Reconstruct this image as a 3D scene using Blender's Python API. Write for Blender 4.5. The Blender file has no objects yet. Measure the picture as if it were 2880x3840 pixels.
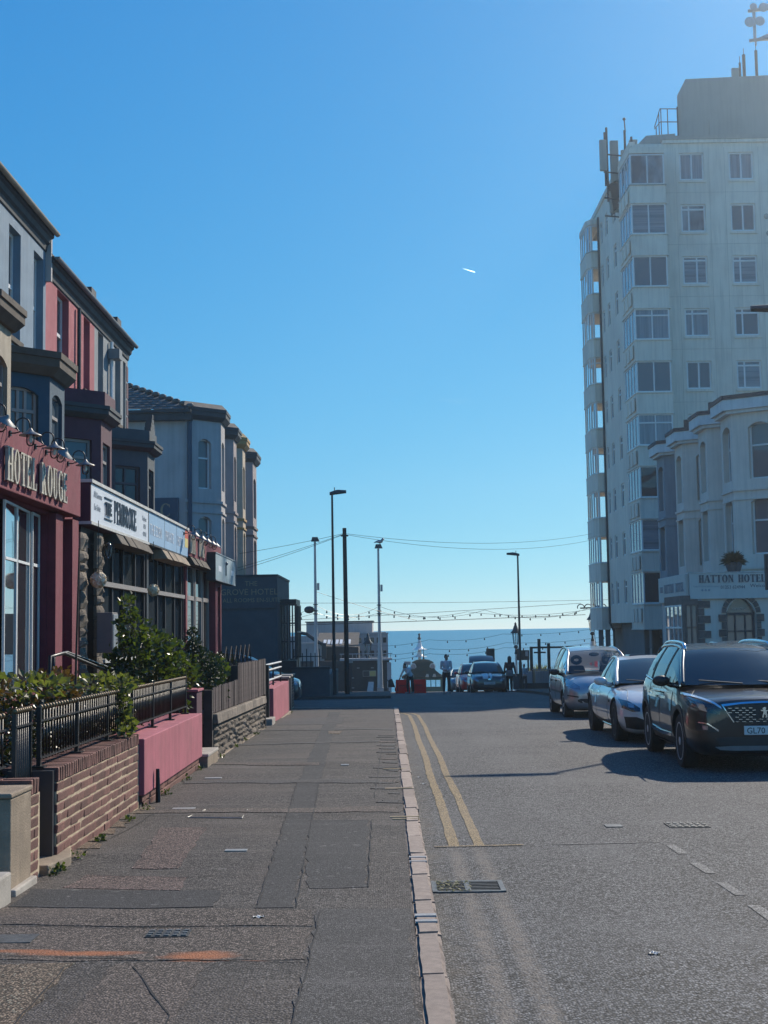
import bpy, bmesh, math, random
from mathutils import Vector, Matrix
from mathutils.bvhtree import BVHTree
random.seed(7)
SC = bpy.context.scene
COL = SC.collection
R = math.radians

# ---------------------------------------------------------------- camera
cam_d = bpy.data.cameras.new('camera')
cam = bpy.data.objects.new('camera', cam_d); COL.objects.link(cam)
cam_d.sensor_fit = 'HORIZONTAL'; cam_d.sensor_width = 36.0; cam_d.lens = 62.93
cam_d.clip_start = 0.1; cam_d.clip_end = 60000
def set_cam(pitch, roll, yaw, pos):
    fw = Vector((math.sin(yaw)*math.cos(pitch), math.cos(yaw)*math.cos(pitch), math.sin(pitch)))
    r = Vector((math.cos(yaw), -math.sin(yaw), 0)); u = r.cross(fw)
    c, s = math.cos(roll), math.sin(roll)
    r2 = r*c-u*s; u2 = u*c+r*s
    m = Matrix((r2, u2, -fw)).transposed().to_4x4(); m.translation = pos
    cam.matrix_world = m
set_cam(R(5.05), R(0.9), R(-0.0544), (0, 0, 1.65))
SC.camera = cam

# ---------------------------------------------------------------- light
AZ, EL = R(34), R(34)
world = bpy.data.worlds.new('World'); SC.world = world; world.use_nodes = True
wn = world.node_tree; wn.nodes.clear()
out = wn.nodes.new('ShaderNodeOutputWorld'); bg = wn.nodes.new('ShaderNodeBackground')
sky = wn.nodes.new('ShaderNodeTexSky'); sky.sky_type = 'NISHITA'; sky.sun_disc = False
sky.sun_elevation = EL; sky.sun_rotation = AZ; sky.altitude = 10
sky.air_density = 0.6; sky.dust_density = 0.0; sky.ozone_density = 6.0
# the camera's tone curve for the sky, channel by channel (the same in every direction)
sp = wn.nodes.new('ShaderNodeSeparateColor'); cb = wn.nodes.new('ShaderNodeCombineColor'); wn.links.new(sky.outputs[0], sp.inputs[0])
for i, (g, a) in enumerate(((1.40, 1.26), (.715, 1.02), (.36, .955))):
    m1 = wn.nodes.new('ShaderNodeMath'); m1.operation = 'MULTIPLY'; m1.inputs[1].default_value = .1; wn.links.new(sp.outputs[i], m1.inputs[0])
    m2 = wn.nodes.new('ShaderNodeMath'); m2.operation = 'POWER'; m2.inputs[1].default_value = g; wn.links.new(m1.outputs[0], m2.inputs[0])
    m3 = wn.nodes.new('ShaderNodeMath'); m3.operation = 'MULTIPLY'; m3.inputs[1].default_value = a*10; wn.links.new(m2.outputs[0], m3.inputs[0])
    wn.links.new(m3.outputs[0], cb.inputs[i])
# faint high wisps low over the sea
wt = wn.nodes.new('ShaderNodeTexCoord'); wm = wn.nodes.new('ShaderNodeMapping'); wm.inputs['Scale'].default_value = (5, 5, 30); wn.links.new(wt.outputs['Generated'], wm.inputs[0])
wz = wn.nodes.new('ShaderNodeTexNoise'); wz.inputs['Scale'].default_value = 1.4; wz.inputs['Detail'].default_value = 7; wz.inputs['Roughness'].default_value = .6; wz.inputs['Distortion'].default_value = .5; wn.links.new(wm.outputs[0], wz.inputs['Vector'])
wr = wn.nodes.new('ShaderNodeMapRange'); wr.inputs[1].default_value = .66; wr.inputs[2].default_value = .9; wr.inputs[4].default_value = .22; wn.links.new(wz.outputs[0], wr.inputs[0])
wx = wn.nodes.new('ShaderNodeMix'); wx.data_type = 'RGBA'; we = wn.nodes.new('ShaderNodeSeparateXYZ'); wn.links.new(wt.outputs['Generated'], we.inputs[0]); wb = wn.nodes.new('ShaderNodeMapRange'); wb.inputs[1].default_value = .26; wb.inputs[2].default_value = .17; wn.links.new(we.outputs[2], wb.inputs[0])
wk = wn.nodes.new('ShaderNodeMath'); wk.operation = 'MULTIPLY'; wn.links.new(wr.outputs[0], wk.inputs[0]); wn.links.new(wb.outputs[0], wk.inputs[1]); wn.links.new(wk.outputs[0], wx.inputs[0]); wn.links.new(cb.outputs[0], wx.inputs[6]); wx.inputs[7].default_value = (7.5, 8.2, 8.6, 1)
wn.links.new(wx.outputs[2], bg.inputs[0]); bg.inputs[1].default_value = 0.09
wn.links.new(bg.outputs[0], out.inputs[0])
sun_d = bpy.data.lights.new('sun', 'SUN'); sun_d.energy = 5.0; sun_d.angle = R(0.53)
sun_d.color = (1.0, 0.90, 0.76)
sun = bpy.data.objects.new('sun', sun_d); COL.objects.link(sun)
SUND = Vector((math.sin(AZ)*math.cos(EL), math.cos(AZ)*math.cos(EL), math.sin(EL)))
sun.rotation_euler = (-SUND).to_track_quat('-Z', 'Y').to_euler()
sun.location = (30, 40, 40)
SC.view_settings.view_transform = 'Standard'; SC.view_settings.look = 'None'
SC.view_settings.exposure = 0.18; SC.view_settings.gamma = 1.0
SC.view_settings.use_curve_mapping = False
SC.render.engine = 'CYCLES'
SC.cycles.max_bounces = 6; SC.cycles.transparent_max_bounces = 12
SC.cycles.use_denoising = True
SC.cycles.caustics_reflective = False; SC.cycles.caustics_refractive = False

# ---------------------------------------------------------------- helpers
def gz(y, off=0.0):
    "height of the street along its length (the road is 0.1 lower than the pavement)"
    if y < 75: return off-3e-4*max(y, 0)**2
    return off-3e-4*75*75-0.045*(y-75)

ORG = {}
def thing(name, label, cat, loc=(0, 0, 0), group=None, kind=None):
    o = bpy.data.objects.new(name, None); COL.objects.link(o); o.location = loc
    o.empty_display_size = 0.2
    ORG[o.name] = Vector(loc)
    return tag(o, label, cat, group, kind)
def tag(o, label=None, cat=None, group=None, kind=None):
    if label: o['label'] = label
    if cat: o['category'] = cat
    if group: o['group'] = group
    if kind: o['kind'] = kind
    return o
def org(p):
    return ORG.get(p.name, Vector((0, 0, 0))) if p else Vector((0, 0, 0))

class MB:
    def __init__(s): s.v = []; s.f = []; s.mi = []; s.cur = 0
    def add(s, vs, fs):
        b = len(s.v); s.v += [tuple(v) for v in vs]
        for f in fs: s.f.append([b+i for i in f]); s.mi.append(s.cur)
        return s
    def quad(s, a, b, c, d): return s.add([a, b, c, d], [(0, 1, 2, 3)])
    def box(s, x0, x1, y0, y1, z0, z1):
        return s.add([(x0,y0,z0),(x1,y0,z0),(x1,y1,z0),(x0,y1,z0),(x0,y0,z1),(x1,y0,z1),(x1,y1,z1),(x0,y1,z1)],
            [(0,3,2,1),(4,5,6,7),(0,1,5,4),(1,2,6,5),(2,3,7,6),(3,0,4,7)])
    def hexa(s, p):
        return s.add(p, [(0,3,2,1),(4,5,6,7),(0,1,5,4),(1,2,6,5),(2,3,7,6),(3,0,4,7)])
    def pbox(s, P, a0, a1, z0, z1, d0, d1):
        return s.hexa([P(a0,z0,d0),P(a1,z0,d0),P(a1,z0,d1),P(a0,z0,d1),P(a0,z1,d0),P(a1,z1,d0),P(a1,z1,d1),P(a0,z1,d1)])
    def prism(s, poly, z0, z1):
        n = len(poly)
        vs = [(x, y, z0) for x, y in poly]+[(x, y, z1) for x, y in poly]
        fs = [tuple(range(n))[::-1], tuple(range(n, 2*n))]+[(i, (i+1) % n, n+(i+1) % n, n+i) for i in range(n)]
        return s.add(vs, fs)
    def extr(s, poly3, vec):
        "closed polygon of 3-D points swept by a vector"
        n = len(poly3); w = Vector(vec)
        vs = [tuple(p) for p in poly3]+[tuple(Vector(p)+w) for p in poly3]
        return s.add(vs, [tuple(range(n))[::-1], tuple(range(n, 2*n))]+[(i, (i+1) % n, n+(i+1) % n, n+i) for i in range(n)])
    def tube(s, pts, r, n=6, caps=True):
        pts = [Vector(p) for p in pts]; rs = r if isinstance(r, (list, tuple)) else [r]*len(pts)
        rings = []; prev = None
        for i, p in enumerate(pts):
            d = (pts[min(i+1, len(pts)-1)]-pts[max(i-1, 0)])
            d = d.normalized() if d.length > 1e-9 else Vector((0, 0, 1))
            a = Vector((0, 0, 1)) if abs(d.z) < .95 else Vector((1, 0, 0))
            if prev is not None: a = prev
            u = d.cross(a)
            if u.length < 1e-5: u = d.cross(Vector((0, 1, 0.01)))
            u.normalize(); w = u.cross(d).normalized(); prev = w
            rings.append([p+(u*math.cos(2*math.pi*k/n)+w*math.sin(2*math.pi*k/n))*rs[i] for k in range(n)])
        vs = [v for rg in rings for v in rg]; fs = []
        for i in range(len(pts)-1):
            for k in range(n):
                fs.append((i*n+k, i*n+(k+1) % n, (i+1)*n+(k+1) % n, (i+1)*n+k))
        if caps: fs += [tuple(range(n))[::-1], tuple((len(pts)-1)*n+k for k in range(n))]
        return s.add(vs, fs)
    def lathe(s, c, prof, n=16, axis='z', sx=1, sy=1):
        "profile [(radius, along)] turned about an axis through c"
        vs = []; fs = []
        for r, h in prof:
            for k in range(n):
                a = 2*math.pi*k/n; x, y = r*math.cos(a)*sx, r*math.sin(a)*sy
                q = {'z': (x, y, h), 'x': (h, x, y), 'y': (x, h, y)}[axis]
                vs.append((c[0]+q[0], c[1]+q[1], c[2]+q[2]))
        for i in range(len(prof)-1):
            for k in range(n): fs.append((i*n+k, i*n+(k+1) % n, (i+1)*n+(k+1) % n, (i+1)*n+k))
        fs += [tuple(range(n))[::-1], tuple((len(prof)-1)*n+k for k in range(n))]
        return s.add(vs, fs)
    def ball(s, c, r, n=8, m=6, sc=(1, 1, 1)):
        pr = [(r*math.sin(math.pi*(i+.02)/(m+.04)), -r*math.cos(math.pi*(i+.02)/(m+.04))) for i in range(m+1)]
        b = len(s.v); s.lathe((0, 0, 0), pr, n)
        for i in range(b, len(s.v)):
            v = s.v[i]; s.v[i] = (c[0]+v[0]*sc[0], c[1]+v[1]*sc[1], c[2]+v[2]*sc[2])
        return s
    def grid(s, fn, nu, nv):
        vs = [fn(i/nu, j/nv) for j in range(nv+1) for i in range(nu+1)]
        fs = [(j*(nu+1)+i, j*(nu+1)+i+1, (j+1)*(nu+1)+i+1, (j+1)*(nu+1)+i) for j in range(nv) for i in range(nu)]
        return s.add(vs, fs)
    def mesh(s, name, mats, smooth=False, o=Vector((0, 0, 0))):
        me = bpy.data.meshes.new(name)
        me.from_pydata([(v[0]-o[0], v[1]-o[1], v[2]-o[2]) for v in s.v], [], s.f)
        for m in (mats if isinstance(mats, (list, tuple)) else [mats]): me.materials.append(m)
        if max(s.mi, default=0) > 0: me.polygons.foreach_set('material_index', s.mi)
        me.validate()
        if smooth:
            me.polygons.foreach_set('use_smooth', [True]*len(me.polygons))
            if smooth is not True: me.set_sharp_from_angle(angle=R(smooth))
        return me
    def build(s, name, mats, parent=None, smooth=False, bevel=0, fixn=True):
        o = bpy.data.objects.new(name, s.mesh(name, mats, smooth, org(parent)))
        COL.objects.link(o)
        if fixn:
            bm = bmesh.new(); bm.from_mesh(o.data); bmesh.ops.recalc_face_normals(bm, faces=bm.faces); bm.to_mesh(o.data); bm.free()
        if parent: o.parent = parent; ORG[o.name] = org(parent)
        if bevel:
            b = o.modifiers.new('b', 'BEVEL'); b.width = bevel; b.segments = 2; b.limit_method = 'ANGLE'
        return o
def inst(name, me, parent, loc, rot=(0, 0, 0), sc=(1, 1, 1)):
    o = bpy.data.objects.new(name, me); COL.objects.link(o)
    if parent: o.parent = parent; loc = Vector(loc)-org(parent)
    o.location = loc; o.rotation_euler = rot; o.scale = sc
    return o
def copy_tree(o, parent=None):
    c = o.copy(); COL.objects.link(c)
    if parent: c.parent = parent
    for ch in list(o.children): copy_tree(ch, c)
    return c

class Pl:
    "an upright plane: a runs along it, z is height, d is the distance out of it"
    def __init__(s, o, u, n): s.o, s.u, s.n = o, u, n
    def __call__(s, a, z, d=0.0):
        return (s.o[0]+s.u[0]*a+s.n[0]*d, s.o[1]+s.u[1]*a+s.n[1]*d, z)
def plane2(p, q, flip=False):
    d = Vector((q[0]-p[0], q[1]-p[1])); l = d.length; d /= l
    n = (d.y, -d.x) if not flip else (-d.y, d.x)
    return Pl(p, (d.x, d.y), n), l
def PE(x): return Pl((x, 0), (0, 1), (1, 0))       # faces +X, a = Y
def PW(x): return Pl((x, 0), (0, 1), (-1, 0))      # faces -X, a = Y
def PS(y): return Pl((0, y), (1, 0), (0, -1))      # faces the viewer, a = X

def wall(mb, P, a0, a1, z0, z1, ops=(), dep=0.12):
    "sheet of wall with real openings (a0,a1,z0,z1[,arch rise]) and their reveals"
    A = sorted({a0, a1, *[x for o in ops for x in o[:2]]}); Z = sorted({z0, z1, *[x for o in ops for x in o[2:4]]})
    for i in range(len(A)-1):
        for j in range(len(Z)-1):
            ca, cz = (A[i]+A[i+1])/2, (Z[j]+Z[j+1])/2
            if any(o[0] < ca < o[1] and o[2] < cz < o[3] for o in ops): continue
            mb.quad(P(A[i], Z[j]), P(A[i+1], Z[j]), P(A[i+1], Z[j+1]), P(A[i], Z[j+1]))
    for o in ops:
        u0, u1, w0, w1 = o[:4]; rise = o[4] if len(o) > 4 else 0
        mb.quad(P(u0, w0), P(u0, w0, -dep), P(u1, w0, -dep), P(u1, w0))
        zt = w1-rise
        mb.quad(P(u0, w0), P(u0, zt), P(u0, zt, -dep), P(u0, w0, -dep))
        mb.quad(P(u1, w0), P(u1, w0, -dep), P(u1, zt, -dep), P(u1, zt))
        if not rise:
            mb.quad(P(u0, w1), P(u1, w1), P(u1, w1, -dep), P(u0, w1, -dep))
        else:
            n = 8; arc = [(u0+(u1-u0)*k/n, zt+rise*math.sin(math.pi*k/n)**.75) for k in range(n+1)]
            for k in range(n):
                (p, q), (p2, q2) = arc[k], arc[k+1]
                mb.quad(P(p, q), P(p2, q2), P(p2, w1), P(p, w1))
                mb.quad(P(p, q), P(p, q, -dep), P(p2, q2, -dep), P(p2, q2))
    return mb

def window(par, P, a0, a1, z0, z1, cols=(), rows=(), fr=.05, dep=.1, fm=None, gm=None, inner=None, th=.05, sill=None, name='window', open_top=False):
    "one framed window set back in its opening, its glass a sub-part"
    m = MB(); d0, d1 = -dep, -dep+th
    m.pbox(P, a0, a0+fr, z0, z1, d0, d1); m.pbox(P, a1-fr, a1, z0, z1, d0, d1)
    m.pbox(P, a0+fr, a1-fr, z0, z0+fr, d0, d1); m.pbox(P, a0+fr, a1-fr, z1-fr, z1, d0, d1)
    cs = [a0+(a1-a0)*c for c in cols]
    for c in cs: m.pbox(P, c-fr*.5, c+fr*.5, z0+fr, z1-fr, d0+.002, d1-.003)
    for r in rows:
        zz = z0+(z1-z0)*r; m.pbox(P, a0+fr, a1-fr, zz-fr*.55, zz+fr*.55, d0+.004, d1+.006)
    f = m.build(name, fm, par)
    g = MB(); es = [a0]+cs+[a1]
    for i in range(len(es)-1):
        t = random.uniform(-.004, .004); t2 = random.uniform(-.004, .004)
        g.quad(P(es[i]+.01, z0+.01, d0+.015+t), P(es[i+1]-.01, z0+.01, d0+.015+t2), P(es[i+1]-.01, z1-.01, d0+.015-t), P(es[i]+.01, z1-.01, d0+.015-t2))
    g.build('pane', gm, f)
    if inner:
        c = MB(); n = 14
        c.grid(lambda u, v: P(a0+.02+(a1-a0-.04)*u, z0+.03+(z1-z0-.06)*v, d0-.09+.025*math.sin(u*n*2.6)), 40, 1)
        c.build('curtain', inner, f)
    if sill:
        sl = MB().pbox(P, a0-.06, a1+.06, z0-.1, z0-.003, -dep, .06); sl.build('sill', sill, par)
    return f

# ---------------------------------------------------------------- materials
def _n(nt, t, **k):
    n = nt.nodes.new(t)
    for a, b in k.items(): setattr(n, a, b)
    return n
def mix(nt, fac, a, b, blend='MIX'):
    m = _n(nt, 'ShaderNodeMix', data_type='RGBA', blend_type=blend)
    for sck, val in ((m.inputs[0], fac), (m.inputs[6], a), (m.inputs[7], b)):
        if isinstance(val, bpy.types.NodeSocket): nt.links.new(val, sck)
        elif isinstance(val, (int, float)): sck.default_value = val
        else: sck.default_value = (*val[:3], 1)
    return m.outputs[2]
def math_(nt, op, a, b=None, c=None):
    m = _n(nt, 'ShaderNodeMath', operation=op)
    for i, val in enumerate((a, b, c)):
        if val is None: continue
        if isinstance(val, bpy.types.NodeSocket): nt.links.new(val, m.inputs[i])
        else: m.inputs[i].default_value = val
    return m.outputs[0]
def ramp(nt, val, lo, hi):
    m = _n(nt, 'ShaderNodeMapRange'); nt.links.new(val, m.inputs[0])
    m.inputs[1].default_value = lo; m.inputs[2].default_value = hi
    return m.outputs[0]
def noise(nt, co, scale, detail=4, rough=.6, dist=0):
    n = _n(nt, 'ShaderNodeTexNoise'); n.inputs['Scale'].default_value = scale; n.inputs['Detail'].default_value = detail
    n.inputs['Roughness'].default_value = rough; n.inputs['Distortion'].default_value = dist
    nt.links.new(co, n.inputs['Vector']); return n.outputs[0]
def newmat(name):
    m = bpy.data.materials.new(name); m.use_nodes = True; nt = m.node_tree
    return m, nt, nt.nodes['Principled BSDF']
def M(name, col, rough=.75, metal=0, var=.18, scale=2.0, bump=.25, bscale=45, rnd=0, col2=None, c2=(.5, .7), c2s=.8, coat=0, spec=.5, streak=0, trans=0, bdist=.01):
    m, nt, b = newmat(name)
    co = _n(nt, 'ShaderNodeTexCoord').outputs['Object']
    c = mix(nt, ramp(nt, noise(nt, co, scale, 6), .3, .7), [x*(1-var) for x in col], [min(1, x*(1+var)) for x in col])
    if col2: c = mix(nt, ramp(nt, noise(nt, co, c2s, 5, .65, .6), *c2), c, col2)
    if streak:
        mp = _n(nt, 'ShaderNodeMapping'); mp.inputs['Scale'].default_value = (6, 6, .35); nt.links.new(co, mp.inputs[0])
        c = mix(nt, math_(nt, 'MULTIPLY', ramp(nt, noise(nt, mp.outputs[0], 1.2, 5), .45, .75), streak), c, [x*.45 for x in col])
    if rnd:
        oi = _n(nt, 'ShaderNodeObjectInfo').outputs['Random']
        h = _n(nt, 'ShaderNodeHueSaturation'); nt.links.new(c, h.inputs['Color'])
        nt.links.new(math_(nt, 'MULTIPLY_ADD', oi, rnd*2, 1-rnd), h.inputs['Value'])
        c = h.outputs[0]
    nt.links.new(c, b.inputs['Base Color'])
    b.inputs['Roughness'].default_value = rough; b.inputs['Metallic'].default_value = metal
    b.inputs['Specular IOR Level'].default_value = spec
    if coat: b.inputs['Coat Weight'].default_value = coat; b.inputs['Coat Roughness'].default_value = .03
    if bump:
        bp = _n(nt, 'ShaderNodeBump'); bp.inputs['Strength'].default_value = bump; bp.inputs['Distance'].default_value = bdist
        nt.links.new(noise(nt, co, bscale, 5), bp.inputs['Height']); nt.links.new(bp.outputs[0], b.inputs['Normal'])
    if rough > .3:
        rr = ramp(nt, noise(nt, co, scale*3, 3), .2, .8)
        nt.links.new(math_(nt, 'MULTIPLY_ADD', rr, .2, rough-.1), b.inputs['Roughness'])
    return m
def glassmat(name, tint=(.03, .04, .05), see=.0, rough=.02, wav=.15, wsc=1.6, spec=.6, pat=None, tint2=None):
    "window glass: a mirror-like sheet over a dark or see-through room"
    m, nt, b = newmat(name)
    b.inputs['Base Color'].default_value = (*tint, 1); b.inputs['Roughness'].default_value = rough
    b.inputs['Specular IOR Level'].default_value = spec
    if spec >= 1: b.inputs['Coat Weight'].default_value = 1; b.inputs['Coat IOR'].default_value = 1.7
    co = _n(nt, 'ShaderNodeTexCoord').outputs['Object']
    if pat:
        mp = _n(nt, 'ShaderNodeMapping'); mp.inputs['Scale'].default_value = pat; nt.links.new(co, mp.inputs[0])
        nt.links.new(mix(nt, ramp(nt, noise(nt, mp.outputs[0], 1, 3), .38, .62), tint, tint2), b.inputs['Base Color'])
    if wav:
        bp = _n(nt, 'ShaderNodeBump'); bp.inputs['Strength'].default_value = wav; bp.inputs['Distance'].default_value = .02
        nt.links.new(noise(nt, co, wsc, 1), bp.inputs['Height']); nt.links.new(bp.outputs[0], b.inputs['Normal'])
    if see:
        tr = _n(nt, 'ShaderNodeBsdfTransparent'); tr.inputs[0].default_value = (see, see*1.02, see*1.03, 1)
        gl = _n(nt, 'ShaderNodeBsdfGlossy'); gl.inputs['Roughness'].default_value = rough
        if wav: nt.links.new(bp.outputs[0], gl.inputs['Normal'])
        lw = _n(nt, 'ShaderNodeFresnel'); lw.inputs[0].default_value = 1.5
        ms = _n(nt, 'ShaderNodeMixShader'); nt.links.new(lw.outputs[0], ms.inputs[0])
        nt.links.new(tr.outputs[0], ms.inputs[1]); nt.links.new(gl.outputs[0], ms.inputs[2])
        nt.links.new(ms.outputs[0], nt.nodes['Material Output'].inputs[0])
    return m
def leafmat(name, a, b2, trans=.35, rough=.45):
    m, nt, b = newmat(name)
    co = _n(nt, 'ShaderNodeTexCoord').outputs['Object']
    wn_ = _n(nt, 'ShaderNodeTexWhiteNoise'); nt.links.new(_n(nt, 'ShaderNodeNewGeometry').outputs['Random Per Island'], wn_.inputs['Vector'])
    wn_.noise_dimensions = '3D'
    f = math_(nt, 'ADD', math_(nt, 'MULTIPLY', wn_.outputs[0], .6), math_(nt, 'MULTIPLY', ramp(nt, noise(nt, co, 3, 3), .3, .7), .4))
    c = mix(nt, f, a, b2); nt.links.new(c, b.inputs['Base Color']); b.inputs['Roughness'].default_value = rough
    tl = _n(nt, 'ShaderNodeBsdfTranslucent'); nt.links.new(mix(nt, 1.0, c, (1.6, 1.9, .7), 'MULTIPLY'), tl.inputs[0])
    ms = _n(nt, 'ShaderNodeMixShader'); ms.inputs[0].default_value = trans
    nt.links.new(b.outputs[0], ms.inputs[1]); nt.links.new(tl.outputs[0], ms.inputs[2])
    nt.links.new(ms.outputs[0], nt.nodes['Material Output'].inputs[0])
    return m

K = {}
K['black'] = M('black_iron', (.012, .013, .015), .4, 0, .3, 8, .15, 90)
K['brass'] = M('worn_gilt', (.16, .10, .045), .45, .3, .4, 20, .1, 60)
K['white'] = M('white_upvc', (.74, .74, .72), .4, 0, .05, 3, 0)
K['offwhite'] = M('white_weathered', (.55, .54, .5), .6, 0, .12, 3, .1, 30, streak=.4)
K['greyframe'] = M('grey_frame', (.30, .27, .25), .5, 0, .1, 4, .1)
K['darkframe'] = M('dark_frame', (.035, .035, .04), .45, 0, .2, 4, .1)
K['maroon'] = M('maroon_render', (.19, .034, .052), .85, 0, .15, 3, .5, 110, streak=.25)
K['pink'] = M('dusky_pink_render', (.40, .115, .145), .88, 0, .14, 2.5, .5, 120, streak=.4, bdist=.006, col2=(.30, .10, .115), c2=(.55, .8), c2s=1.3)
K['pinkhouse'] = M('pink_render', (.36, .10, .12), .88, 0, .14, 1.5, .4, 80, streak=.4)
K['bluehouse'] = M('blue_grey_render', (.165, .24, .31), .85, 0, .12, 1.5, .4, 60, streak=.35)
K['deepblue'] = M('deep_blue_paint', (.018, .06, .10), .7, 0, .15, 2, .2, 60)
K['paleblue'] = M('pale_grey_blue_render', (.22, .25, .265), .85, 0, .12, 1.5, .4, 60, streak=.4)
K['purple'] = M('dark_plum_paint', (.075, .022, .04), .75, 0, .15, 2, .2, 60)
K['slateblue'] = M('slate_blue_paint', (.05, .068, .08), .75, 0, .15, 2, .2, 60)
K['cream'] = M('cream_stone_paint', (.34, .29, .22), .8, 0, .15, 2, .3, 50, streak=.4)
K['fascia'] = M('dark_eaves_paint', (.028, .036, .042), .65, 0, .2, 2, .2, 40)
K['felt'] = M('roof_felt', (.085, .07, .055), .9, 0, .25, 3, .4, 50)
K['slate'] = M('roof_slate', (.10, .095, .09), .75, 0, .2, 4, .3, 40, rnd=.25)
K['gable'] = M('pale_roughcast', (.44, .42, .41), .9, 0, .1, 1.2, .6, 70, streak=.35)
K['mauve'] = M('mauve_grey_render', (.34, .29, .28), .85, 0, .12, 1.5, .4, 60, streak=.35)
K['creamhouse'] = M('cream_render', (.48, .40, .30), .85, 0, .12, 1.5, .4, 60, streak=.3)
K['ochre'] = M('ochre_paint', (.42, .25, .08), .7, 0, .15, 2, .2, 60)
K['tower'] = M('tower_render', (.78, .70, .58), .85, 0, .09, .35, .35, 25, col2=(.66, .57, .48), c2=(.45, .75), c2s=.22, streak=.4)
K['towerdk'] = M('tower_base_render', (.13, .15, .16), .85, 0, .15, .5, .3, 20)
K['pent'] = M('penthouse_render', (.34, .34, .30), .9, 0, .08, .5, .3, 25, streak=.25)
K['hatton'] = M('hatton_render', (.76, .64, .54), .85, 0, .10, .8, .4, 45, streak=.3)
K['hattonblue'] = M('blue_grey_bay_paint', (.22, .27, .30), .85, 0, .12, .8, .3, 45, streak=.3)
K['quoin'] = M('brown_quoin', (.15, .115, .10), .85, 0, .25, 6, .5, 60, rnd=.2)
K['roofdk'] = M('bay_roof_felt', (.035, .045, .055), .8, 0, .2, 2, .3, 40)
K['steel'] = M('galvanised_steel', (.35, .36, .37), .45, .6, .12, 5, .1, 40)
K['post'] = M('painted_pole', (.52, .52, .50), .6, 0, .12, 1.5, .1, 30, streak=.3)
K['dkpole'] = M('dark_pole', (.035, .038, .04), .6, .2, .2, 2, .1, 40)
K['woodpole'] = M('tarred_wood', (.05, .04, .035), .85, 0, .3, 5, .4, 40)
K['plank'] = M('weathered_brown_plank', (.075, .052, .05), .85, 0, .3, 10, .5, 70, rnd=.3, streak=.4)
K['brick'] = M('dark_red_brick', (.15, .066, .052), .88, 0, .3, 18, .7, 90, rnd=.32, bdist=.006)
K['mortar'] = M('pale_mortar', (.50, .39, .26), .95, 0, .25, 12, .6, 90)
K['stone'] = M('rough_sandstone', (.22, .18, .14), .92, 0, .35, 9, .9, 40, rnd=.3, bdist=.02)
K['stonejt'] = M('dark_stone_joint', (.055, .05, .045), .95, 0, .2, 12, .5, 90)
K['concrete'] = M('weathered_concrete', (.29, .225, .16), .92, 0, .2, 5, .6, 70, col2=(.13, .12, .10), c2=(.55, .75), c2s=2, streak=.4)
K['stepstone'] = M('pale_step_stone', (.38, .34, .29), .9, 0, .2, 5, .5, 60, col2=(.2, .18, .15), c2=(.55, .7), c2s=3)
K['kerb'] = M('granite_kerb', (.30, .235, .19), .85, 0, .22, 14, .5, 140, rnd=.18, bdist=.004)
K['rubber'] = M('tyre_rubber', (.016, .016, .018), .8, 0, .2, 10, .1, 60)
K['plastic'] = M('black_plastic', (.02, .021, .023), .5, 0, .15, 10, .1, 80)
K['chrome'] = M('chrome', (.75, .76, .78), .12, 1, .03, 5, 0)
K['alloy'] = M('alloy_wheel', (.62, .62, .63), .4, .35, .06, 5, 0)
K['red'] = leafmat('red_barrier_plastic', (.70, .03, .03), (.80, .05, .045), .55, .5)
K['green'] = M('dark_green_paint', (.02, .085, .055), .55, 0, .15, 2, .1, 30)
K['copper'] = M('green_copper_roof', (.006, .02, .016), .85, 0, .25, 1.5, .3, 20, spec=.1)
K['soil'] = M('garden_soil', (.05, .04, .03), .95, 0, .3, 5, .8, 30)
K['stalk'] = M('twig_bark', (.07, .05, .035), .9, 0, .3, 10, .3, 50)
K['grill'] = M('cast_iron_grate', (.06, .06, .058), .6, .5, .3, 20, .3, 80)
K['metalplate'] = M('worn_metal_plate', (.33, .32, .29), .5, .4, .2, 15, .2, 90)
K['gdark'] = glassmat('dark_window_glass')
K['gmid'] = glassmat('curtained_window_glass', (.10, .13, .15))
K['glight'] = glassmat('net_curtain_glass', (.13, .165, .19), wav=.1, pat=(9, 9, .25), tint2=(.24, .28, .31))
K['gblind'] = glassmat('blind_behind_glass', (.10, .13, .15), wav=.1, pat=(.2, .2, 9), tint2=(.22, .26, .29))
K['ghalf'] = glassmat('half_drawn_curtain_glass', (.05, .065, .08), wav=.1, pat=(1.1, 1.1, .5), tint2=(.24, .28, .30))
K['gsee'] = glassmat('clear_glass', see=.88, wav=0)
K['gwave'] = glassmat('old_wavy_glass', (.05, .06, .065), wav=.3, wsc=1.1, spec=1.0)
K['gdim'] = glassmat('dim_window_glass', (.012, .016, .02), wav=.1, spec=.12)
K['gdimc'] = glassmat('dim_curtained_glass', (.035, .04, .04), wav=.1, spec=.12)
K['letter'] = M('weathered_steel_letter', (.52, .47, .38), .5, .3, .25, 12, .2, 50)
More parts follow.
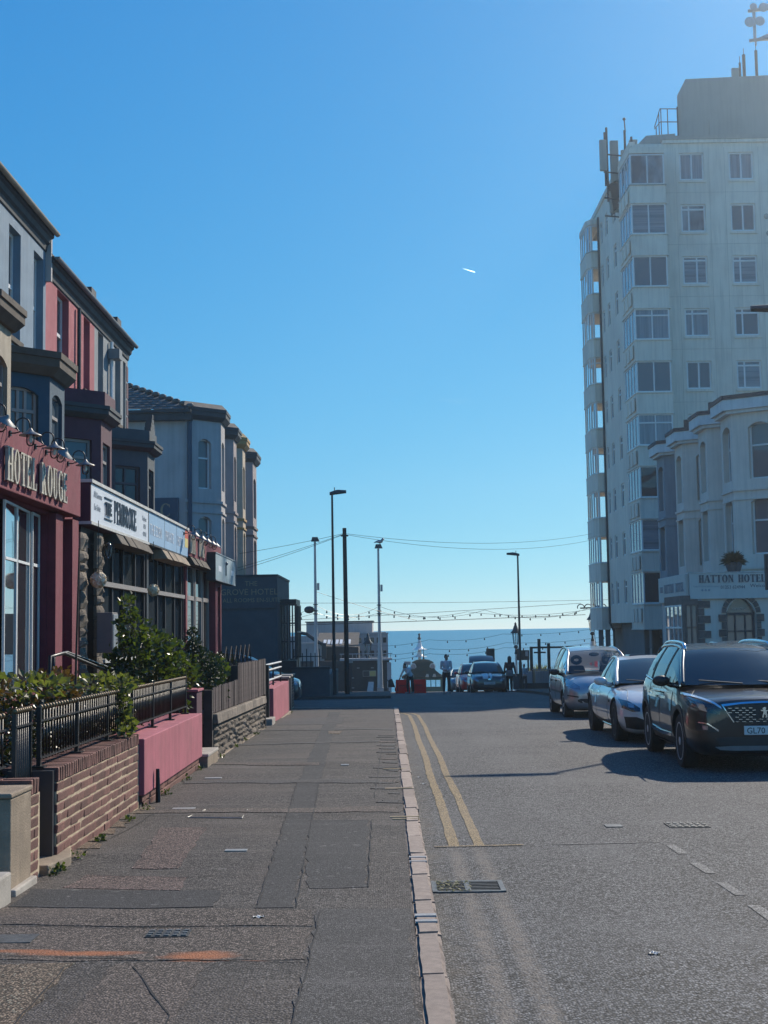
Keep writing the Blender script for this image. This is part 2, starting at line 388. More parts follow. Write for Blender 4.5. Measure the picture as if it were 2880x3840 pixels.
# ================================================================ THE GROUND
def wpos(nt): return _n(nt, 'ShaderNodeNewGeometry').outputs['Position']
def sepxyz(nt, v):
    s = _n(nt, 'ShaderNodeSeparateXYZ'); nt.links.new(v, s.inputs[0]); return s.outputs
def band(nt, v, lo, hi, soft):
    a = ramp(nt, v, lo-soft, lo+soft); b_ = ramp(nt, v, hi+soft, hi-soft)
    return math_(nt, 'MULTIPLY', a, b_)
def asphalt(name, base, agg=70, contrast=.55, warm=None, stains=None, bump=.9, blot=.25, ghosts=False, rough=.82, streaks=0):
    m, nt, b = newmat(name); p = wpos(nt)
    v = _n(nt, 'ShaderNodeTexVoronoi'); v.inputs['Scale'].default_value = agg; nt.links.new(p, v.inputs['Vector'])
    cell = _n(nt, 'ShaderNodeSeparateColor'); nt.links.new(v.outputs['Color'], cell.inputs[0])
    st = ramp(nt, cell.outputs[0], .18, .82)
    lo = [x*(1-contrast) for x in base]; hi = [x*(1+contrast*1.25) for x in base]
    c = mix(nt, st, lo, hi)
    c = mix(nt, math_(nt, 'MULTIPLY', ramp(nt, cell.outputs[1], .93, .97), .7), c, [min(.5, x*3.6) for x in base])
    c = mix(nt, math_(nt, 'MULTIPLY', ramp(nt, v.outputs['Distance'], .36, .62), .85), c, [x*.12 for x in base])
    bl = ramp(nt, noise(nt, p, .9, 6, .65, .5), .3, .72)
    c = mix(nt, math_(nt, 'MULTIPLY', bl, blot), c, [x*.5 for x in base])
    bl2 = ramp(nt, noise(nt, p, .35, 4, .6, .8), .45, .75)
    if streaks: c = mix(nt, math_(nt, 'MULTIPLY', ramp(nt, noise(nt, p, 17, 1, .3), .735, .75), .5), c, (.2, .19, .175))
    if streaks:
        mpp = _n(nt, 'ShaderNodeMapping'); mpp.inputs['Scale'].default_value = (.55, 4.2, 1); nt.links.new(p, mpp.inputs[0])
        sn = noise(nt, mpp.outputs[0], 1.0, 6, .68, .9)
        c = mix(nt, math_(nt, 'MULTIPLY', ramp(nt, sn, .52, .72), streaks), c, [x*.42 for x in base]); c = mix(nt, math_(nt, 'MULTIPLY', ramp(nt, sn, .46, .28), streaks*.8), c, [x*1.5 for x in base])
    if warm: c = mix(nt, math_(nt, 'MULTIPLY', bl2, .6), c, warm)
    fine = ramp(nt, noise(nt, p, 9, 6, .75), .62, .8)
    c = mix(nt, math_(nt, 'MULTIPLY', fine, .3), c, [x*1.7 for x in base])
    xyz = sepxyz(nt, p)
    if ghosts:
        near = ramp(nt, xyz[1], 11.6, 10.8)
        for (x0, x1) in ((.47, .57), (.67, .77)):
            g = math_(nt, 'MULTIPLY', band(nt, xyz[0], x0, x1, .03), near)
            g = math_(nt, 'MULTIPLY', g, ramp(nt, noise(nt, p, 14, 5, .8), .35, .6))
            c = mix(nt, math_(nt, 'MULTIPLY', g, .9), c, (.20, .17, .14))
        gutter = math_(nt, 'MULTIPLY', band(nt, xyz[0], .27, .42, .05), ramp(nt, noise(nt, p, 3, 5, .7), .4, .7))
        c = mix(nt, math_(nt, 'MULTIPLY', gutter, .55), c, (.11, .085, .06))
        tyre = band(nt, xyz[0], .85, 1.25, .15)
        for tx, tw_ in ((1.55, .3), (3.05, .35)):
            t_ = math_(nt, 'MULTIPLY', band(nt, xyz[0], tx, tx+tw_, .3), ramp(nt, noise(nt, p, .5, 3), .3, .7)); c = mix(nt, math_(nt, 'MULTIPLY', t_, .35), c, [x*1.35 for x in base])
        ns_ = _n(nt, 'ShaderNodeTexNoise'); ns_.inputs['Scale'].default_value = 1.6; ns_.inputs['Detail'].default_value = 5; nt.links.new(p, ns_.inputs['Vector'])
        va = _n(nt, 'ShaderNodeVectorMath', operation='MULTIPLY_ADD'); nt.links.new(ns_.outputs['Color'], va.inputs[0]); va.inputs[1].default_value = (.9, .9, 0); nt.links.new(p, va.inputs[2])
        vc = _n(nt, 'ShaderNodeTexVoronoi', feature='DISTANCE_TO_EDGE'); vc.inputs['Scale'].default_value = .45; nt.links.new(va.outputs[0], vc.inputs['Vector'])
        ck = math_(nt, 'MULTIPLY', ramp(nt, vc.outputs['Distance'], .006, .002), ramp(nt, noise(nt, p, .6, 3), .48, .6)); c = mix(nt, math_(nt, 'MULTIPLY', ck, .8), c, (.02, .02, .02))
        spots = math_(nt, 'MULTIPLY', ramp(nt, noise(nt, p, 2.6, 2, .4), .70, .76), band(nt, xyz[0], 1.2, 4.5, .6)); c = mix(nt, math_(nt, 'MULTIPLY', spots, .55), c, (.03, .03, .031))
        c = mix(nt, math_(nt, 'MULTIPLY', tyre, .15), c, [x*.55 for x in base])
    if stains:
        for (sx, sy, rx, ry, col, k) in stains:
            dx = math_(nt, 'DIVIDE', math_(nt, 'SUBTRACT', xyz[0], sx), rx); dy = math_(nt, 'DIVIDE', math_(nt, 'SUBTRACT', xyz[1], sy), ry)
            d = math_(nt, 'ADD', math_(nt, 'MULTIPLY', dx, dx), math_(nt, 'MULTIPLY', dy, dy))
            d = math_(nt, 'ADD', d, math_(nt, 'MULTIPLY_ADD', noise(nt, p, 8, 5, .7), 1.6, -.8))
            c = mix(nt, math_(nt, 'MULTIPLY', ramp(nt, d, 1.1, .1), k), c, col)
    nt.links.new(c, b.inputs['Base Color']); b.inputs['Roughness'].default_value = rough
    b.inputs['Specular IOR Level'].default_value = .35
    bp = _n(nt, 'ShaderNodeBump'); bp.inputs['Strength'].default_value = bump; bp.inputs['Distance'].default_value = .006
    hgt = math_(nt, 'ADD', math_(nt, 'MULTIPLY', v.outputs['Distance'], -1.0), math_(nt, 'MULTIPLY', cell.outputs[2], .7))
    hgt = math_(nt, 'ADD', hgt, math_(nt, 'MULTIPLY', noise(nt, p, 160, 3), .6))
    nt.links.new(hgt, bp.inputs['Height']); nt.links.new(bp.outputs[0], b.inputs['Normal'])
    return m
OR = (.40, .135, .05)
K['road'] = asphalt('road_asphalt', (.128, .125, .121), 70, 1.0, (.145, .14, .134), ghosts=True, bump=1.0)
K['pave'] = asphalt('footway_tarmac', (.104, .091, .081), 74, 1.0, (.122, .097, .08), blot=.6, bump=1.0, streaks=.85,
    stains=[(-1.0, 7.13, .24, .16, OR, .85), (-1.62, 7.22, .36, .07, OR, .8), (-.68, 7.06, .12, .08, OR, .55), (-1.95, 7.28, .25, .05, OR, .6)])
K['pavedark'] = asphalt('fresh_dark_tarmac', (.058, .056, .056), 110, .6, bump=.5, blot=.3, streaks=.4)
K['pavegrey'] = asphalt('smooth_grey_tarmac', (.088, .082, .078), 110, .6, bump=.45, blot=.3, streaks=.5)
K['pavebrown'] = asphalt('brown_tarmac', (.135, .108, .089), 80, .85, (.13, .1, .085), blot=.3,
    stains=[(-1.62, 7.22, .36, .07, OR, .8), (-1.0, 7.13, .22, .12, OR, .8), (-1.95, 7.28, .25, .05, OR, .6)])
K['pavered'] = asphalt('reddish_tarmac', (.165, .115, .098), 80, .8, blot=.25)
K['pavetan'] = asphalt('tan_tarmac', (.20, .15, .105), 80, .8, (.19, .12, .075), blot=.25)
K['yellow'] = asphalt('worn_yellow_line_paint', (.40, .29, .15), 85, .5, (.26, .2, .13), bump=.5, blot=.45)
K['whiteline'] = asphalt('worn_white_line_paint', (.27, .26, .24), 85, .5, (.18, .17, .16), bump=.5, blot=.5)
K['far'] = M('promenade_ground', (.10, .10, .10), .9, 0, .15, .3, .2, 5)

def strip(mb, x0, x1, ys, zf, nx=1):
    for j in range(len(ys)-1):
        for i in range(nx):
            a, b_ = x0+(x1-x0)*i/nx, x0+(x1-x0)*(i+1)/nx
            mb.quad((a, ys[j], zf(a, ys[j])), (b_, ys[j], zf(b_, ys[j])), (b_, ys[j+1], zf(b_, ys[j+1])), (a, ys[j+1], zf(a, ys[j+1])))
def frange(a, b, s):
    n = max(1, int(round((b-a)/s))); return [a+(b-a)*i/n for i in range(n+1)]
rz = lambda x, y: gz(y, -.1)

# one sheet of land from behind the viewer to the sea wall
m = MB(); ys = frange(-12, 76, 1.0)+frange(78, 182, 4)[1:]
ys = sorted(set(ys)); strip(m, -160, 160, ys, rz, 4)
m.quad((-160, 182, rz(0, 182)), (160, 182, rz(0, 182)), (160, 182, -14), (-160, 182, -14))
road = m.build('road', K['road'], smooth=False); tag(road, kind='structure')

# footway on the left, with its dips and swells
def swell(x, y):
    s = .006*math.sin(y*1.35+.6*x)+.004*math.sin(y*3.1+1.3+x*.7)+.003*math.sin(x*4+y*.6)
    for yc, w, h in ((12.9, .35, .018), (15.7, .3, .014), (18.2, .35, .016), (21.9, .35, .018), (25.4, .4, .02), (8.3, .25, .01), (28.7, .5, .02), (32, .5, .02)):
        s += h*math.exp(-((y-yc-.08*x)/w)**2)
    k = min(1, max(0, (.05-x)/.5)); return s*k
pz = lambda x, y, o=0: gz(y)+swell(x, y)+o
m = MB(); ys = frange(-4, 37.2, .12); nx = 14
m.grid(lambda u, v: (-2.75+2.879*u, -4+41.2*v, pz(-2.75+2.879*u, -4+41.2*v)), nx, len(ys)-1)
m.quad((-2.75, 37.2, pz(-2.75, 37.2)), (.11, 37.2, pz(.11, 37.2)), (.11, 37.2, -1), (-2.75, 37.2, -1))

pavement = m.build('pavement', K['pave'], smooth=True, fixn=False); tag(pavement, kind='structure')

def patch(name, poly, mat, lift=.004, par=None, jag=.02, step=.14, zf=None):
    "thin overlay of tarmac following the ground, with slightly uneven edges"
    zf = zf or pz
    pts = []
    for i in range(len(poly)):
        a, b_ = Vector(poly[i]), Vector(poly[(i+1) % len(poly)])
        n = max(1, int((b_-a).length/step))
        for k in range(n):
            p = a.lerp(b_, k/n); pts.append((p.x+random.uniform(-jag, jag), p.y+random.uniform(-jag, jag)))
    bm = bmesh.new(); vs = [bm.verts.new((x, y, 0)) for x, y in pts]
    f = bm.faces.new(vs); bmesh.ops.triangulate(bm, faces=[f])
    y0, y1 = min(p[1] for p in pts), max(p[1] for p in pts); x0, x1 = min(p[0] for p in pts), max(p[0] for p in pts)
    for (lo, hi, no, st) in ((y0, y1, (0, 1, 0), .14), (x0, x1, (1, 0, 0), .3)):
        q = lo+st
        while q < hi:
            bmesh.ops.bisect_plane(bm, geom=bm.verts[:]+bm.edges[:]+bm.faces[:], plane_co=(q, q, 0), plane_no=no); q += st
    for v in bm.verts: v.co.z = zf(v.co.x, v.co.y)+lift
    ed = [e for e in bm.edges if e.is_boundary]
    r = bmesh.ops.extrude_edge_only(bm, edges=ed)
    for g in r['geom']:
        if isinstance(g, bmesh.types.BMVert): g.co.z -= .012
    bmesh.ops.recalc_face_normals(bm, faces=bm.faces)
    me = bpy.data.meshes.new(name); bm.to_mesh(me); bm.free(); me.materials.append(mat)
    o = bpy.data.objects.new(name, me); COL.objects.link(o)
    if par: o.parent = par
    return o
TP = 'tarmac_patch'
patch(TP, [(-2.39, 9.12), (-1.12, 8.95), (-1.08, 8.36), (-2.36, 8.48)], K['pavedark'], par=pavement)
patch(TP, [(-.44, 8.24), (.10, 8.25), (.11, 2.5), (-.46, 2.5), (-.43, 6.9)], K['pavegrey'], par=pavement)
patch(TP, [(-2.44, 8.45), (-.46, 8.22), (-.46, 7.82), (-2.35, 7.95)], K['pavebrown'], par=pavement)
patch(TP, [(-2.33, 7.92), (-.46, 7.79), (-.46, 7.0), (-1.2, 7.04), (-2.2, 7.08)], K['pavebrown'], .003, par=pavement)
patch(TP, [(-2.0, 11.98), (-1.6, 11.94), (-1.53, 9.85), (-1.86, 9.88)], K['pavered'], par=pavement)
patch(TP, [(-2.14, 9.7), (-1.42, 9.5), (-1.4, 9.0), (-2.2, 9.15)], K['pavered'], .003, par=pavement)
patch(TP, [(-1.45, 33.5), (-1.2, 33.5), (-.8, 15.6), (-.6, 8.3), (-.82, 8.3), (-1.05, 15.6)], K['pavedark'], .003, par=pavement)
patch(TP, [(-2.3, 6.95), (-1.62, 7.0), (-1.58, 4.0), (-2.4, 4.0)], K['pavetan'], par=pavement)
patch(TP, [(-1.4, 6.98), (-.95, 6.99), (-.9, 4.2), (-1.45, 4.2)], K['pavebrown'], .003, par=pavement)
patch(TP, [(-2.46, 13.3), (.09, 13.25), (.09, 12.75), (-2.42, 12.85)], K['pavebrown'], .005, par=pavement, jag=.05)
patch(TP, [(-2.4, 15.95), (.09, 15.7), (.09, 15.35), (-2.4, 15.55)], K['pavegrey'], .005, par=pavement, jag=.05)
patch(TP, [(-2.4, 18.4), (-.95, 18.1), (-.95, 17.8), (-2.4, 18.05)], K['pavebrown'], .005, par=pavement, jag=.05)
patch(TP, [(-2.4, 21.9), (.09, 22.3), (.09, 21.9), (-2.4, 21.5)], K['pavegrey'], .005, par=pavement, jag=.04)
patch(TP, [(-2.4, 25.5), (.09, 25.7), (.09, 25.1), (-2.4, 25.1)], K['pavegrey'], .005, par=pavement, jag=.04)
patch(TP, [(-1.1, 24.9), (-.88, 24.9), (-.86, 24.2), (-1.08, 24.2)], K['pavetan'], .007, par=pavement)
patch(TP, [(-.75, 12.3), (-.2, 12.3), (-.16, 9.0), (-.55, 9.0)], K['pavedark'], .003, par=pavement)
patch(TP, [(-2.35, 30.4), (-1.0, 30.5), (-.95, 27.8), (-2.3, 27.6)], K['pavegrey'], .003, par=pavement)
rp = random.Random(3)
for k in range(17):      # broken edge along the kerb
    y = 13.7+k*.62+rp.uniform(-.2, .2); w = rp.uniform(.18, .42); x = .1-rp.uniform(.14, .34)
    patch(TP, [(x, y), (x+.05, y+w*.5), (.10, y+w*.55), (.10, y-w*.4), (x+.08, y-w*.3)], K[rp.choice(['pavegrey', 'pavebrown', 'pavedark', 'pavegrey'])], .006, par=pavement, jag=.03, step=.07)
def crack(pts, w=.014, mat='soil', name='joint', lift=.0065):
    P_ = [Vector(p) for p in pts]; L = []; Rr = []
    dense = []
    for a, b_ in zip(P_, P_[1:]):
        n = max(1, int((b_-a).length/.16))
        dense += [a.lerp(b_, k/n) for k in range(n)]
    dense.append(P_[-1])
    for i, p in enumerate(dense):
        d = (dense[min(i+1, len(dense)-1)]-dense[max(i-1, 0)]).normalized(); n = Vector((-d.y, d.x))
        j = rp.uniform(-.008, .008); ww = w*rp.uniform(.35, 1)*.5
        L.append(p+n*(j+ww)); Rr.append(p+n*(j-ww))
    m = MB()
    for i in range(len(L)-1):
        m.quad(*[(q.x, q.y, pz(q.x, q.y, lift)) for q in (L[i], Rr[i], Rr[i+1], L[i+1])])
    return m.build(name, K[mat], pavement)
K['seam'] = M('dark_tarmac_seam', (.018, .018, .019), .9, 0, .3, 10, .2, 60)
for c in ([(-2.4, 7.94), (-1.6, 7.86), (-.44, 7.79)], [(-1.2, 7.05), (-.43, 6.95)], [(-.43, 8.2), (-.42, 6.9), (-.45, 2.5)], [(-2.3, 7.2), (-1.3, 7.08)],
          [(-2.3, 12.7), (-1.2, 12.5), (.05, 12.72)], [(-2.0, 12.0), (-.9, 11.75)], [(-.16, 12.3), (-.15, 9.0)], [(-.75, 12.3), (-.16, 12.2)], [(-1.05, 15.5), (-.82, 8.4)],
          [(-.8, 15.5), (-.58, 8.3)], [(-2.2, 9.65), (-1.45, 9.5), (-.85, 9.55)], [(-2.4, 21.4), (-1.1, 21.5), (.05, 21.8)], [(-2.4, 18.0), (-1.0, 17.9)],
          [(-1.1, 22.9), (-2.2, 23.1)], [(-.9, 27.2), (.0, 26.8)], [(-2.2, 29.0), (-1.0, 28.8)], [(-2.4, 15.5), (.05, 15.3)], [(-1.3, 6.9), (-.97, 6.0), (-.93, 4.0)],
          [(-1.64, 6.9), (-1.6, 4.2)], [(-.1, 21.5), (-.16, 14)], [(-.7, 31), (.0, 31.2)], [(-2.2, 33.4), (-.7, 33.5), (-.68, 31.7)], [(-2.42, 10.2), (-2.2, 13.0)]):
    crack(c, .013, 'seam')

# litter of sandy grit along the foot of the walls
rg = random.Random(11)
for k in range(9):
    y = 9.9+k*.42; w = rg.uniform(.05, .13)
    patch('grit_drift', [(-2.5, y), (-2.44+w, y+.05), (-2.44+w*.8, y+.3), (-2.5, y+.4)], K['pavetan'], .006, par=pavement, jag=.03, step=.07)

# kerb: one stone after another
kerb = thing('kerb', None, None, (0, 0, 0), kind='structure')
me_k = None; rk = random.Random(5)
for v_ in range(3):
    b = MB(); b.box(-.07, .066, -.452, .452, -.25, .004)
    bm = bmesh.new(); bm.from_mesh(b.mesh('kerb_stone', K['kerb']))
    bmesh.ops.bevel(bm, geom=[e for e in bm.edges], offset=.016, segments=2, affect='EDGES')
    bmesh.ops.subdivide_edges(bm, edges=[e for e in bm.edges if abs((e.verts[0].co-e.verts[1].co).y) > .5], cuts=6)
    for v in bm.verts:
        v.co.x += rk.uniform(-.004, .004); v.co.z += rk.uniform(-.003, .003)
    me = bpy.data.meshes.new('kerb_stone'); bm.to_mesh(me); bm.free(); me.materials.append(K['kerb'])
    me_k = (me_k or [])+[me]
y = 1.2
while y < 35.3:
    inst('kerb_stone', rk.choice(me_k), kerb, (.20+rk.uniform(-.006, .006), y+.456, gz(y+.456)+rk.uniform(-.004, .006)), (math.atan(-6e-4*(y+.456)), 0, rk.uniform(-.006, .006)))
    y += .914
for k in range(5):            # round the corner into the side street
    a = k/5*math.pi/2+.16; cx, cy = -.75, 35.3
    inst('kerb_stone', me_k[k % 3], kerb, (cx+.95*math.cos(a), cy+.95*math.sin(a)+.45, gz(cy+.95*math.sin(a)+.45)), (0, 0, a), (1, .36, 1))
for k in range(12):
    inst('kerb_stone', me_k[k % 3], kerb, (-1.25-k*.914, 36.72, gz(36.72)), (0, 0, math.pi/2))
K['kpaint'] = M('pale_blue_marking_paint', (.30, .31, .31), .9, 0, .25, 20, .2, 80)
K['ypaint'] = M('pale_yellow_marking_paint', (.42, .32, .19), .9, 0, .2, 20, .2, 80)
for (y, w, mt, x0, x1) in ((8.02, .06, 'kpaint', .135, .262), (7.86, .055, 'kpaint', .135, .262), (10.12, .05, 'kpaint', .135, .262), (9.94, .035, 'kpaint', .135, .262),
        (12.42, .04, 'ypaint', .0, .262), (12.28, .03, 'ypaint', .02, .262), (14.8, .05, 'ypaint', -.05, .25), (17.1, .05, 'ypaint', -.08, .25)):
    MB().hexa([(x0, y, gz(y)-.004), (x1, y, gz(y)-.004), (x1, y+w, gz(y+w)-.004), (x0, y+w, gz(y+w)-.004),
               (x0, y, gz(y)+.0085), (x1, y, gz(y)+.0085), (x1, y+w, gz(y+w)+.0085), (x0, y+w, gz(y+w)+.0085)]).build('paint_mark', K[mt], kerb)

# painted lines on the road
def rline(name, pts, w, mat, lift=.004, wob=.006):
    m = MB(); P_ = []
    for (xa, ya), (xb, yb) in zip(pts, pts[1:]):
        n = max(1, int(math.hypot(xb-xa, yb-ya)/.25)); P_ += [(xa+(xb-xa)*k/n, ya+(yb-ya)*k/n) for k in range(n)]
    P_.append(pts[-1]); L = []
    for i, (x, y_) in enumerate(P_):
        q, p = P_[min(i+1, len(P_)-1)], P_[max(i-1, 0)]; l = math.hypot(q[0]-p[0], q[1]-p[1]); nx_, ny_ = -(q[1]-p[1])/l, (q[0]-p[0])/l
        a, c = w/2+rk.uniform(-wob, wob), w/2+rk.uniform(-wob, wob)
        L.append(((x+nx_*a, y_+ny_*a), (x-nx_*c, y_-ny_*c)))
    for (a, b_), (c, d) in zip(L, L[1:]):
        m.quad(*[(q[0], q[1], rz(0, q[1])+lift) for q in (a, b_, d, c)])
    return m.build(name, K[mat], road)
def yl(x): return [(x, 11.33), (x+.005, 15), (x-.01, 17.5), (x+.01, 20), (x-.005, 24), (x+.015, 28), (x-.01, 33.2), (x-.12, 34.3), (x-.5, 35.6)]
rline('yellow_line', yl(.525), .09, 'yellow'); rline('yellow_line', yl(.735), .085, 'yellow')
rline('yellow_line', [(.36, 11.28), (1.1, 11.31)], .035, 'yellow', .008)
rline('bay_marking', [(1.35, 11.33), (2.25, 11.36)], .03, 'whiteline')
for y in (11.2, 10.32, 9.5, 8.7, 7.85, 7.0): rline('bay_marking', [(2.29, y), (2.30, y-.46)], .075, 'whiteline')
rline('centre_line', [(2.2, 47.5), (4.4, 47.6)], .12, 'whiteline'); rline('centre_line', [(-5, 46.5), (-3.4, 46.4)], .12, 'whiteline')

# right-hand footway and forecourts
m = MB(); m.grid(lambda u, v: (5.95+7.5*u, -6+43*v, gz(-6+43*v)), 2, 40); m.grid(lambda u, v: (5.95+40*u, 49+26*v, gz(49+26*v)), 2, 20)
m.quad((5.95, -6, 0), (5.95, 37, gz(37)), (5.95, 37, -1), (5.95, -6, -1)); m.quad((5.95, 49, gz(49)), (5.95, 75, gz(75)), (5.95, 75, -3), (5.95, 49, -3))
m.quad((5.95, 49, gz(49)), (45, 49, gz(49)), (45, 49, -1.5), (5.95, 49, -1.5))
rpv = m.build('far_pavement', K['pavegrey'], fixn=False); tag(rpv, kind='structure')
m = MB(); m.grid(lambda u, v: (-3.2+3.3*u, 50+25*v, gz(50+25*v)), 1, 20)
m.quad((.1, 50, gz(50)), (.1, 75, gz(75)), (.1, 75, -3), (.1, 50, -3)); m.quad((-3.2, 50, gz(50)), (.1, 50, gz(50)), (.1, 50, -2), (-3.2, 50, -2))
tag(m.build('corner_pavement', K['pavegrey'], fixn=False), kind='structure')
m = MB(); m.grid(lambda u, v: (-14+11.22*u, -4+41*v, gz(-4+41*v)+.02), 1, 20)
tag(m.build('garden_ground', K['soil'], fixn=False), kind='structure')

# sea to the horizon
mt, nt, b = newmat('sea_water'); p = wpos(nt)
b.inputs['Base Color'].default_value = (.018, .085, .125, 1); b.inputs['Roughness'].default_value = .35; b.inputs['Specular IOR Level'].default_value = .12
mp = _n(nt, 'ShaderNodeMapping'); mp.inputs['Scale'].default_value = (.12, .35, 1); nt.links.new(p, mp.inputs[0])
bp = _n(nt, 'ShaderNodeBump'); bp.inputs['Strength'].default_value = 1.0; bp.inputs['Distance'].default_value = 1.6
nt.links.new(noise(nt, mp.outputs[0], 1.0, 6, .62, .4), bp.inputs['Height']); nt.links.new(bp.outputs[0], b.inputs['Normal'])
c = mix(nt, ramp(nt, noise(nt, mp.outputs[0], .06, 5, .6), .35, .7), (.004, .19, .31), (.012, .235, .365)); nt.links.new(c, b.inputs['Base Color'])
m = MB()
ring = [400.02, 700, 1500, 4000, 12000, 40000]
for a, c_ in zip(ring, ring[1:]):
    m.quad((-a*1.5-300, a, -12), (a*1.5+300, a, -12), (c_*1.5+300, c_, -12), (-c_*1.5-300, c_, -12))
sea = m.build('sea', mt, fixn=False); tag(sea, kind='structure')
m = MB(); m.quad((-169.9, 182, -12), (169.9, 182, -12), (169.9, 399.98, -12), (-169.9, 399.98, -12)); tag(m.build('inshore_sea', mt, fixn=False), kind='structure')

# ironwork set in the ground
K['grill2'] = M('worn_iron_frame', (.13, .13, .125), .5, .6, .4, 25, .3, 90)
g = thing('drain_grate', 'black slotted gully grate choked with leaves against the kerb', 'drain', (.53, 9.47, rz(0, 9.47)))
m = MB(); z0 = rz(0, 9.47)
x0, x1, y0, y1 = .30, .76, 9.28, 9.67
m.box(x0-.02, x0+.015, y0, y1, z0-.02, z0+.012); m.box(x1-.015, x1+.02, y0, y1, z0-.02, z0+.012)
m.box(x0+.015, x1-.015, y0-.005, y0+.03, z0-.02, z0+.011); m.box(x0+.015, x1-.015, y1-.03, y1+.005, z0-.02, z0+.011); m.box(.505, .545, y0+.03, y1-.03, z0-.02, z0+.013)
m.build('frame', K['grill2'], g)
MB().box(x0+.015, x1-.015, y0+.03, y1-.03, z0-.02, z0+.002).build('pit', K['rubber'], g)
for k in range(6):
    y = y0+.055+k*.055
    for a, c_ in ((x0+.02, .503), (.547, x1-.02)): MB().box(a, c_, y, y+.022, z0-.01, z0+.0095).build('bar', K['grill'], g)
rl0 = random.Random(6); lm_ = MB()
for _ in range(130):
    x_, y_ = rl0.uniform(.31, .55)-.0*rl0.random(), rl0.uniform(9.29, 9.66); a_ = rl0.uniform(0, 6.28); l_ = rl0.uniform(.008, .022); c_, s_ = math.cos(a_)*l_, math.sin(a_)*l_*.6; zz_ = z0+rl0.uniform(.008, .02)
    lm_.quad((x_-c_, y_-s_, zz_), (x_+s_*.5, y_-c_*.4, zz_+.004), (x_+c_, y_+s_, zz_+.006), (x_-s_*.5, y_+c_*.4, zz_))
o_ = lm_.build('leaf_litter', leafmat('dry_leaf', (.12, .13, .05), (.34, .28, .15), .2, .7), g, fixn=False); o_['kind'] = 'stuff'
def cover(x, y, w, d, label, zf, mat='metalplate', ribs=0, cat='access cover', rot=0):
    z = zf(x, y); o = thing('access_cover', label, cat, (x, y, z))
    MB().box(x-w/2, x+w/2, y-d/2, y+d/2, z-.02, z+.008).build('plate', K[mat], o)
    if ribs:
        for k in range(ribs):
            for j in range(3):
                xx = x-w/2+w*(k+.5)/ribs; yy = y-d/2+d*(j+.5)/3
                MB().box(xx-w*.28/ribs, xx+w*.28/ribs, yy-d*.09, yy+d*.09, z, z+.014).build('rib', K['grill2'], o)
    o.rotation_euler = (0, 0, rot); return o
cover(-1.25, 7.68, .24, .17, 'small broken cast iron cover in brown tarmac of the pavement', pz, 'grill', 5)
cover(-2.12, 7.58, .3, .2, 'pale rectangular plate at the left edge of the pavement', pz, 'grill2')
cover(-2.02, 13.36, .22, .1, 'thin bright cover beside the foot of the brick wall', pz)
cover(-1.19, 10.53, .17, .08, 'small bright stopcock lid amid dark tarmac', pz)
cover(-2.1, 16.2, .2, .12, 'small bright lid near the pink wall', pz)
cover(-.58, 17.8, .1, .1, 'tiny white lid in the middle of the pavement', pz)
cover(2.02, 12.36, .15, .16, 'small plain lid in the road beside the ribbed cover', rz, 'grill2')
cover(2.68, 12.33, .36, .3, 'ribbed iron cover in the road', rz, 'grill', 6)
o = thing('inspection_frame', 'bright metal frame of an infilled inspection cover in the pavement', 'access cover', (-1.6, 12.8, pz(-1.6, 12.8)))
for a, c_ in (((-1.86, 12.5), (-1.78, 13.15)), ((-1.35, 12.42), (-1.37, 13.12)), ((-1.86, 12.5), (-1.35, 12.42))):
    MB().tube([(a[0], a[1], pz(*a)+.006), (c_[0], c_[1], pz(*c_)+.006)], .004, 4).build('edge_strip', K['metalplate'], o)
def cone(): pass
for (x, y, zf, lb) in ((-.78, 8.04, pz, 'crumpled pale paper scrap on the pavement'), (1.42, 7.45, rz, 'white paper scrap lying on the near road'), (.36, 17.0, rz, 'foil wrapper in the gutter by the yellow lines'), (.4, 16.2, rz, 'torn foil wrapper in the gutter nearer the viewer')):
    z = zf(x, y); m = MB(); m.grid(lambda u, v: (x-.03+.06*u, y-.02+.04*v, z+.008+.006*math.sin(u*9+v*4)), 5, 3)
    tag(m.build('litter', K['offwhite']), lb, 'litter')
# ================================================================ LEFT: GARDEN WALLS
rb = random.Random(21)
def brick_mesh(l, d, h, mat, name='brick', n=3, j=.004):
    res = []
    for k in range(n):
        m = MB(); m.box(-d, 0, -l/2, l/2, 0, h); bm = bmesh.new(); bm.from_mesh(m.mesh(name, mat))
        for v in bm.verts: v.co += Vector((rb.uniform(-j, j), rb.uniform(-j*.6, j*.6), rb.uniform(-j*.5, j*.5)))
        bmesh.ops.bevel(bm, geom=[e for e in bm.edges if e.calc_length() < 9 and all(v.co.x > -d*.5 for v in e.verts)], offset=.005, segments=1, affect='EDGES')
        me = bpy.data.meshes.new(name); bm.to_mesh(me); bm.free(); me.materials.append(mat); res.append(me)
    return res
BR = brick_mesh(.2185, .1, .0635, K['brick']); BS = brick_mesh(.064, .215, .102, K['brick']); BH = brick_mesh(.1, .1, .064, K['brick'])
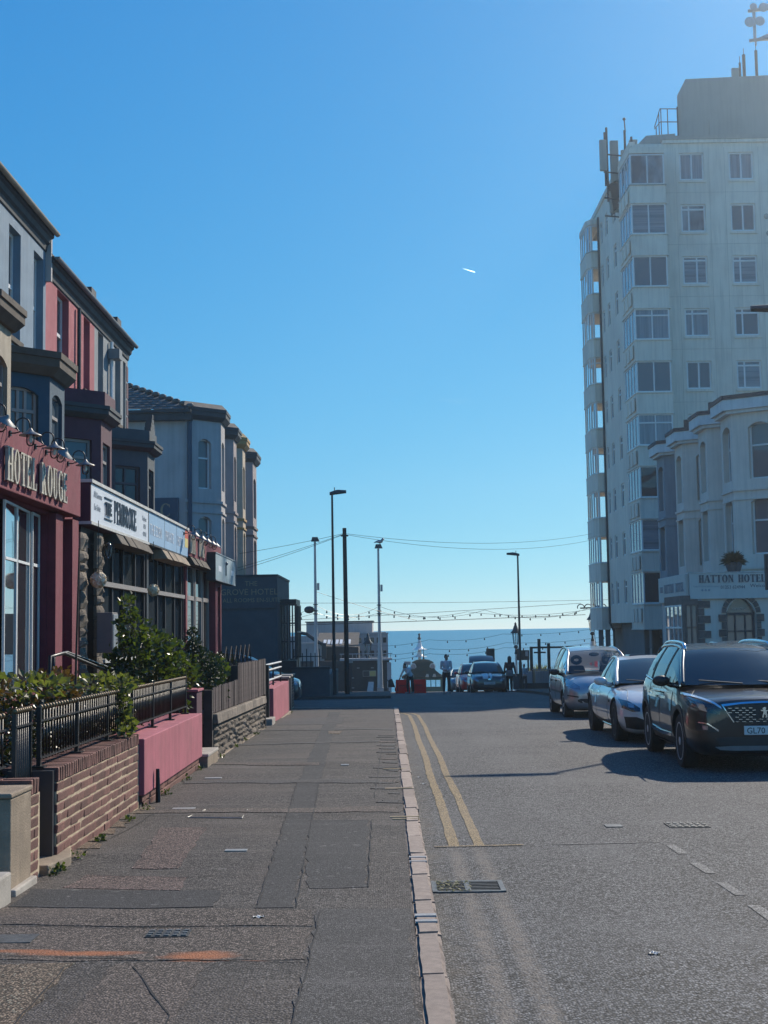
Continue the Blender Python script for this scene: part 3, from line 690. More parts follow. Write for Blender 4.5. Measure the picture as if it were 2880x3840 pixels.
def brick_wall(y0, y1, xf, ztop, label, x_in, cat='wall', end_face=True):
    w = thing('brick_wall', label, cat, (xf, (y0+y1)/2, gz(y0)))
    MB().box(x_in, xf-.0055, y0, y1, gz(y1)-.2, ztop-.107).build('mortar_core', K['mortar'], w)
    y = y0+.036
    while y < y1-.03:           # brick-on-edge coping
        inst('brick', rb.choice(BS), w, (xf+.002, y, ztop-.102+rb.uniform(-.003, .003)), (0, 0, rb.uniform(-.02, .02)))
        if xf-x_in > .3: inst('brick', rb.choice(BS), w, (xf-.222, y, ztop-.102+rb.uniform(-.003, .003)))
        y += .0745
    row = 0; z = ztop-.102-.012-.064
    while z > gz(y0)-.06:
        y = y0; odd = row % 2
        if odd: inst('brick', rb.choice(BH), w, (xf+rb.uniform(-.003, .003), y+.052, z)); y += .112
        while y+.2 < y1:
            inst('brick', rb.choice(BR), w, (xf+rb.uniform(-.004, .003), y+.107, z+rb.uniform(-.002, .002)), (0, 0, rb.uniform(-.012, .012))); y += .2245
        if y1-y > .09: inst('brick', rb.choice(BH), w, (xf, y+.052, z))
        z -= .0765; row += 1
    return w
XW = -2.47
bw = brick_wall(10.12, 13.42, XW, .67, 'dark red brick garden wall with pale joints below the iron railing', -2.80)
# shaded end of that wall beside the gate: shade put in as dark slab
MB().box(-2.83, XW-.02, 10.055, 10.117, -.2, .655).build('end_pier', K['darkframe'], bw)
bp_ = brick_wall(9.36, 9.63, XW, .66, 'narrow brick gate pier beside the concrete post', -2.82, 'gate pier')
cp = thing('concrete_pier', 'tall weathered concrete pier at the left edge of the pavement', 'pier', (-2.7, 9.1, 0))
MB().box(-2.98, -2.46, 8.84, 9.35, -.2, .60).build('shaft', K['concrete'], cp, bevel=.012)
MB().box(-3.0, -2.45, 8.82, 9.352, .602, .635).build('cap', K['concrete'], cp, bevel=.01)
MB().box(-3.0, -2.42, 8.83, 9.37, -.2, .02).build('footing', K['stepstone'], cp, bevel=.01)
tag(MB().box(-3.1, -2.40, 8.15, 8.66, -.1, .17).build('step_block', K['stepstone'], bevel=.015), 'pale stone step block at the bottom left corner beside the concrete pier', 'step')
tag(MB().prism([(-2.9, 9.7), (-2.42, 9.66), (-2.36, 10.1), (-2.44, 10.45), (-2.9, 10.3)], -.1, .035).build('threshold_slab', K['concrete'], bevel=.01), 'low stone threshold slab under the iron gate', 'threshold')

# dusky pink rendered walls
pw = thing('pink_wall', 'long dusky pink rendered wall on a brick footing under the railing', 'wall', (-2.5, 15.5, 0))
MB().box(-2.86, -2.42, 13.43, 17.6, .065, .62).build('render', K['pink'], pw, bevel=.01)
MB().box(-2.84, -2.47, 13.44, 17.58, -.3, .063).build('footing', K['stonejt'], pw)
for r_ in range(3):
    y = 13.46+(.11 if r_ % 2 else 0)
    while y+.2 < 17.58:
        z = -.005-r_*.076
        if z+.064 > gz(y)-.03: inst('brick', rb.choice(BR), pw, (-2.448+rb.uniform(-.004, .003), y+.107, z))
        y += .224
st = thing('iron_stub_post', 'short dark iron stub standing at the foot of the pink wall', 'post', (-2.38, 14.0, gz(14)))
MB().tube([(-2.38, 14.0, gz(14)-.05), (-2.385, 14.0, .27)], [.028, .02], 6).build('shaft', K['black'], st)
mp_ = thing('plum_pillar', 'tall dark plum gate pillar between the pink wall and the stone wall', 'pillar', (-2.75, 18.3, 0))
MB().box(-3.02, -2.56, 18.1, 18.62, -.3, .87).build('shaft', K['purple'], mp_, bevel=.01)
MB().box(-3.04, -2.54, 18.08, 18.64, .872, .905).build('cap', K['pink'], mp_, bevel=.008)
sb = thing('stone_step', 'square stone step block at the foot of the plum pillar', 'step', (-2.6, 18, 0))
MB().box(-3.0, -2.36, 17.68, 18.72, -.3, .045).build('block', K['concrete'], sb, bevel=.012)
MB().box(-3.0, -2.35, 17.67, 18.73, .047, .085).build('tread', K['stepstone'], sb, bevel=.008)

# rock-faced stone wall with timber fence on top
sw = thing('stone_wall', 'rock faced stone garden wall in rough courses under the timber fence', 'wall', (-2.45, 22.7, 0))
Y0, Y1 = 19.0, 26.6
zt = lambda y: .50-.0145*(y-19)
m = MB(); m.hexa([(-2.8, Y0, -.6), (-2.455, Y0, -.6), (-2.455, Y1, -.6), (-2.8, Y1, -.6), (-2.8, Y0, zt(Y0)-.12), (-2.455, Y0, zt(Y0)-.12), (-2.455, Y1, zt(Y1)-.12), (-2.8, Y1, zt(Y1)-.12)])
m.build('core', K['stonejt'], sw)
y = Y0
while y < Y1-.05:              # coping stones
    l = min(.62, Y1-y); o_ = MB()
    o_.hexa([(-2.83, y+.006, zt(y)-.118), (-2.385, y+.006, zt(y)-.118), (-2.385, y+l-.006, zt(y+l)-.118), (-2.83, y+l-.006, zt(y+l)-.118),
             (-2.83, y+.006, zt(y)+.03), (-2.40, y+.006, zt(y)+.02), (-2.40, y+l-.006, zt(y+l)+.02), (-2.83, y+l-.006, zt(y+l)+.03)])
    o_.build('coping_stone', K['stone'], sw, bevel=.012); y += l
RS = []
for v_ in range(5):
    bm = bmesh.new(); bmesh.ops.create_grid(bm, x_segments=5, y_segments=3, size=.5)
    for v in bm.verts:
        e = max(abs(v.co.x), abs(v.co.y))
        v.co.z = .0 if e > .49 else rb.uniform(.45, 1.0)
    r = bmesh.ops.extrude_edge_only(bm, edges=[e for e in bm.edges if e.is_boundary])
    for g_ in r['geom']:
        if isinstance(g_, bmesh.types.BMVert): g_.co.z = -.9
    bmesh.ops.recalc_face_normals(bm, faces=bm.faces)
    me = bpy.data.meshes.new('stone'); bm.to_mesh(me); bm.free(); me.materials.append(K['stone'])
    me.transform(Matrix(((0, 0, 1, 0), (1, 0, 0, 0), (0, 1, 0, 0), (0, 0, 0, 1)))); RS.append(me)
occ = []
z = -.02
for row in range(8):
    zb = .355-(row+1)*.083; y = Y0+.02
    while y < Y1-.12:
        if any(a <= y+.03 < b_ and r0 == row for (a, b_, r0) in occ):
            y = [b_ for (a, b_, r0) in occ if a <= y+.03 < b_ and r0 == row][0]+.001; continue
        l = rb.uniform(.2, .46); tall = rb.random() < .3
        nxt = [a for (a, b_, r0) in occ if r0 == row and a > y]
        lim = min(nxt+[Y1-.02]); l = min(l, lim-y)
        if l > .07:
            h = .166 if tall else .083
            slope = -.0145*(y+l/2-19)
            if tall: occ.append((y, y+l, row+1))
            zc = zb+.083-h/2+slope
            if zc+h/2 > gz(y)-.05: inst('stone', rb.choice(RS), sw, (-2.447, y+l/2, zc), (0, 0, 0), (.04+.02*rb.random(), l-.018, h-.014))
            y += l
        else: y = lim
m = MB(); m.hexa([(-2.8, Y0-.05, -.6), (-2.37, Y0-.05, -.6), (-2.37, Y1+.02, -.6), (-2.8, Y1+.02, -.6), (-2.8, Y0-.05, -.085), (-2.40, Y0-.05, -.085), (-2.40, Y1+.02, -.205), (-2.8, Y1+.02, -.205)])
m.build('plinth', K['concrete'], sw, bevel=.01)
fn = thing('timber_fence', 'close boarded brown timber fence on the stone wall, low then taller', 'fence', (-2.5, 22.7, .5))
pm = []
for v_ in range(3):
    m = MB(); m.box(-.011, .011, -.043, .043, 0, 1); me = m.mesh('plank', K['plank']); pm.append(me)
y = 19.07
while y < 27.1:
    top = (.885 if y < 22.2 else 1.15)+rb.uniform(-.008, .008)-(.006*(y-22.2) if y > 22.2 else 0)
    bt = zt(min(y, Y1))+.035
    inst('plank', rb.choice(pm), fn, (-2.47+rb.uniform(-.006, .006), y, bt), (0, 0, rb.uniform(-.05, .05)), (1, 1, top-bt)); y += .094
for (a, b_, tp) in ((19.0, 22.2, .8), (22.2, 27.1, 1.05), (22.2, 27.1, .6)):
    MB().box(-2.55, -2.49, a, b_, tp-.05, tp).build('rail', K['plank'], fn)
for (y, tp) in ((18.95, .86), (22.23, 1.12), (27.17, 1.12)): MB().box(-2.58, -2.46, y-.05, y+.05, -.3, tp).build('post', K['woodpole'], fn)

# second pink wall, posts and end wall by the corner
p2 = thing('pink_wall', 'short pink rendered wall further down the street beyond the timber fence', 'wall', (-2.5, 30.7, -.3))
MB().box(-2.86, -2.42, 28.55, 32.9, -.27, .47).build('render', K['pink'], p2, bevel=.01)
MB().box(-2.88, -2.38, 28.3, 33.2, -.8, -.272).build('footing', K['concrete'], p2, bevel=.01)
tag(MB().box(-2.85, -2.36, 27.5, 28.28, -.8, -.1).build('step_block', K['stepstone'], bevel=.012), 'stone step block between the tall fence and the far pink wall', 'step')
r2 = thing('guard_rail', 'bright topped double bar guard rail on the far pink wall', 'railing', (-2.6, 29, .5))
for z in (.62, .84, .96): MB().tube([(-2.58, 28.5, z), (-2.58, 32.6, z-.02)], .026, 6).build('rail', K['steel'], r2)
for y in (28.45, 30.4, 32.5): MB().tube([(-2.58, y, .46), (-2.58, y, .97)], .022, 6).build('post', K['black'], r2)
pp = thing('dark_gate_post', 'dark square gate post at the near end of the far pink wall', 'post', (-2.55, 28.2, -.3))
MB().box(-2.62, -2.47, 28.0, 28.15, -.3, .98).build('shaft', K['black'], pp)
for (y, lb, mt, x1) in ((33.6, 'plum gate pillar at the far end of the short pink wall', 'purple', -2.48), (35.0, 'dark gate pillar before the corner wall', 'darkframe', -2.52)):
    q = thing('gate_pillar', lb, 'pillar', (-2.6, y, -.4)); MB().box(-2.85, x1, y, y+.4, -.6, .5).build('shaft', K[mt], q, bevel=.01)
    MB().box(-2.88, x1+.03, y-.03, y+.43, .502, .55).build('cap', K['stepstone'], q, bevel=.008)
ew = thing('corner_wall', 'brick end wall at the street corner beyond the gate pillars', 'wall', (-2.6, 36.4, -.4))
MB().box(-2.95, -2.59, 35.8, 37.2, -.8, .46).build('core', K['mortar'], ew)
for r_ in range(11):
    y = 35.8+(.11 if r_ % 2 else 0)
    while y+.2 < 37.21:
        inst('brick', rb.choice(BR), ew, (-2.578, y+.107, .395-r_*.0765)); y += .2245
MB().box(-2.98, -2.55, 35.77, 37.23, .462, .52).build('coping', K['concrete'], ew, bevel=.01)

# iron railing with ball finials, and the gate
def ball_mesh(r, mat):
    m = MB(); m.ball((0, 0, 0), r, 8, 6); return m.mesh('finial', mat, True)
FB = ball_mesh(.021, K['brass'])
m = MB(); m.tube([(0, 0, 0), (0, 0, 1)], .0075, 5); BAR = m.mesh('bar', K['black'], True)
def bars(par, x, y0, y1, n, zb, zt_, fin=True):
    for k in range(n):
        t = k/(n-1); y = y0+(y1-y0)*t; a, b_ = zb(t), zt_(t)
        o = inst('bar', BAR, par, (x, y, a), (0, 0, 0), (1, 1, b_-a))
        if fin:
            f = inst('finial', FB, par, (x, y, b_+.016)); ORG[o.name] = Vector((x, y, a))
            f.parent = o; f.location = (0, 0, 1+.016/(b_-a)); f.scale = (1, 1, 1/(b_-a))
rl = thing('iron_railing', 'black iron railing with gilt ball finials along the brick and pink walls', 'railing', (-2.62, 13.5, .7))
XR = -2.62
bars(rl, XR, 10.2, 17.5, 82, lambda t: .72-.02*t, lambda t: 1.10-.03*t)
for z in (.735, 1.01): MB().hexa([(XR-.02, 10.14, z), (XR+.02, 10.14, z), (XR+.02, 17.55, z-.025), (XR-.02, 17.55, z-.025), (XR-.02, 10.14, z+.012), (XR+.02, 10.14, z+.012), (XR+.02, 17.55, z-.013), (XR-.02, 17.55, z-.013)]).build('rail', K['black'], rl)
for k in range(7):
    y = 10.16+k*1.22; MB().box(XR-.016, XR+.016, y-.016, y+.016, .66 if y < 13.4 else .61, 1.12).build('post', K['black'], rl)
    MB().box(XR-.05, XR+.05, y-.05, y+.05, .672 if y < 13.4 else .622, .684 if y < 13.4 else .634).build('foot_plate', K['black'], rl)
r3 = thing('iron_railing', 'short stretch of black railing with thick post on the concrete pier', 'railing', (-2.7, 9.1, .64))
bars(r3, -2.66, 9.02, 9.33, 5, lambda t: .74, lambda t: 1.09)
for z in (.75, 1.0): MB().box(-2.68, -2.64, 8.9, 9.36, z, z+.012).build('rail', K['black'], r3)
MB().box(-2.72, -2.61, 8.86, 8.97, .636, 1.1).build('post', K['black'], r3)
MB().tube([(-3.4, 8.9, .93), (-2.7, 8.9, .93)], .008, 5).build('rail', K['black'], r3); MB().tube([(-3.4, 8.9, .72), (-2.7, 8.9, .72)], .008, 5).build('rail', K['black'], r3)
gt = thing('iron_gate', 'black iron garden gate with ball topped bars between brick piers', 'gate', (-2.66, 9.85, 0))
bars(gt, -2.66, 9.66, 10.04, 8, lambda t: .1, lambda t: 1.1)
for z in (.12, .56, 1.0): MB().box(-2.68, -2.64, 9.62, 10.07, z, z+.014).build('rail', K['black'], gt)
for y in (9.63, 10.05): MB().box(-2.675, -2.645, y-.012, y+.012, .08, 1.1).build('stile', K['black'], gt)

# ================================================================ LEFT: PLANTS

K['leafh'] = leafmat('hedge_leaf', (.010, .014, .007), (.045, .046, .02), .18, .28)
K['leafs'] = leafmat('shrub_leaf', (.016, .03, .010), (.085, .10, .025), .4, .3)
K['leafc'] = leafmat('conifer_needle', (.012, .026, .014), (.03, .045, .018), .15, .6)
K['leafi'] = leafmat('ivy_leaf', (.05, .07, .025), (.16, .15, .06), .4, .35)
K['leafr'] = leafmat('reddish_leaf', (.06, .035, .015), (.12, .06, .03), .3, .4)
K['grassblade'] = leafmat('dune_grass', (.16, .14, .07), (.27, .23, .12), .3, .6)
def leaves(name, par, mat, blobs, n, size, rnd, upright=.3, shell=.75, mats=None):
    "many small folded leaves spread through a set of ellipsoid clumps (x,y,z,rx,ry,rz,weight)"
    m = MB(); W = [b[6] if len(b) > 6 else b[3]*b[4]*b[5] for b in blobs]
    for _ in range(n):
        b = rnd.choices(blobs, W)[0]
        d = Vector((rnd.gauss(0, 1), rnd.gauss(0, 1), rnd.gauss(0, 1))).normalized()
        rr = shell+(1-shell)*rnd.random() if rnd.random() < .8 else rnd.random()
        rr *= rnd.uniform(.85, 1.12)
        c = Vector((b[0]+d.x*b[3]*rr, b[1]+d.y*b[4]*rr, b[2]+d.z*b[5]*rr))
        ax = (d*.7+Vector((rnd.uniform(-1, 1), rnd.uniform(-1, 1), rnd.uniform(-.6, 1)*upright+.1))).normalized()
        sd = ax.cross(Vector((rnd.uniform(-1, 1), rnd.uniform(-1, 1), rnd.uniform(-1, 1)))).normalized()
        up = ax.cross(sd); s = size*rnd.uniform(.6, 1.35); w = s*.42
        m.add([c, c+ax*s*.45+sd*w+up*s*.1, c+ax*s, c+ax*s*.45-sd*w+up*s*.1], [(0, 1, 2), (0, 2, 3)])
    return m.build(name, mat, par, fixn=False)
rl_ = random.Random(31)
hd = thing('hedge', 'leafy dark hedge in the front garden behind the iron railing', 'hedge', (-3.5, 12.4, 0))
bl = []
y = 9.4
while y < 15.6:
    top = 1.2 if y < 12.4 else 1.2-.11*(y-12.4)
    for x in (-3.1, -3.5, -4.0):
        bl.append((x+rl_.uniform(-.1, .1), y+rl_.uniform(-.1, .1), top-.32+rl_.uniform(-.07, .06), .36, .38, .34))
        bl.append((x+rl_.uniform(-.1, .1), y, top-.85, .36, .4, .42))
    y += .5
leaves('foliage', hd, K['leafh'], bl, 30000, .042, rl_)
leaves('young_shoots', hd, K['leafr'], [(-3.05, 12.2, 1.1, .3, .35, .22), (-3.2, 13.1, 1.15, .2, .25, .2), (-3.2, 10.6, 1.2, .25, .3, .14)], 420, .06, rl_)
leaves('top_growth', hd, K['leafi'], [(-3.0, 13.9, 1.1, .3, .5, .14), (-2.95, 14.9, .98, .3, .5, .16), (-3.0, 11.2, 1.24, .4, .6, .08)], 900, .07, rl_)
m = MB()
for k in range(26):
    y = 9.4+k*.24; m.tube([(-3.4, y, 0), (-3.4+rl_.uniform(-.3, .3), y+rl_.uniform(-.2, .2), .9)], [.018, .008], 5)
m.build('stems', K['stalk'], hd)
sk = thing('garden_cane', 'thin dark cane standing up out of the hedge', 'cane', (-2.88, 12.5, .3)); MB().tube([(-2.9, 12.5, .3), (-2.885, 12.5, 1.4), (-2.86, 12.5, 2.46)], [.013, .011, .008], 6).build('cane', K['stalk'], sk)

sh = thing('tall_shrub', 'tall bright leafed shrub catching the sun in front of the dark bay windows', 'shrub', (-3.1, 17.6, .1))
bl = [(-3.32, 17.3, 2.0, .1, .14, .2, .02), (-3.28, 17.4, 1.72, .22, .3, .22, .05), (-3.12, 17.6, 1.5, .3, .4, .25, .08), (-2.95, 18.0, 1.42, .24, .4, .2, .06), (-3.3, 17.2, 1.3, .3, .3, .3, .08),
      (-3.0, 17.8, 1.15, .35, .45, .3, .1), (-2.8, 18.3, 1.2, .2, .35, .22, .05), (-3.4, 17.1, .95, .3, .3, .3, .08), (-2.95, 17.9, .85, .35, .4, .3, .08), (-2.72, 18.5, 1.0, .16, .3, .3, .04)]
leaves('foliage', sh, K['leafs'], bl, 2600, .075, rl_, .8, .5)
m = MB()
for b in bl: m.tube([(-3.1, 17.6, .05), ((b[0]-3.1)/2, (b[1]+17.6)/2, b[2]*.55), (b[0], b[1], b[2]+b[5]*.6)], [.018, .012, .004], 5)
m.build('stems', K['stalk'], sh)
cf = thing('conifer', 'small dark conifer bush in front of the grey framed bay', 'conifer', (-2.85, 20.6, .1))
bl = [(-2.95, 20.4, 1.55, .12, .14, .22, .03), (-2.95, 20.5, 1.3, .2, .24, .25, .07), (-2.8, 20.8, 1.15, .22, .35, .2, .08), (-3.05, 20.3, .95, .3, .3, .3, .12), (-2.8, 20.7, .7, .34, .4, .35, .16), (-2.7, 21.1, 1.05, .14, .25, .2, .04), (-2.85, 20.4, .45, .35, .4, .35, .16), (-3.1, 20.2, 1.2, .15, .2, .2, .04)]
leaves('foliage', cf, K['leafc'], bl, 8000, .042, rl_, 1.0, .6); MB().tube([(-2.9, 20.5, 0), (-2.95, 20.45, 1.5)], [.04, .01], 6).build('trunk', K['stalk'], cf)
sp = thing('small_leafy_plant', 'straggling leafy plant between the conifer and the timber fence', 'plant', (-2.75, 22, .3))
leaves('foliage', sp, K['leafs'], [(-2.72, 21.9, 1.05, .14, .3, .22), (-2.75, 22.4, .9, .15, .35, .2), (-2.75, 21.5, .95, .12, .25, .2), (-2.7, 21.3, 1.2, .07, .1, .15)], 420, .07, rl_, 1, .4)
m = MB()
for k in range(7): m.tube([(-2.75, 21.4+k*.17, .2), (-2.73+rl_.uniform(-.1, .1), 21.4+k*.17+rl_.uniform(-.1, .1), rl_.uniform(.9, 1.2))], [.009, .004], 4)
m.build('stems', K['stalk'], sp)
iv = thing('climbing_ivy', 'pale ivy climbing through the iron railing above the brick wall', 'ivy', (-2.58, 13.2, .6))
leaves('foliage', iv, K['leafi'], [(-2.6, 13.25, 1.16, .1, .3, .08, .03), (-2.56, 13.15, 1.0, .07, .16, .12, .02), (-2.53, 13.1, .82, .07, .15, .12, .025), (-2.52, 12.95, .74, .06, .2, .06, .012), (-2.66, 13.6, 1.17, .1, .3, .06, .015)], 430, .06, rl_, .5, .3)
MB().tube([(-2.56, 13.1, .6), (-2.55, 13.16, .85), (-2.6, 13.2, 1.15)], .008, 5).build('stems', K['stalk'], iv)
fb = thing('garden_shrubs', 'low mixed shrubs behind the timber fence', 'shrubs', (-3.2, 25, .3))
leaves('foliage', fb, K['leafh'], [(-3.3, 23.4, .9, .4, .6, .4), (-3.2, 24.6, .95, .35, .6, .35), (-3.1, 25.8, .95, .3, .5, .3), (-3.3, 19.3, .8, .4, .5, .45)], 2600, .06, rl_)
lattice = thing('trellis_arches', 'thin dark trellis arches rising above the timber fence', 'trellis', (-2.7, 24, .9))
for k in range(6):
    y = 22.6+k*.75; MB().tube([(-2.7, y-.3, .9), (-2.7, y-.3, 1.18), (-2.7, y, 1.42), (-2.7, y+.3, 1.18), (-2.7, y+.3, .9)], .011, 4).build('arch', K['woodpole'], lattice)

wd = thing('weeds', 'small weeds and moss sprouting along the foot of the garden walls', 'weeds', (-2.4, 12, 0), kind='stuff')
bl = [(-2.42+rl_.uniform(0, .05), y_, gz(y_)+.02, .05, .09, .035, .01) for y_ in (9.68, 9.8, 10.35, 11.2, 12.4, 13.3, 14.6, 16.1, 17.4, 19.3, 21.2, 22.7, 24.4, 26.3, 28.4, 33.2)]
leaves('tufts', wd, K['leafs'], bl, 520, .028, rl_, 1.2, .2)
# ================================================================ LETTERING
def arcpts(cx, cy, rx, ry, a0, a1, n): return [(cx+rx*math.cos(R(a0+(a1-a0)*k/n)), cy+ry*math.sin(R(a0+(a1-a0)*k/n))) for k in range(n+1)]
def glyph(ch, t=.17, h=.055, sf=.07):
    "serif capital as a list of convex quads in a box of height 1; returns (quads, width)"
    q = []
    def rect(x0, y0, x1, y1): q.append([(x0, y0), (x1, y0), (x1, y1), (x0, y1)])
    def stem(x, y0=0, y1=1, s0=True, s1=True, w=t):
        rect(x, y0, x+w, y1)
        if s0: rect(x-sf, y0, x+w+sf, y0+h)
        if s1: rect(x-sf, y1-h, x+w+sf, y1)
    def ring(cx, cy, rx, ry, a0, a1, n=14, tt=t, hh=h*1.2):
        o, i = arcpts(cx, cy, rx, ry, a0, a1, n), arcpts(cx, cy, rx-tt, ry-hh, a0, a1, n)
        for k in range(n): q.append([o[k], o[k+1], i[k+1], i[k]])
    def bar(x0, y0, x1, y1, w): q.append([(x0, y0), (x0+w, y0), (x1+w, y1), (x1, y1)])
    W = .75
    if ch == 'H': stem(.08); stem(.5); rect(.25, .47, .5, .47+h)
    elif ch == 'O': ring(.4, .5, .38, .52, 0, 360, 22); W = .8
    elif ch == 'T': stem(.28, 0, 1, True, False); rect(0, 1-h, .73, 1); rect(0, .8, h, 1); rect(.73-h, .8, .73, 1); W = .73
    elif ch in 'EFL':
        stem(.08, s1=True); 
        if ch != 'F': rect(.08, 0, .62, h); rect(.62-h, 0, .62, .24)
        if ch != 'L': rect(.08, 1-h, .58, 1); rect(.58-h, .78, .58, 1); rect(.25, .49, .44, .49+h); rect(.44, .4, .44+h, .62)
        W = .65
    elif ch in 'RPB':
        stem(.08); ring(.25, .745, .37, .255, -90, 90, 10, t*.9); rect(.2, 1-h, .26, 1)
        if ch == 'B': ring(.25, .265, .41, .265, -90, 90, 10); W = .7
        else: rect(.2, .49, .26, .49+h); W = .66
        if ch == 'R': bar(.52, 0, .3, .5, t); rect(.5, 0, .78, h); W = .78
    elif ch == 'U': stem(.08, .3, 1, False); stem(.52, .3, 1, False, True, h*1.4); ring(.37, .32, .29, .34, 180, 360, 12, t*.85); W = .76
    elif ch in 'GC':
        ring(.42, .5, .4, .52, 48, 312, 18); rect(.66, .72, .66+h, .93)
        if ch == 'G': rect(.55, .06, .55+t, .42); rect(.47, .42, .8, .42+h)
        else: rect(.66, .1, .66+h, .26)
        W = .8
    elif ch == 'M': stem(.04, w=h*1.4); stem(.72); bar(.4, 0, .1, 1, t*.9); bar(.42, 0, .72, 1, h); W = .98
    elif ch == 'N': stem(.06, w=h*1.4); stem(.6, .0, 1, False, True, h*1.4); bar(.56, 0, .08, 1, t); W = .78
    elif ch == 'A': bar(.0, 0, .34, 1, h*1.3); bar(.56, 0, .32, 1, t); rect(.15, .32, .6, .32+h); rect(-.06, 0, .18, h); rect(.48, 0, .82, h); W = .78
    elif ch == 'K': stem(.08); bar(.2, .4, .55, 1, h*1.4); bar(.55, 0, .28, .5, t); rect(.48, 0, .8, h); rect(.46, 1-h, .72, 1); W = .78
    else: W = .35
    return q, W
def serif(par, P, text, a, z, hgt, wsc, mat, d0=.002, d1=.03, gap=.08, each=True, t=.17, name='letter'):
    "raised serif letters, one mesh each"
    mall = MB()
    for ch in text:
        qs, w = glyph(ch, t)
        m = MB() if each else mall
        for i, qd in enumerate(qs):
            e = .0004*(i % 5)
            f = [P(a+x*hgt*wsc, z+y*hgt, d1+e) for x, y in qd]; b_ = [P(a+x*hgt*wsc, z+y*hgt, d0) for x, y in qd]
            m.hexa(b_+f)
        if qs and each: m.build(name, mat, par)
        a += (w+gap)*hgt*wsc
    if not each: mall.build(name, mat, par)
    return a
def text(par, P, s, a, z, size, mat, d=.004, wsc=1.0, align='LEFT', name='lettering', ext=0.0015):
    cu = bpy.data.curves.new('t', 'FONT'); cu.body = s; cu.size = size; cu.align_x = align; cu.extrude = ext; cu.resolution_u = 2
    ob = bpy.data.objects.new('t', cu); COL.objects.link(ob)
    me0 = ob.to_mesh(); m = MB()
    m.add([P(a+v.co.x*wsc, z+v.co.y, d+v.co.z) for v in me0.vertices], [tuple(p.vertices) for p in me0.polygons])
    ob.to_mesh_clear(); bpy.data.objects.remove(ob); bpy.data.curves.remove(cu)
    return m.build(name, mat, par, fixn=False)

# ================================================================ LEFT: THE TERRACE
XU, XB, XG = -6.9, -6.0, -4.62
def canted_bay(par, xw, xf, y0, y1, z0, z1, mat, wz, fm, gm, cant=.9, name='bay', arch=.12, inner=None, dep=.12, side=1, cwin=(.24, .82), rows=(.68,), cols=()):
    """three-sided bay: near cant, front, far cant; side=+1 faces +X (left side of the street), -1 faces -X"""
    b = MB(); res = []
    pts = [(xw, y0-cant), (xf, y0), (xf, y1), (xw, y1+cant)]
    segs = []
    for p, q in zip(pts, pts[1:]):
        P, l = plane2(p, q, side < 0); segs.append((P, l))
    for i, (P, l) in enumerate(segs):
        ops = [(l*(cwin[0] if i != 1 else .16), l*(cwin[1] if i != 1 else .84), za, zb_, arch) for za, zb_ in wz]
        wall(b, P, 0, l, z0, z1, ops, dep)
    o = b.build(name, mat, par)
    for i, (P, l) in enumerate(segs[:2]):
        for za, zb_ in wz:
            window(o, P, l*(cwin[0] if i != 1 else .16)+.003, l*(cwin[1] if i != 1 else .84)-.003, za+.003, zb_-.003, cols if i == 0 else (), rows, .055, dep-.002, fm, gm, inner, name='window')
    return o, segs
def bay_roof(par, xw, xf, y0, y1, z, h, over, mat, cant=.9, slope=.0, name='roof', mat2=None):
    s = 1 if xf > xw else -1
    def ring(e, zz): return [(xw, y0-cant-e*1.2, zz), (xf+s*e, y0-e*.45, zz), (xf+s*e, y1+e*.45, zz), (xw, y1+cant+e*1.2, zz)]
    m = MB(); rings = [ring(over*.35, z), ring(over, z+h*.35), ring(over, z+h*.7), ring(over*1.15, z+h*.72), ring(over*1.15, z+h), ring(over*.2, z+h+slope)]
    n = 4
    vs = [p for r_ in rings for p in r_]; fs = [(i*n+k, i*n+k+1, (i+1)*n+k+1, (i+1)*n+k) for i in range(len(rings)-1) for k in range(n-1)]
    fs += [(0, 1, 2, 3), tuple(len(rings)*n-n+k for k in range(4))]
    m.mi = []
    m.add(vs, fs)
    return m.build(name, [mat], par)
def eaves(par, x, y0, y1, z, out=.46, mat=None, gut=None):
    m = MB()
    pr = [(x, z-.42), (x+.03, z-.40), (x+.05, z-.28), (x+.10, z-.24), (x+.12, z-.14), (x+out, z-.11), (x+out, z), (x, z)]
    m.extr([(px, y0, pz_) for px, pz_ in pr], (0, y1-y0, 0)); m.build('eaves', mat, par)
    g_ = MB(); n = 7
    prof = [(x+out+.062-.06*math.cos(math.pi*k/n), z-.02-.062*math.sin(math.pi*k/n)) for k in range(n+1)]
    g_.extr([(px, y0-.02, pz_) for px, pz_ in prof], (0, y1-y0+.04, 0)); g_.build('gutter', gut or mat, par)
def slate_roof(par, x0, z0, x1, z1, y0, y1, name='roof'):
    m = MB(); m.hexa([(x0, y0, z0), (x0, y1, z0), (x1, y1, z1), (x1, y0, z1), (x0, y0, z0+.05), (x0, y1, z0+.05), (x1, y1, z1+.05), (x1, y0, z1+.05)])
    m.build(name, K['slate'], par)
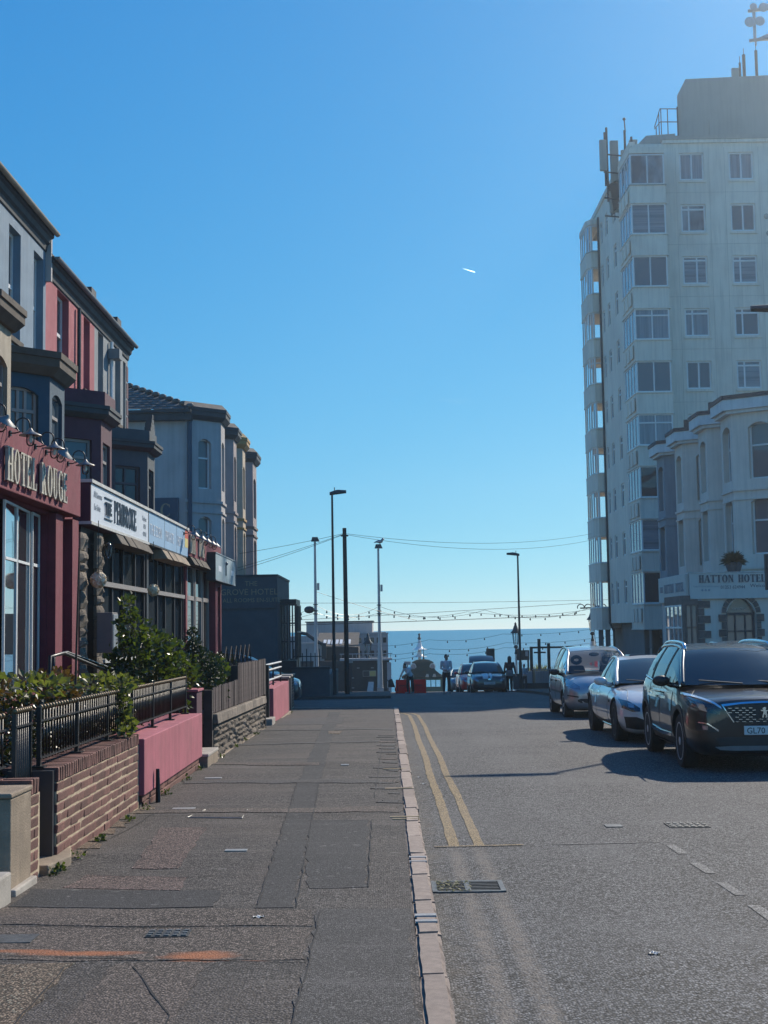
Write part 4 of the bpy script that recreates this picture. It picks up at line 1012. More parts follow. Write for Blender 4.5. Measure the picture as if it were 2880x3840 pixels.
def house(name, label, y0, y1, mat, zt, wins, fmat, gmat=None, over=.17, back=-13.5):
    h = thing(name, label, 'building', (XU, (y0+y1)/2, gz((y0+y1)/2)))
    m = MB(); wall(m, PE(XU), y0, y1, 3.6, zt, [(a, b_, c, d) for a, b_, c, d in wins], .2)
    m.box(back, XU-.55, y0+.002, y1-.002, -1, zt); m.quad((XU, y0, 3.6), (XU, y0, zt), (XU-.6, y0, zt), (XU-.6, y0, 3.6)); m.quad((XU, y1, 3.6), (XU, y1, zt), (XU-.6, y1, zt), (XU-.6, y1, 3.6))
    m.build('wall', mat, h)
    for a, b_, c, d in wins: window(h, PE(XU), a+.004, b_-.004, c+.004, d-.004, (), (.5,), .07, .195, fmat, K['gdark'], sill=K['felt'])
    eaves(h, XU, y0, y1, zt+.02, over, K['fascia'], gmat or K['fascia'])
    slate_roof(h, XU+over-.05, zt+.03, (XU+back)/2, zt+2.4, y0, y1); slate_roof(h, back, zt, (XU+back)/2, zt+2.4, y0, y1)
    return h
hA = house('hotel_building', 'nearest hotel building with maroon ground floor and cream bay', 10, 22.35, K['cream'], 9.9, [(13, 13.9, 7.2, 9.2)], K['greyframe'])
hB = house('terraced_house', 'blue grey rendered house with a deep blue first floor bay', 22.35, 27.05, K['bluehouse'], 9.9, [(24.35, 25.15, 7.2, 9.3), (26.1, 26.85, 7.2, 9.3)], K['white'], K['cream'])
hC = house('terraced_house', 'pink rendered house with a dark plum first floor bay', 27.05, 31.65, K['pinkhouse'], 9.42, [(28.0, 29.05, 7.3, 9.0), (30.5, 31.15, 7.3, 9.0)], K['white'], K['paleblue'])
hD = house('terraced_house', 'pale blue grey house at the end of the first terrace', 31.65, 35.8, K['paleblue'], 9.42, [(32.05, 32.65, 7.1, 9.0), (34.1, 34.8, 7.1, 9.0), (35.15, 35.5, 7.1, 8.9)], K['white'], K['paleblue'])
# party upstand where the eaves step down, downpipes, rooflights
MB().box(XU-.4, XU+.12, 27.0, 27.1, 8.9, 9.9).build('party_wall', K['gable'], hB)
MB().tube([(XU+.07, 29.75, 9.0), (XU+.07, 29.75, 4.2)], .045, 8).build('downpipe', K['black'], hC)
MB().tube([(XU+.07, 33.3, 9.0), (XU+.07, 33.3, 4.2)], .05, 8).build('downpipe', K['white'], hD)
MB().box(XU+.02, XU+.3, 33.15, 33.5, 8.55, 8.8).build('rain_hopper', K['paleblue'], hD)
for h_, y in ((hC, 30.6), (hD, 33.6)): MB().box(XU-.15, XU+.16, y, y+.5, 9.5, 9.72).build('roof_vent', K['fascia'], h_)
for k in range(10): MB().box(XU-.3, XU+.012, 35.6, 35.815, 4.3+k*.46, 4.3+k*.46+.4).build('quoin', K['purple'], hD)

# first-floor bays
WZ = [(4.75, 6.05)]
canted_bay(hA, XU, XB, 20.1, 21.35, 3.9, 6.55, K['cream'], WZ, K['greyframe'], K['gdark'], name='bay')
bay_roof(hA, XU, XB, 20.1, 21.35, 6.55, .36, .2, K['felt'])
canted_bay(hB, XU, XB, 23.85, 24.95, 3.9, 6.3, K['deepblue'], WZ, K['greyframe'], K['gmid'], name='bay', cols=(.3, .5, .7))
bay_roof(hB, XU, XB, 23.85, 24.95, 6.3, .42, .2, K['felt'])
canted_bay(hC, XU, XB, 28.2, 29.3, 3.9, 6.2, K['purple'], [(4.55, 5.75)], K['greyframe'], K['gmid'], name='bay', arch=0)
bay_roof(hC, XU, XB, 28.2, 29.3, 6.2, .28, .18, K['fascia']); MB().prism([(XU, 27.35), (XB+.08, 28.2), (XB+.08, 29.3), (XU, 30.15)], 6.505, 6.8).build('parapet', K['purple'], hC)
canted_bay(hD, XU, XB, 33.75, 34.8, 3.9, 6.25, K['slateblue'], [(4.5, 5.85)], K['slateblue'], K['gdark'], name='bay', arch=0, cols=(.45,))
bay_roof(hD, XU, XB, 33.75, 34.8, 6.25, .26, .18, K['fascia']); MB().prism([(XU, 32.9), (XB+.05, 33.75), (XB+.05, 34.8), (XU, 35.6)], 6.535, 6.8).build('parapet', K['slateblue'], hD)
m = MB()
for k, (w, zz) in enumerate(((.32, 6.8), (.24, 6.93), (.15, 7.05), (.07, 7.16))): m.box(XB-.12, XB+.04, 34.3-w, 34.3+w, zz, zz+.13)
m.build('parapet_finial', K['slateblue'], hD)

# ground-floor front: extension shell, pilasters, windows
m = MB()
def ext_wall(h, y0, y1, mat, ops, x=XG, zt=4.0, dep=.1):
    m = MB(); wall(m, PE(x), y0, y1, gz(y0)-.6, zt, ops, dep); m.quad((x, y0, zt), (x, y1, zt), (XU, y1, zt), (XU, y0, zt)); m.quad((x, y0, -1), (x, y0, zt), (XU, y0, zt), (XU, y0, -1))
    m.quad((x, y1, -1), (x, y1, zt), (XU, y1, zt), (XU, y1, -1))
    m.build('ground_floor', mat, h)
ext_wall(hA, 10, 19.75, K['maroon'], [(12.9, 15.92, .95, 3.3), (16.0, 18.25, .95, 3.3), (18.68, 19.22, .6, 3.2)])
K['curtw'] = M('pale_drape', (.5, .52, .53), .9, 0, .1, 6, 0)
window(hA, PE(XG), 12.92, 15.9, .96, 3.29, (.33, .67), (.7,), .06, .06, K['white'], K['gwave'])
PR = Pl((XG+.07, 16.0), (-.083, .9965), (.9965, .083))
window(hA, PR, .01, .78, .96, 3.29, (), (.7,), .03, .03, K['white'], K['gwave'], th=.03)
window(hA, PR, .80, 1.66, .96, 3.29, (), (.7,), .03, .03, K['white'], K['gwave'], th=.03)
window(hA, PR, 1.70, 2.24, .96, 3.29, (), (.7,), .035, .0, K['white'], K['gwave'], th=.03)
window(hA, PE(XG), 18.69, 19.21, .61, 3.19, (), (.62,), .05, .09, K['greyframe'], K['gdark'], name='side_window')
for (a, b_) in ((18.27, 18.66), (19.24, 19.62)): MB().box(XG-.05, XG+.12, a, b_, -.4, 3.32).build('pillar', K['maroon'], hA)
ext_wall(hB, 20.3, 26.0, K['darkframe'], [(20.75, 21.2, .3, 3.0), (21.75, 25.9, .55, 3.25)])
MB().box(XG-.5, XG-.3, 20.3, 21.4, -.2, 3.2).build('porch_door', K['deepblue'], hB)
ext_wall(hC, 26.002, 30.6, K['darkframe'], [(26.1, 30.5, .55, 3.3)])
for h, y0, y1 in ((hB, 21.77, 25.88), (hC, 26.12, 30.48)):
    n = 4; w_ = (y1-y0)/n
    for k in range(n):
        a, b_ = 0, w_-.06
        window(h, Pl((XG-.13, y0+w_*k+.02), (.14, .990), (.990, -.14)), a, b_, .57, 3.22, (), (.25, .72), .06, .06+.02*(k % 2), K['darkframe'], K['gdim'] if k % 2 else K['gdimc'])
    MB().box(XG-.05, XG+.05, y0, y1, 2.44, 2.52).build('transom_rail', K['greyframe'], h); MB().box(XG-.05, XG+.07, y0, y1, 1.2, 1.26).build('sill_rail', K['offwhite'], h)  # transom paler than its frame: sunlight on it put into the colour
ext_wall(hD, 30.602, 37.15, K['maroon'], [(30.8, 34.3, .9, 3.3), (34.9, 37.0, .7, 2.9)], XG+.05)
for k in range(3):
    a = 30.82+k*1.16; window(hD, PE(XG+.05), a, a+1.14, .92, 3.28, (), (.66,), .09, .05-.02*k, K['greyframe'], K['gdimc'])
for k in range(3):
    a = .02+k*.69; window(hD, Pl((XG+.13, 34.9), (-.083, .9965), (.9965, .083)), a, a+.67, .72, 2.88, (), (.62,), .05, .03, K['greyframe'], K['gwave'])
MB().box(XG-.05, XG+.25, 34.34, 34.8, -1, 3.2).build('pillar', K['maroon'], hD)
# rough stone pilasters either side of the porch
for yq, lb in ((19.80, 'a'), (20.95, 'b')):
    z = -.2; k = 0
    while z < 3.05:
        hh = rb.uniform(.13, .3); w_ = .17+.03*(k % 2)+rb.uniform(-.015, .015)
        o = inst('stone', rb.choice(RS), hB, (XG+.11, yq+.17, z+hh/2), (0, 0, 0), (.06, w_*2, hh-.012)); z += hh; k += 1
    MB().box(XG-.1, XG+.05, yq+.02, yq+.32, -.4, 3.06).build('pilaster_core', K['stonejt'], hB)
# stone slab canopies under the signs
def canopy(h, y0, y1, z, mat, x=-4.42):
    n = max(3, int((y1-y0)/.55)); w_ = (y1-y0)/n
    for k in range(n):
        a, b_ = y0+w_*k+.008, y0+w_*(k+1)-.008; t = .05*math.sin(math.pi*(k+.5)/n)
        MB().hexa([(XG-.02, a, z-.2), (x+.1+t, a, z-.2), (x+.1+t, b_, z-.2+rb.uniform(-.01, .01)), (XG-.02, b_, z-.2),
                   (XG-.02, a, z), (x-.02+t, a, z-.01), (x-.02+t, b_, z-.01), (XG-.02, b_, z)]).build('canopy_slab', K[mat], h, bevel=.012)
canopy(hB, 21.9, 24.9, 3.33, 'felt'); canopy(hC, 26.5, 29.6, 3.33, 'concrete'); canopy(hD, 30.3, 33.4, 3.4, 'felt')

# ---------------------------------------------------------------- signs
sg = thing('hotel_sign', 'long maroon fascia with raised serif letters nearest the viewer', 'sign', (-4.5, 16, 3.7))
MB().box(-4.62, -4.40, 9.5, 19.3, 3.35, 4.12).build('fascia', K['maroon'], sg, bevel=.01)
serif(sg, PE(-4.40), 'HOTEL', 15.36, 3.45, .40, .82, K['letter'], .02, .055, .1, t=.2)
serif(sg, PE(-4.40), 'ROUGE', 16.9, 3.45, .40, .82, K['letter'], .02, .055, .1, t=.2)
K['signwhite'] = M('white_sign_panel', (.62, .66, .70), .5, 0, .05, 2, .05, 40, streak=.12)
K['signblue'] = M('pale_blue_sign_panel', (.30, .45, .60), .5, 0, .08, 1, .05, 40, streak=.15)
K['signteal'] = M('weathered_teal_sign_panel', (.22, .32, .36), .6, 0, .3, 2.5, .2, 40, col2=(.35, .42, .44), c2=(.45, .65), c2s=1.5, streak=.3)
K['ink'] = M('dark_blue_ink', (.03, .06, .09), .5, 0, .1, 5, 0)
K['inkgrey'] = M('faded_grey_ink', (.28, .32, .36), .6, 0, .1, 5, 0)
K['inkgold'] = M('faded_gold_ink', (.26, .22, .14), .6, 0, .15, 5, 0)
K['stopred'] = M('red_print', (.55, .1, .06), .6, 0, .1, 5, 0); K['printyel'] = M('yellow_print', (.6, .5, .18), .6, 0, .1, 5, 0)
XS = -4.42; P = PE(XS)
sg = thing('hotel_sign', 'long white sign box with dark raised letters over the dark bay windows', 'sign', (XS, 22.5, 3.6))
MB().box(XS-.24, XS-.004, 20.05, 24.95, 3.3, 3.98).build('box', K['purple'], sg)
MB().quad(P(20.08, 3.36), P(24.93, 3.36), P(24.93, 3.93), P(20.08, 3.93)).build('panel', K['signwhite'], sg)
MB().box(XS-.25, XS+.03, 20.03, 24.96, 3.94, 3.99).build('top_trim', K['offwhite'], sg); MB().box(XS-.2, XS+.02, 20.03, 24.96, 3.31, 3.355).build('bottom_trim', K['offwhite'], sg)
serif(sg, P, 'PEMBROKE', 21.78, 3.47, .36, .80, K['ink'], .004, .014, .09, t=.14)
serif(sg, P, 'THE', 21.05, 3.54, .2, .95, K['ink'], .01, .03, .08)
for z in (3.47, 3.8): MB().box(XS, XS+.02, 21.02, 21.6, z, z+.018).build('rule', K['ink'], sg)
text(sg, P, 'All Rooms', 20.25, 3.74, .14, K['inkgrey']); text(sg, P, 'En-Suite', 20.28, 3.55, .14, K['inkgrey'])
text(sg, P, 'Telephone', 24.3, 3.72, .12, K['inkgrey'], wsc=.8); text(sg, P, '0253', 24.42, 3.58, .12, K['inkgrey']); text(sg, P, '429011', 24.36, 3.44, .12, K['inkgrey'])
sg = thing('hotel_sign', 'pale blue three panel sign with faded white words and a rainbow corner', 'sign', (XS, 27.5, 3.6))
MB().box(XS-.24, XS-.004, 24.99, 29.95, 3.33, 3.98).build('box', K['fascia'], sg)
for a, b_ in ((25.0, 26.75), (26.78, 28.3), (28.33, 29.93)): MB().quad(P(a, 3.36), P(b_, 3.36), P(b_, 3.94), P(a, 3.94)).build('panel', K['signblue'], sg)
MB().box(XS-.25, XS+.03, 24.98, 29.96, 3.945, 3.995).build('top_trim', K['offwhite'], sg)
text(sg, P, 'THE EDEN', 25.1, 3.52, .3, K['signwhite'], wsc=.95); text(sg, P, 'PRIVATE', 26.85, 3.52, .3, K['signwhite'], wsc=.95); text(sg, P, 'HOTEL', 28.4, 3.52, .3, K['signwhite'], wsc=.9)
for mt, z0, z1 in (('stopred', 3.75, 3.93), ('printyel', 3.55, 3.75)): MB().quad(P(29.45, z0, .003), P(29.92, z0, .003), P(29.92, z1, .003), P(29.45+.1*(z1-3.5), z1, .003)).build('print', K[mt], sg)
sg = thing('hotel_sign', 'maroon fascia with tall pale letters under five small swan neck lamps', 'sign', (XS, 31.5, 3.6))
MB().box(XS-.2, XS, 29.98, 33.0, 3.4, 3.96).build('fascia', K['maroon'], sg)
serif(sg, P, 'HOTEL', 30.1, 3.46, .42, .5, K['letter'], .01, .04, .1, t=.2); serif(sg, P, 'ROUGE', 31.5, 3.46, .42, .5, K['letter'], .01, .04, .1, t=.2)
sg = thing('hotel_sign', 'weathered blue grey sign board at the end of the first terrace', 'sign', (-4.2, 35, 3.2))
MB().box(-4.42, -4.204, 33.05, 37.3, 2.95, 3.65).build('box', K['fascia'], sg)
MB().quad(*[PE(-4.2)(a, z) for a, z in ((33.07, 2.98), (37.28, 2.98), (37.28, 3.62), (33.07, 3.62))]).build('panel', K['signteal'], sg)
for (a, b_, z0, z1) in ((33.05, 37.3, 3.622, 3.65), (33.05, 37.3, 2.95, 2.978), (37.27, 37.3, 2.98, 3.62)): MB().box(-4.21, -4.185, a, b_, z0, z1).build('trim', K['steel'], sg)
MB().box(-4.2, -4.18, 35.1, 35.22, 3.15, 3.42).build('emblem', K['ink'], sg); MB().ball((-4.19, 35.16, 3.46), .05, 8, 6).build('emblem', K['ink'], sg)
for a in (33.6, 36.3): MB().quad(*[PE(-4.197)(a+x, z) for x, z in ((0, 3.2), (.6, 3.2), (.6, 3.34), (0, 3.34))]).build('faded_print', K['signwhite'], sg)

# ---------------------------------------------------------------- swan-neck lamps
K['lampglass'] = glassmat('clear_lamp_glass', (.5, .47, .42), see=.93, wav=0, rough=.08)
K['bulb'] = M('frosted_bulb', (.75, .7, .6), .5, 0, .05, 5, 0)
def swan(y, label, z=4.08, s=1.0, tilt=0.0, x0=-4.4):
    o = thing('swan_neck_lamp', label, 'lamp', (x0, y, z), group='swan neck lamps on the terrace signs'); L = lambda p: (x0+p[0]*s, y+p[1]*s, z+p[2]*s)
    MB().box(x0-.03, x0+.02, y-.05*s, y+.05*s, z-.06*s, z+.05*s).build('bracket', K['black'], o)
    pts = [(0, 0, 0), (.12, 0, .0)]+[(.28+.15*math.cos(R(250-a)), 0, .17+.15*math.sin(R(250-a))) for a in range(0, 230, 25)]+[(.44, 0, .05)]
    MB().tube([L(p) for p in pts], .016*s, 7).build('arm', K['black'], o, smooth=True)
    hd_ = MB(); hd_.lathe((0, 0, 0), [(.025, .1), (.05, .06), (.085, .02), (.235, -.05), (.24, -.06), (.1, -.035), (.06, -.04)], 20)
    gl = MB(); gl.lathe((0, 0, 0), [(.085, -.04), (.088, -.2), (.075, -.25), (.04, -.28), (.002, -.285)], 16)
    bb = MB(); bb.lathe((0, 0, 0), [(.03, -.04), (.035, -.1), (.05, -.15), (.03, -.2), (.002, -.21)], 10)
    M_ = Matrix.Translation(Vector(L((.44, 0, .0))))@Matrix.Rotation(tilt, 4, 'Y')@Matrix.Rotation(tilt*.3, 4, 'X')@Matrix.Scale(s, 4)
    for mb_, nm, mt in ((hd_, 'shade', 'shademetal'), (gl, 'glass', 'lampglass'), (bb, 'bulb', 'bulb')):
        mb_.v = [tuple(M_@Vector(v)) for v in mb_.v]; mb_.build(nm, K[mt], o, smooth=40)
K['shademetal'] = M('dull_zinc_shade', (.20, .20, .195), .45, .5, .15, 10, .05, 40)
for y, lb, t in ((14.6, 'swan neck lamp at the left picture edge over the near maroon fascia, tilted', .55), (15.62, 'swan neck lamp hanging upright over the first letters of the near maroon fascia', 0), (16.76, 'swan neck lamp hanging upright over the middle of the near maroon fascia', .05),
                 (17.3, 'tilted swan neck lamp in front of the last letters of the near maroon fascia', .6), (18.5, 'swan neck lamp at the right end of the near maroon fascia', 0)):
    swan(y, lb, 4.03, .56, t)
for k, y in enumerate((29.3, 30.4, 31.3, 32.2, 32.9)):
    swan(y, ['first and nearest', 'second', 'middle', 'fourth', 'last and farthest'][k]+' of the small swan neck lamps over the far maroon sign', 3.84, .56, .35, -4.42)
bl_ = thing('bulkhead_lamp', 'caged oval wall lamp on the stone pilaster by the porch', 'lamp', (-4.4, 21.15, 3.0))
MB().ball((-4.38, 21.15, 2.98), .09, 10, 8, (.8, .8, 1.5)).build('glass', K['lampglass'], bl_, smooth=True)
for k in range(4): MB().tube([(-4.38+.085*math.cos(k*1.57+.4), 21.15+.085*math.sin(k*1.57+.4), 2.86), (-4.38+.1*math.cos(k*1.57+.4), 21.15+.1*math.sin(k*1.57+.4), 2.98), (-4.38+.06*math.cos(k*1.57+.4), 21.15+.06*math.sin(k*1.57+.4), 3.11)], .007, 4).build('cage_bar', K['black'], bl_)
K['straw'] = M('woven_straw', (.78, .66, .48), .85, 0, .25, 12, .3, 60)
def topiary(y, z, label):
    o = thing('hanging_ball', label, 'ornament', (-4.3, y, z), group='straw balls hanging before the terrace'); rr = random.Random(int(y*10)); r = .112 if y < 22 else .102
    MB().ball((-4.3, y, z), r*.86, 12, 9).build('core', K['straw'], o, smooth=True)
    m = MB()
    for _ in range(330):
        d = Vector((rr.gauss(0, 1), rr.gauss(0, 1), rr.gauss(0, 1))).normalized(); t = d.cross(Vector((rr.uniform(-1, 1), rr.uniform(-1, 1), rr.uniform(-1, 1)))).normalized()
        c = Vector((-4.3, y, z))+d*r*rr.uniform(.88, 1.04); u = d.cross(t); a, b_ = .026, .008
        m.quad(c+t*a+u*b_, c-t*a+u*b_, c-t*a-u*b_+d*.01, c+t*a-u*b_+d*.01)
    m.build('woven_cover', K['straw'], o, fixn=False); MB().tube([(-4.3, y, z+r*.9), (-4.3, y, 3.36)], .006, 4).build('chain', K['black'], o)
topiary(20.05, 2.47, 'larger nearer straw ball hanging by the stone pilasters'); topiary(24.8, 2.46, 'smaller straw ball hanging before the second dark bay window')
K['cabgrey'] = M('cabinet_grey', (.16, .145, .14), .6, 0, .1, 5, .05, 40)
cb = thing('meter_cabinet', 'grey metal meter cabinet beside the porch behind the shrub', 'cabinet', (-4.4, 20.6, 1.4))
MB().box(-4.38, -4.14, 20.3, 20.7, 1.38, 1.99).build('box', K['cabgrey'], cb, bevel=.01); MB().box(-4.138, -4.128, 20.33, 20.67, 1.41, 1.96).build('door', K['steel'], cb, bevel=.004)
hr = thing('step_handrail', 'pair of black tube handrails descending from the hotel entrance', 'handrail', (-3.8, 17, .1))
for dx in (0, .42):
    MB().tube([(-3.75-dx*.2, 14.9+dx*1.2, .8), (-3.75-dx*.2, 15.0+dx*1.2, 1.42), (-3.72-dx*.2, 15.5+dx*1.2, 1.45), (-3.5, 18.6+dx*1.5, 1.0), (-3.48, 18.9+dx*1.5, .9), (-3.48, 18.95+dx*1.5, .1)], .022, 8).build('rail', K['black'], hr, smooth=True)
pl = thing('notice_plates', 'two small pale plates fixed to the low dark rails behind the garden railing', 'plates', (-3.1, 17.8, .8))
for k in range(2): MB().box(-3.02, -3.0, 17.0+k*.5, 17.4+k*.5, .78, .95).build('plate', K['offwhite'], pl)
MB().tube([(-3.03, 16.8, 1.0), (-3.03, 18.2, 1.0)], .015, 5).build('rail', K['black'], pl)
for k in range(8): MB().tube([(-3.03, 16.8+k*.2, .1), (-3.03, 16.8+k*.2, 1.0)], .01, 4).build('bar', K['black'], pl)
# front steps behind the hedge
fs_ = thing('entrance_steps', 'stone steps up to the hotel entrance behind the hedge', 'steps', (-4.2, 19, 0))
for k in range(4): MB().box(-4.6, -3.5-.0, 18.6+k*.0, 21.2, -.3+k*.0, .1+.0*k).build('landing', K['concrete'], fs_) if k == 0 else MB().box(-4.6, -3.6-.25*k, 18.65, 21.15, .1+.15*(k-1)+.002, .1+.15*k).build('step', K['concrete'], fs_)
# ================================================================ SECOND TERRACE, BEYOND THE SIDE STREET
def chain_house(y0, yb0, yb1, mat, cornmat, label, zc, xs=-6.25, band=None, wm='white', first=False, roofm='fascia', ztop=None):
    h = thing('terraced_house', label, 'building', (-8, (yb0+yb1)/2, gz(yb0)))
    h['group'] = 'far left terrace beyond the side street'; xw = -7.45; y1 = yb1+1.6
    zt = zc-.5
    o, segs = canted_bay(h, xw, xs, yb0, yb1, -1.5, zt, mat, [(1.0, 3.0), (4.1, 6.05), (7.1, 9.0)], K[wm], K['gmid'], cant=1.15, arch=.16, cwin=(.36, .72), dep=.2, rows=(.62,))
    bay_roof(h, xw, xs, yb0, yb1, zt, .46, .2, cornmat, cant=1.15, slope=.2)
    MB().box(-16, xw-.02, y0, y1, -2, zt+.1).build('wall', mat, h)
    if not first: slate_roof(h, xw+.35, zt+.3, -12, zt+3.0, y0, y1)
    for z in (6.55, 3.45):     # string courses round the bay
        for P, l in segs: MB().pbox(P, -.02, l+.02, z, z+.1, .002, .06).build('string_course', band or mat, h); MB().pbox(P, -.02, l+.02, z-.38, z-.3, .002, .05).build('string_course', band or mat, h)
    return h
g1 = chain_house(50.0, 51.0, 52.2, K['gable'], K['fascia'], 'pale grey gable ended house on the corner of the side street', 10.2, first=True)
chain_house(54.2, 55.2, 56.3, K['mauve'], K['fascia'], 'mauve grey bay fronted house second along the far terrace', 10.15)
chain_house(57.8, 58.7, 59.8, K['creamhouse'], K['ochre'], 'cream bay fronted house with ochre cornice and bands', 10.25, band=K['ochre'])
chain_house(62.2, 63.2, 65.0, K['mauve'], K['fascia'], 'last brown and grey bay fronted house of the far terrace', 10.2, band=K['quoin'])
# roughcast gable towards us, its roof and sign
m = MB(); wall(m, PS(49.98), -16, -7.45, -2, 10.0, [], .1); m.build('gable_wall', K['gable'], g1)
MB().box(-16.1, -7.2, 49.66, 50.3, 9.62, 9.98).build('eaves', K['fascia'], g1)
MB().box(-16.1, -7.2, 49.56, 49.68, 9.9, 10.0).build('gutter', K['fascia'], g1)
MB().quad((-7.1, 50, 10.08), (-7.1, 56, 10.08), (-11.4, 56, 11.95), (-11.36, 52.3, 11.9)).build('roof', K['slate'], g1)
for r_ in range(15):              # slate courses seen over the eaves, hipped towards the street
    z = 10.02+r_*.125; y = 49.6+r_*.19; xe = -7.3-r_*.29
    x = -15.9+(.2 if r_ % 2 else 0)
    while x < xe-.05:
        l = min(.42, xe-x); MB().hexa([(x+.006, y, z), (x+l-.006, y, z), (x+l-.006, y+.3, z+.14), (x+.006, y+.3, z+.14), (x+.006, y, z+.03), (x+l-.006, y, z+.03), (x+l-.006, y+.3, z+.17), (x+.006, y+.3, z+.17)]).build('slate', K['slate'], g1); x += l
for k in range(15): MB().ball((-7.25-k*.29, 49.75+k*.19, 10.16+k*.125), .13, 8, 5, (1.25, 1, .8)).build('ridge_tile', K['slate'], g1)
cs = thing('wall_sign', 'dark blue sign with pale letters C fixed on the roughcast gable', 'sign', (-8.2, 49.9, 5.9))
MB().box(-8.6, -7.72, 49.88, 49.97, 4.6, 6.72).build('board', K['deepblue'], cs)
for z in (6.0, 5.3): serif(cs, PS(49.88), 'C', -8.4, z, .5, 1.0, K['inkgold'], .003, .012)
MB().tube([(-7.3, 49.92, 9.6), (-7.3, 49.92, 3.0)], .09, 8).build('downpipe', K['deepblue'], g1)
# dark single-storey hotel front with painted sign, and its glazed bay
gh = thing('hotel_extension', 'dark single storey hotel front with a glazed bay at the far corner', 'building', (-4.8, 52, -1))
MB().box(-7.4, -4.06, 49.9, 56, -2, 3.72).build('wall', K['slateblue'], gh)
MB().box(-7.42, -4.03, 49.86, 56.02, 3.722, 3.8).build('coping', K['fascia'], gh)
for a in range(2):
    window(gh, PS(51.19), -4.02+.3*a, -3.74+.3*a-.02, .6, 2.7, (.5,), (.33, .66), .05, .0, K['darkframe'], K['gsee'])
MB().box(-4.06, -3.45, 51.2, 53.6, 2.72, 2.9).build('bay_roof', K['darkframe'], gh); MB().box(-4.06, -3.45, 51.2, 53.6, -2, .58).build('bay_base', K['darkframe'], gh)
for k in range(3): window(gh, PE(-3.47), 51.22+k*.8, 52.0+k*.8, .6, 2.7, (), (.5,), .05, .0, K['darkframe'], K['gsee'])
ns = thing('painted_sign', 'faded gold hotel lettering painted on the dark side wall', 'sign', (-4.8, 49.88, 3.2))
MB().box(-7.2, -4.1, 49.85, 49.897, 2.55, 3.68).build('board', K['slateblue'], ns)
text(ns, PS(49.85), 'THE', -5.02, 3.38, .26, K['inkgold'], align='CENTER'); text(ns, PS(49.85), 'GROVE HOTEL', -5.1, 3.05, .32, K['inkgold'], align='CENTER', wsc=1.0); text(ns, PS(49.85), 'ALL ROOMS EN-SUITE', -5.0, 2.78, .22, K['inkgold'], align='CENTER')
lw_ = thing('low_wall', 'dark low boundary wall with iron railings on the far corner', 'wall', (-3, 52, -1))
MB().box(-3.62, -2.2, 51.0, 51.35, -2, .25).build('wall', K['slateblue'], lw_); MB().box(-3.66, -2.16, 50.96, 51.39, .252, .33).build('coping', K['fascia'], lw_)
MB().box(-2.62, -2.2, 51.35, 60, -2, .0).build('wall', K['slateblue'], lw_)
for k in range(7): MB().tube([(-3.55+k*.16, 51.2, .33), (-3.55+k*.16, 51.2, .85+.16*(k % 3 == 0))], .02, 5).build('railing_bar', K['black'], lw_)
MB().tube([(-3.6, 51.2, .72), (-2.5, 51.2, .72)], .018, 5).build('rail', K['black'], lw_)

# ================================================================ POLES AND WIRES
def street_lamp(label, x, y, h, sgn, arm=.55, bh=1.0, thick=1.0):
    z = gz(y); o = thing('street_lamp', label, 'street lamp', (x, y, z), group='tall modern street lamps')
    MB().tube([(x, y, z), (x, y, z+1.6), (x, y, z+1.62), (x, y, z+h)], [.105*thick, .1*thick, .078*thick, .05*thick], 10).build('pole', K['dkpole'], o, smooth=40)
    m = MB(); n = 9; rows = []
    for i in range(n):
        t = i/(n-1); w = .17*math.sin(math.pi*min(1, .16+.8*t))**.6; hh = .12*(1-abs(t-.45)*.9); px = x+sgn*(-.1+(arm+.75)*t*bh); pz_ = z+h+.02+.08*t
        rows.append([(px, y-w, pz_), (px, y-w*.5, pz_+hh), (px, y, pz_+hh*1.25), (px, y+w*.5, pz_+hh), (px, y+w, pz_), (px, y, pz_-.05)])
    vs = [v for r_ in rows for v in r_]; fs = [(i*6+k, i*6+(k+1) % 6, (i+1)*6+(k+1) % 6, (i+1)*6+k) for i in range(n-1) for k in range(6)]+[tuple(range(6)), tuple((n-1)*6+k for k in range(6))]
    m.add(vs, fs); m.build('lantern', K['dkpole'], o, smooth=50); MB().tube([(x+sgn*.1, y, z+h+.1), (x+sgn*.1, y, z+h+.3)], .018, 5).build('photocell', K['dkpole'], o)
    return o
street_lamp('tall dark street lamp on the far left corner beside the telegraph pole', -2.16, 54.5, 8.1, 1, .1, .8, .85)
street_lamp('dark street lamp standing right of the parked striped car', 7.95, 81, 8.0, -1, .1, .9, 1.0)
street_lamp('street lamp at the right edge of the picture in front of the tower', 8.9, 27.4, 8.3, -1, .6, 1.0)
tp = thing('telegraph_pole', 'plain tarred wooden telegraph pole carrying the wires', 'telegraph pole', (-1.7, 56, gz(56)))
MB().tube([(-1.69, 56, gz(56)), (-1.72, 56, 5.95)], [.105, .085], 10).build('pole', K['woodpole'], tp, smooth=50); MB().lathe((-1.72, 56, 5.6), [(.16, 0), (.16, .05)], 10).build('bracket', K['black'], tp)
def catenary(p, q, sag, n=18): return [(p[0]+(q[0]-p[0])*t/n, p[1]+(q[1]-p[1])*t/n, p[2]+(q[2]-p[2])*t/n-sag*4*(t/n)*(1-t/n)) for t in range(n+1)]
def wire(label, p, q, sag, r=.008, name='overhead_wire'):
    o = MB().tube(catenary(p, q, sag), r, 4, False).build(name, K['black']); return tag(o, label, 'wire', group='overhead wires')
wire('upper wire from the telegraph pole towards the tower', (-1.7, 56, 5.72), (12.9, 84, 7.5), .5); wire('lower wire from the telegraph pole towards the tower', (-1.7, 56, 5.68), (12.9, 84, 7.1), .6)
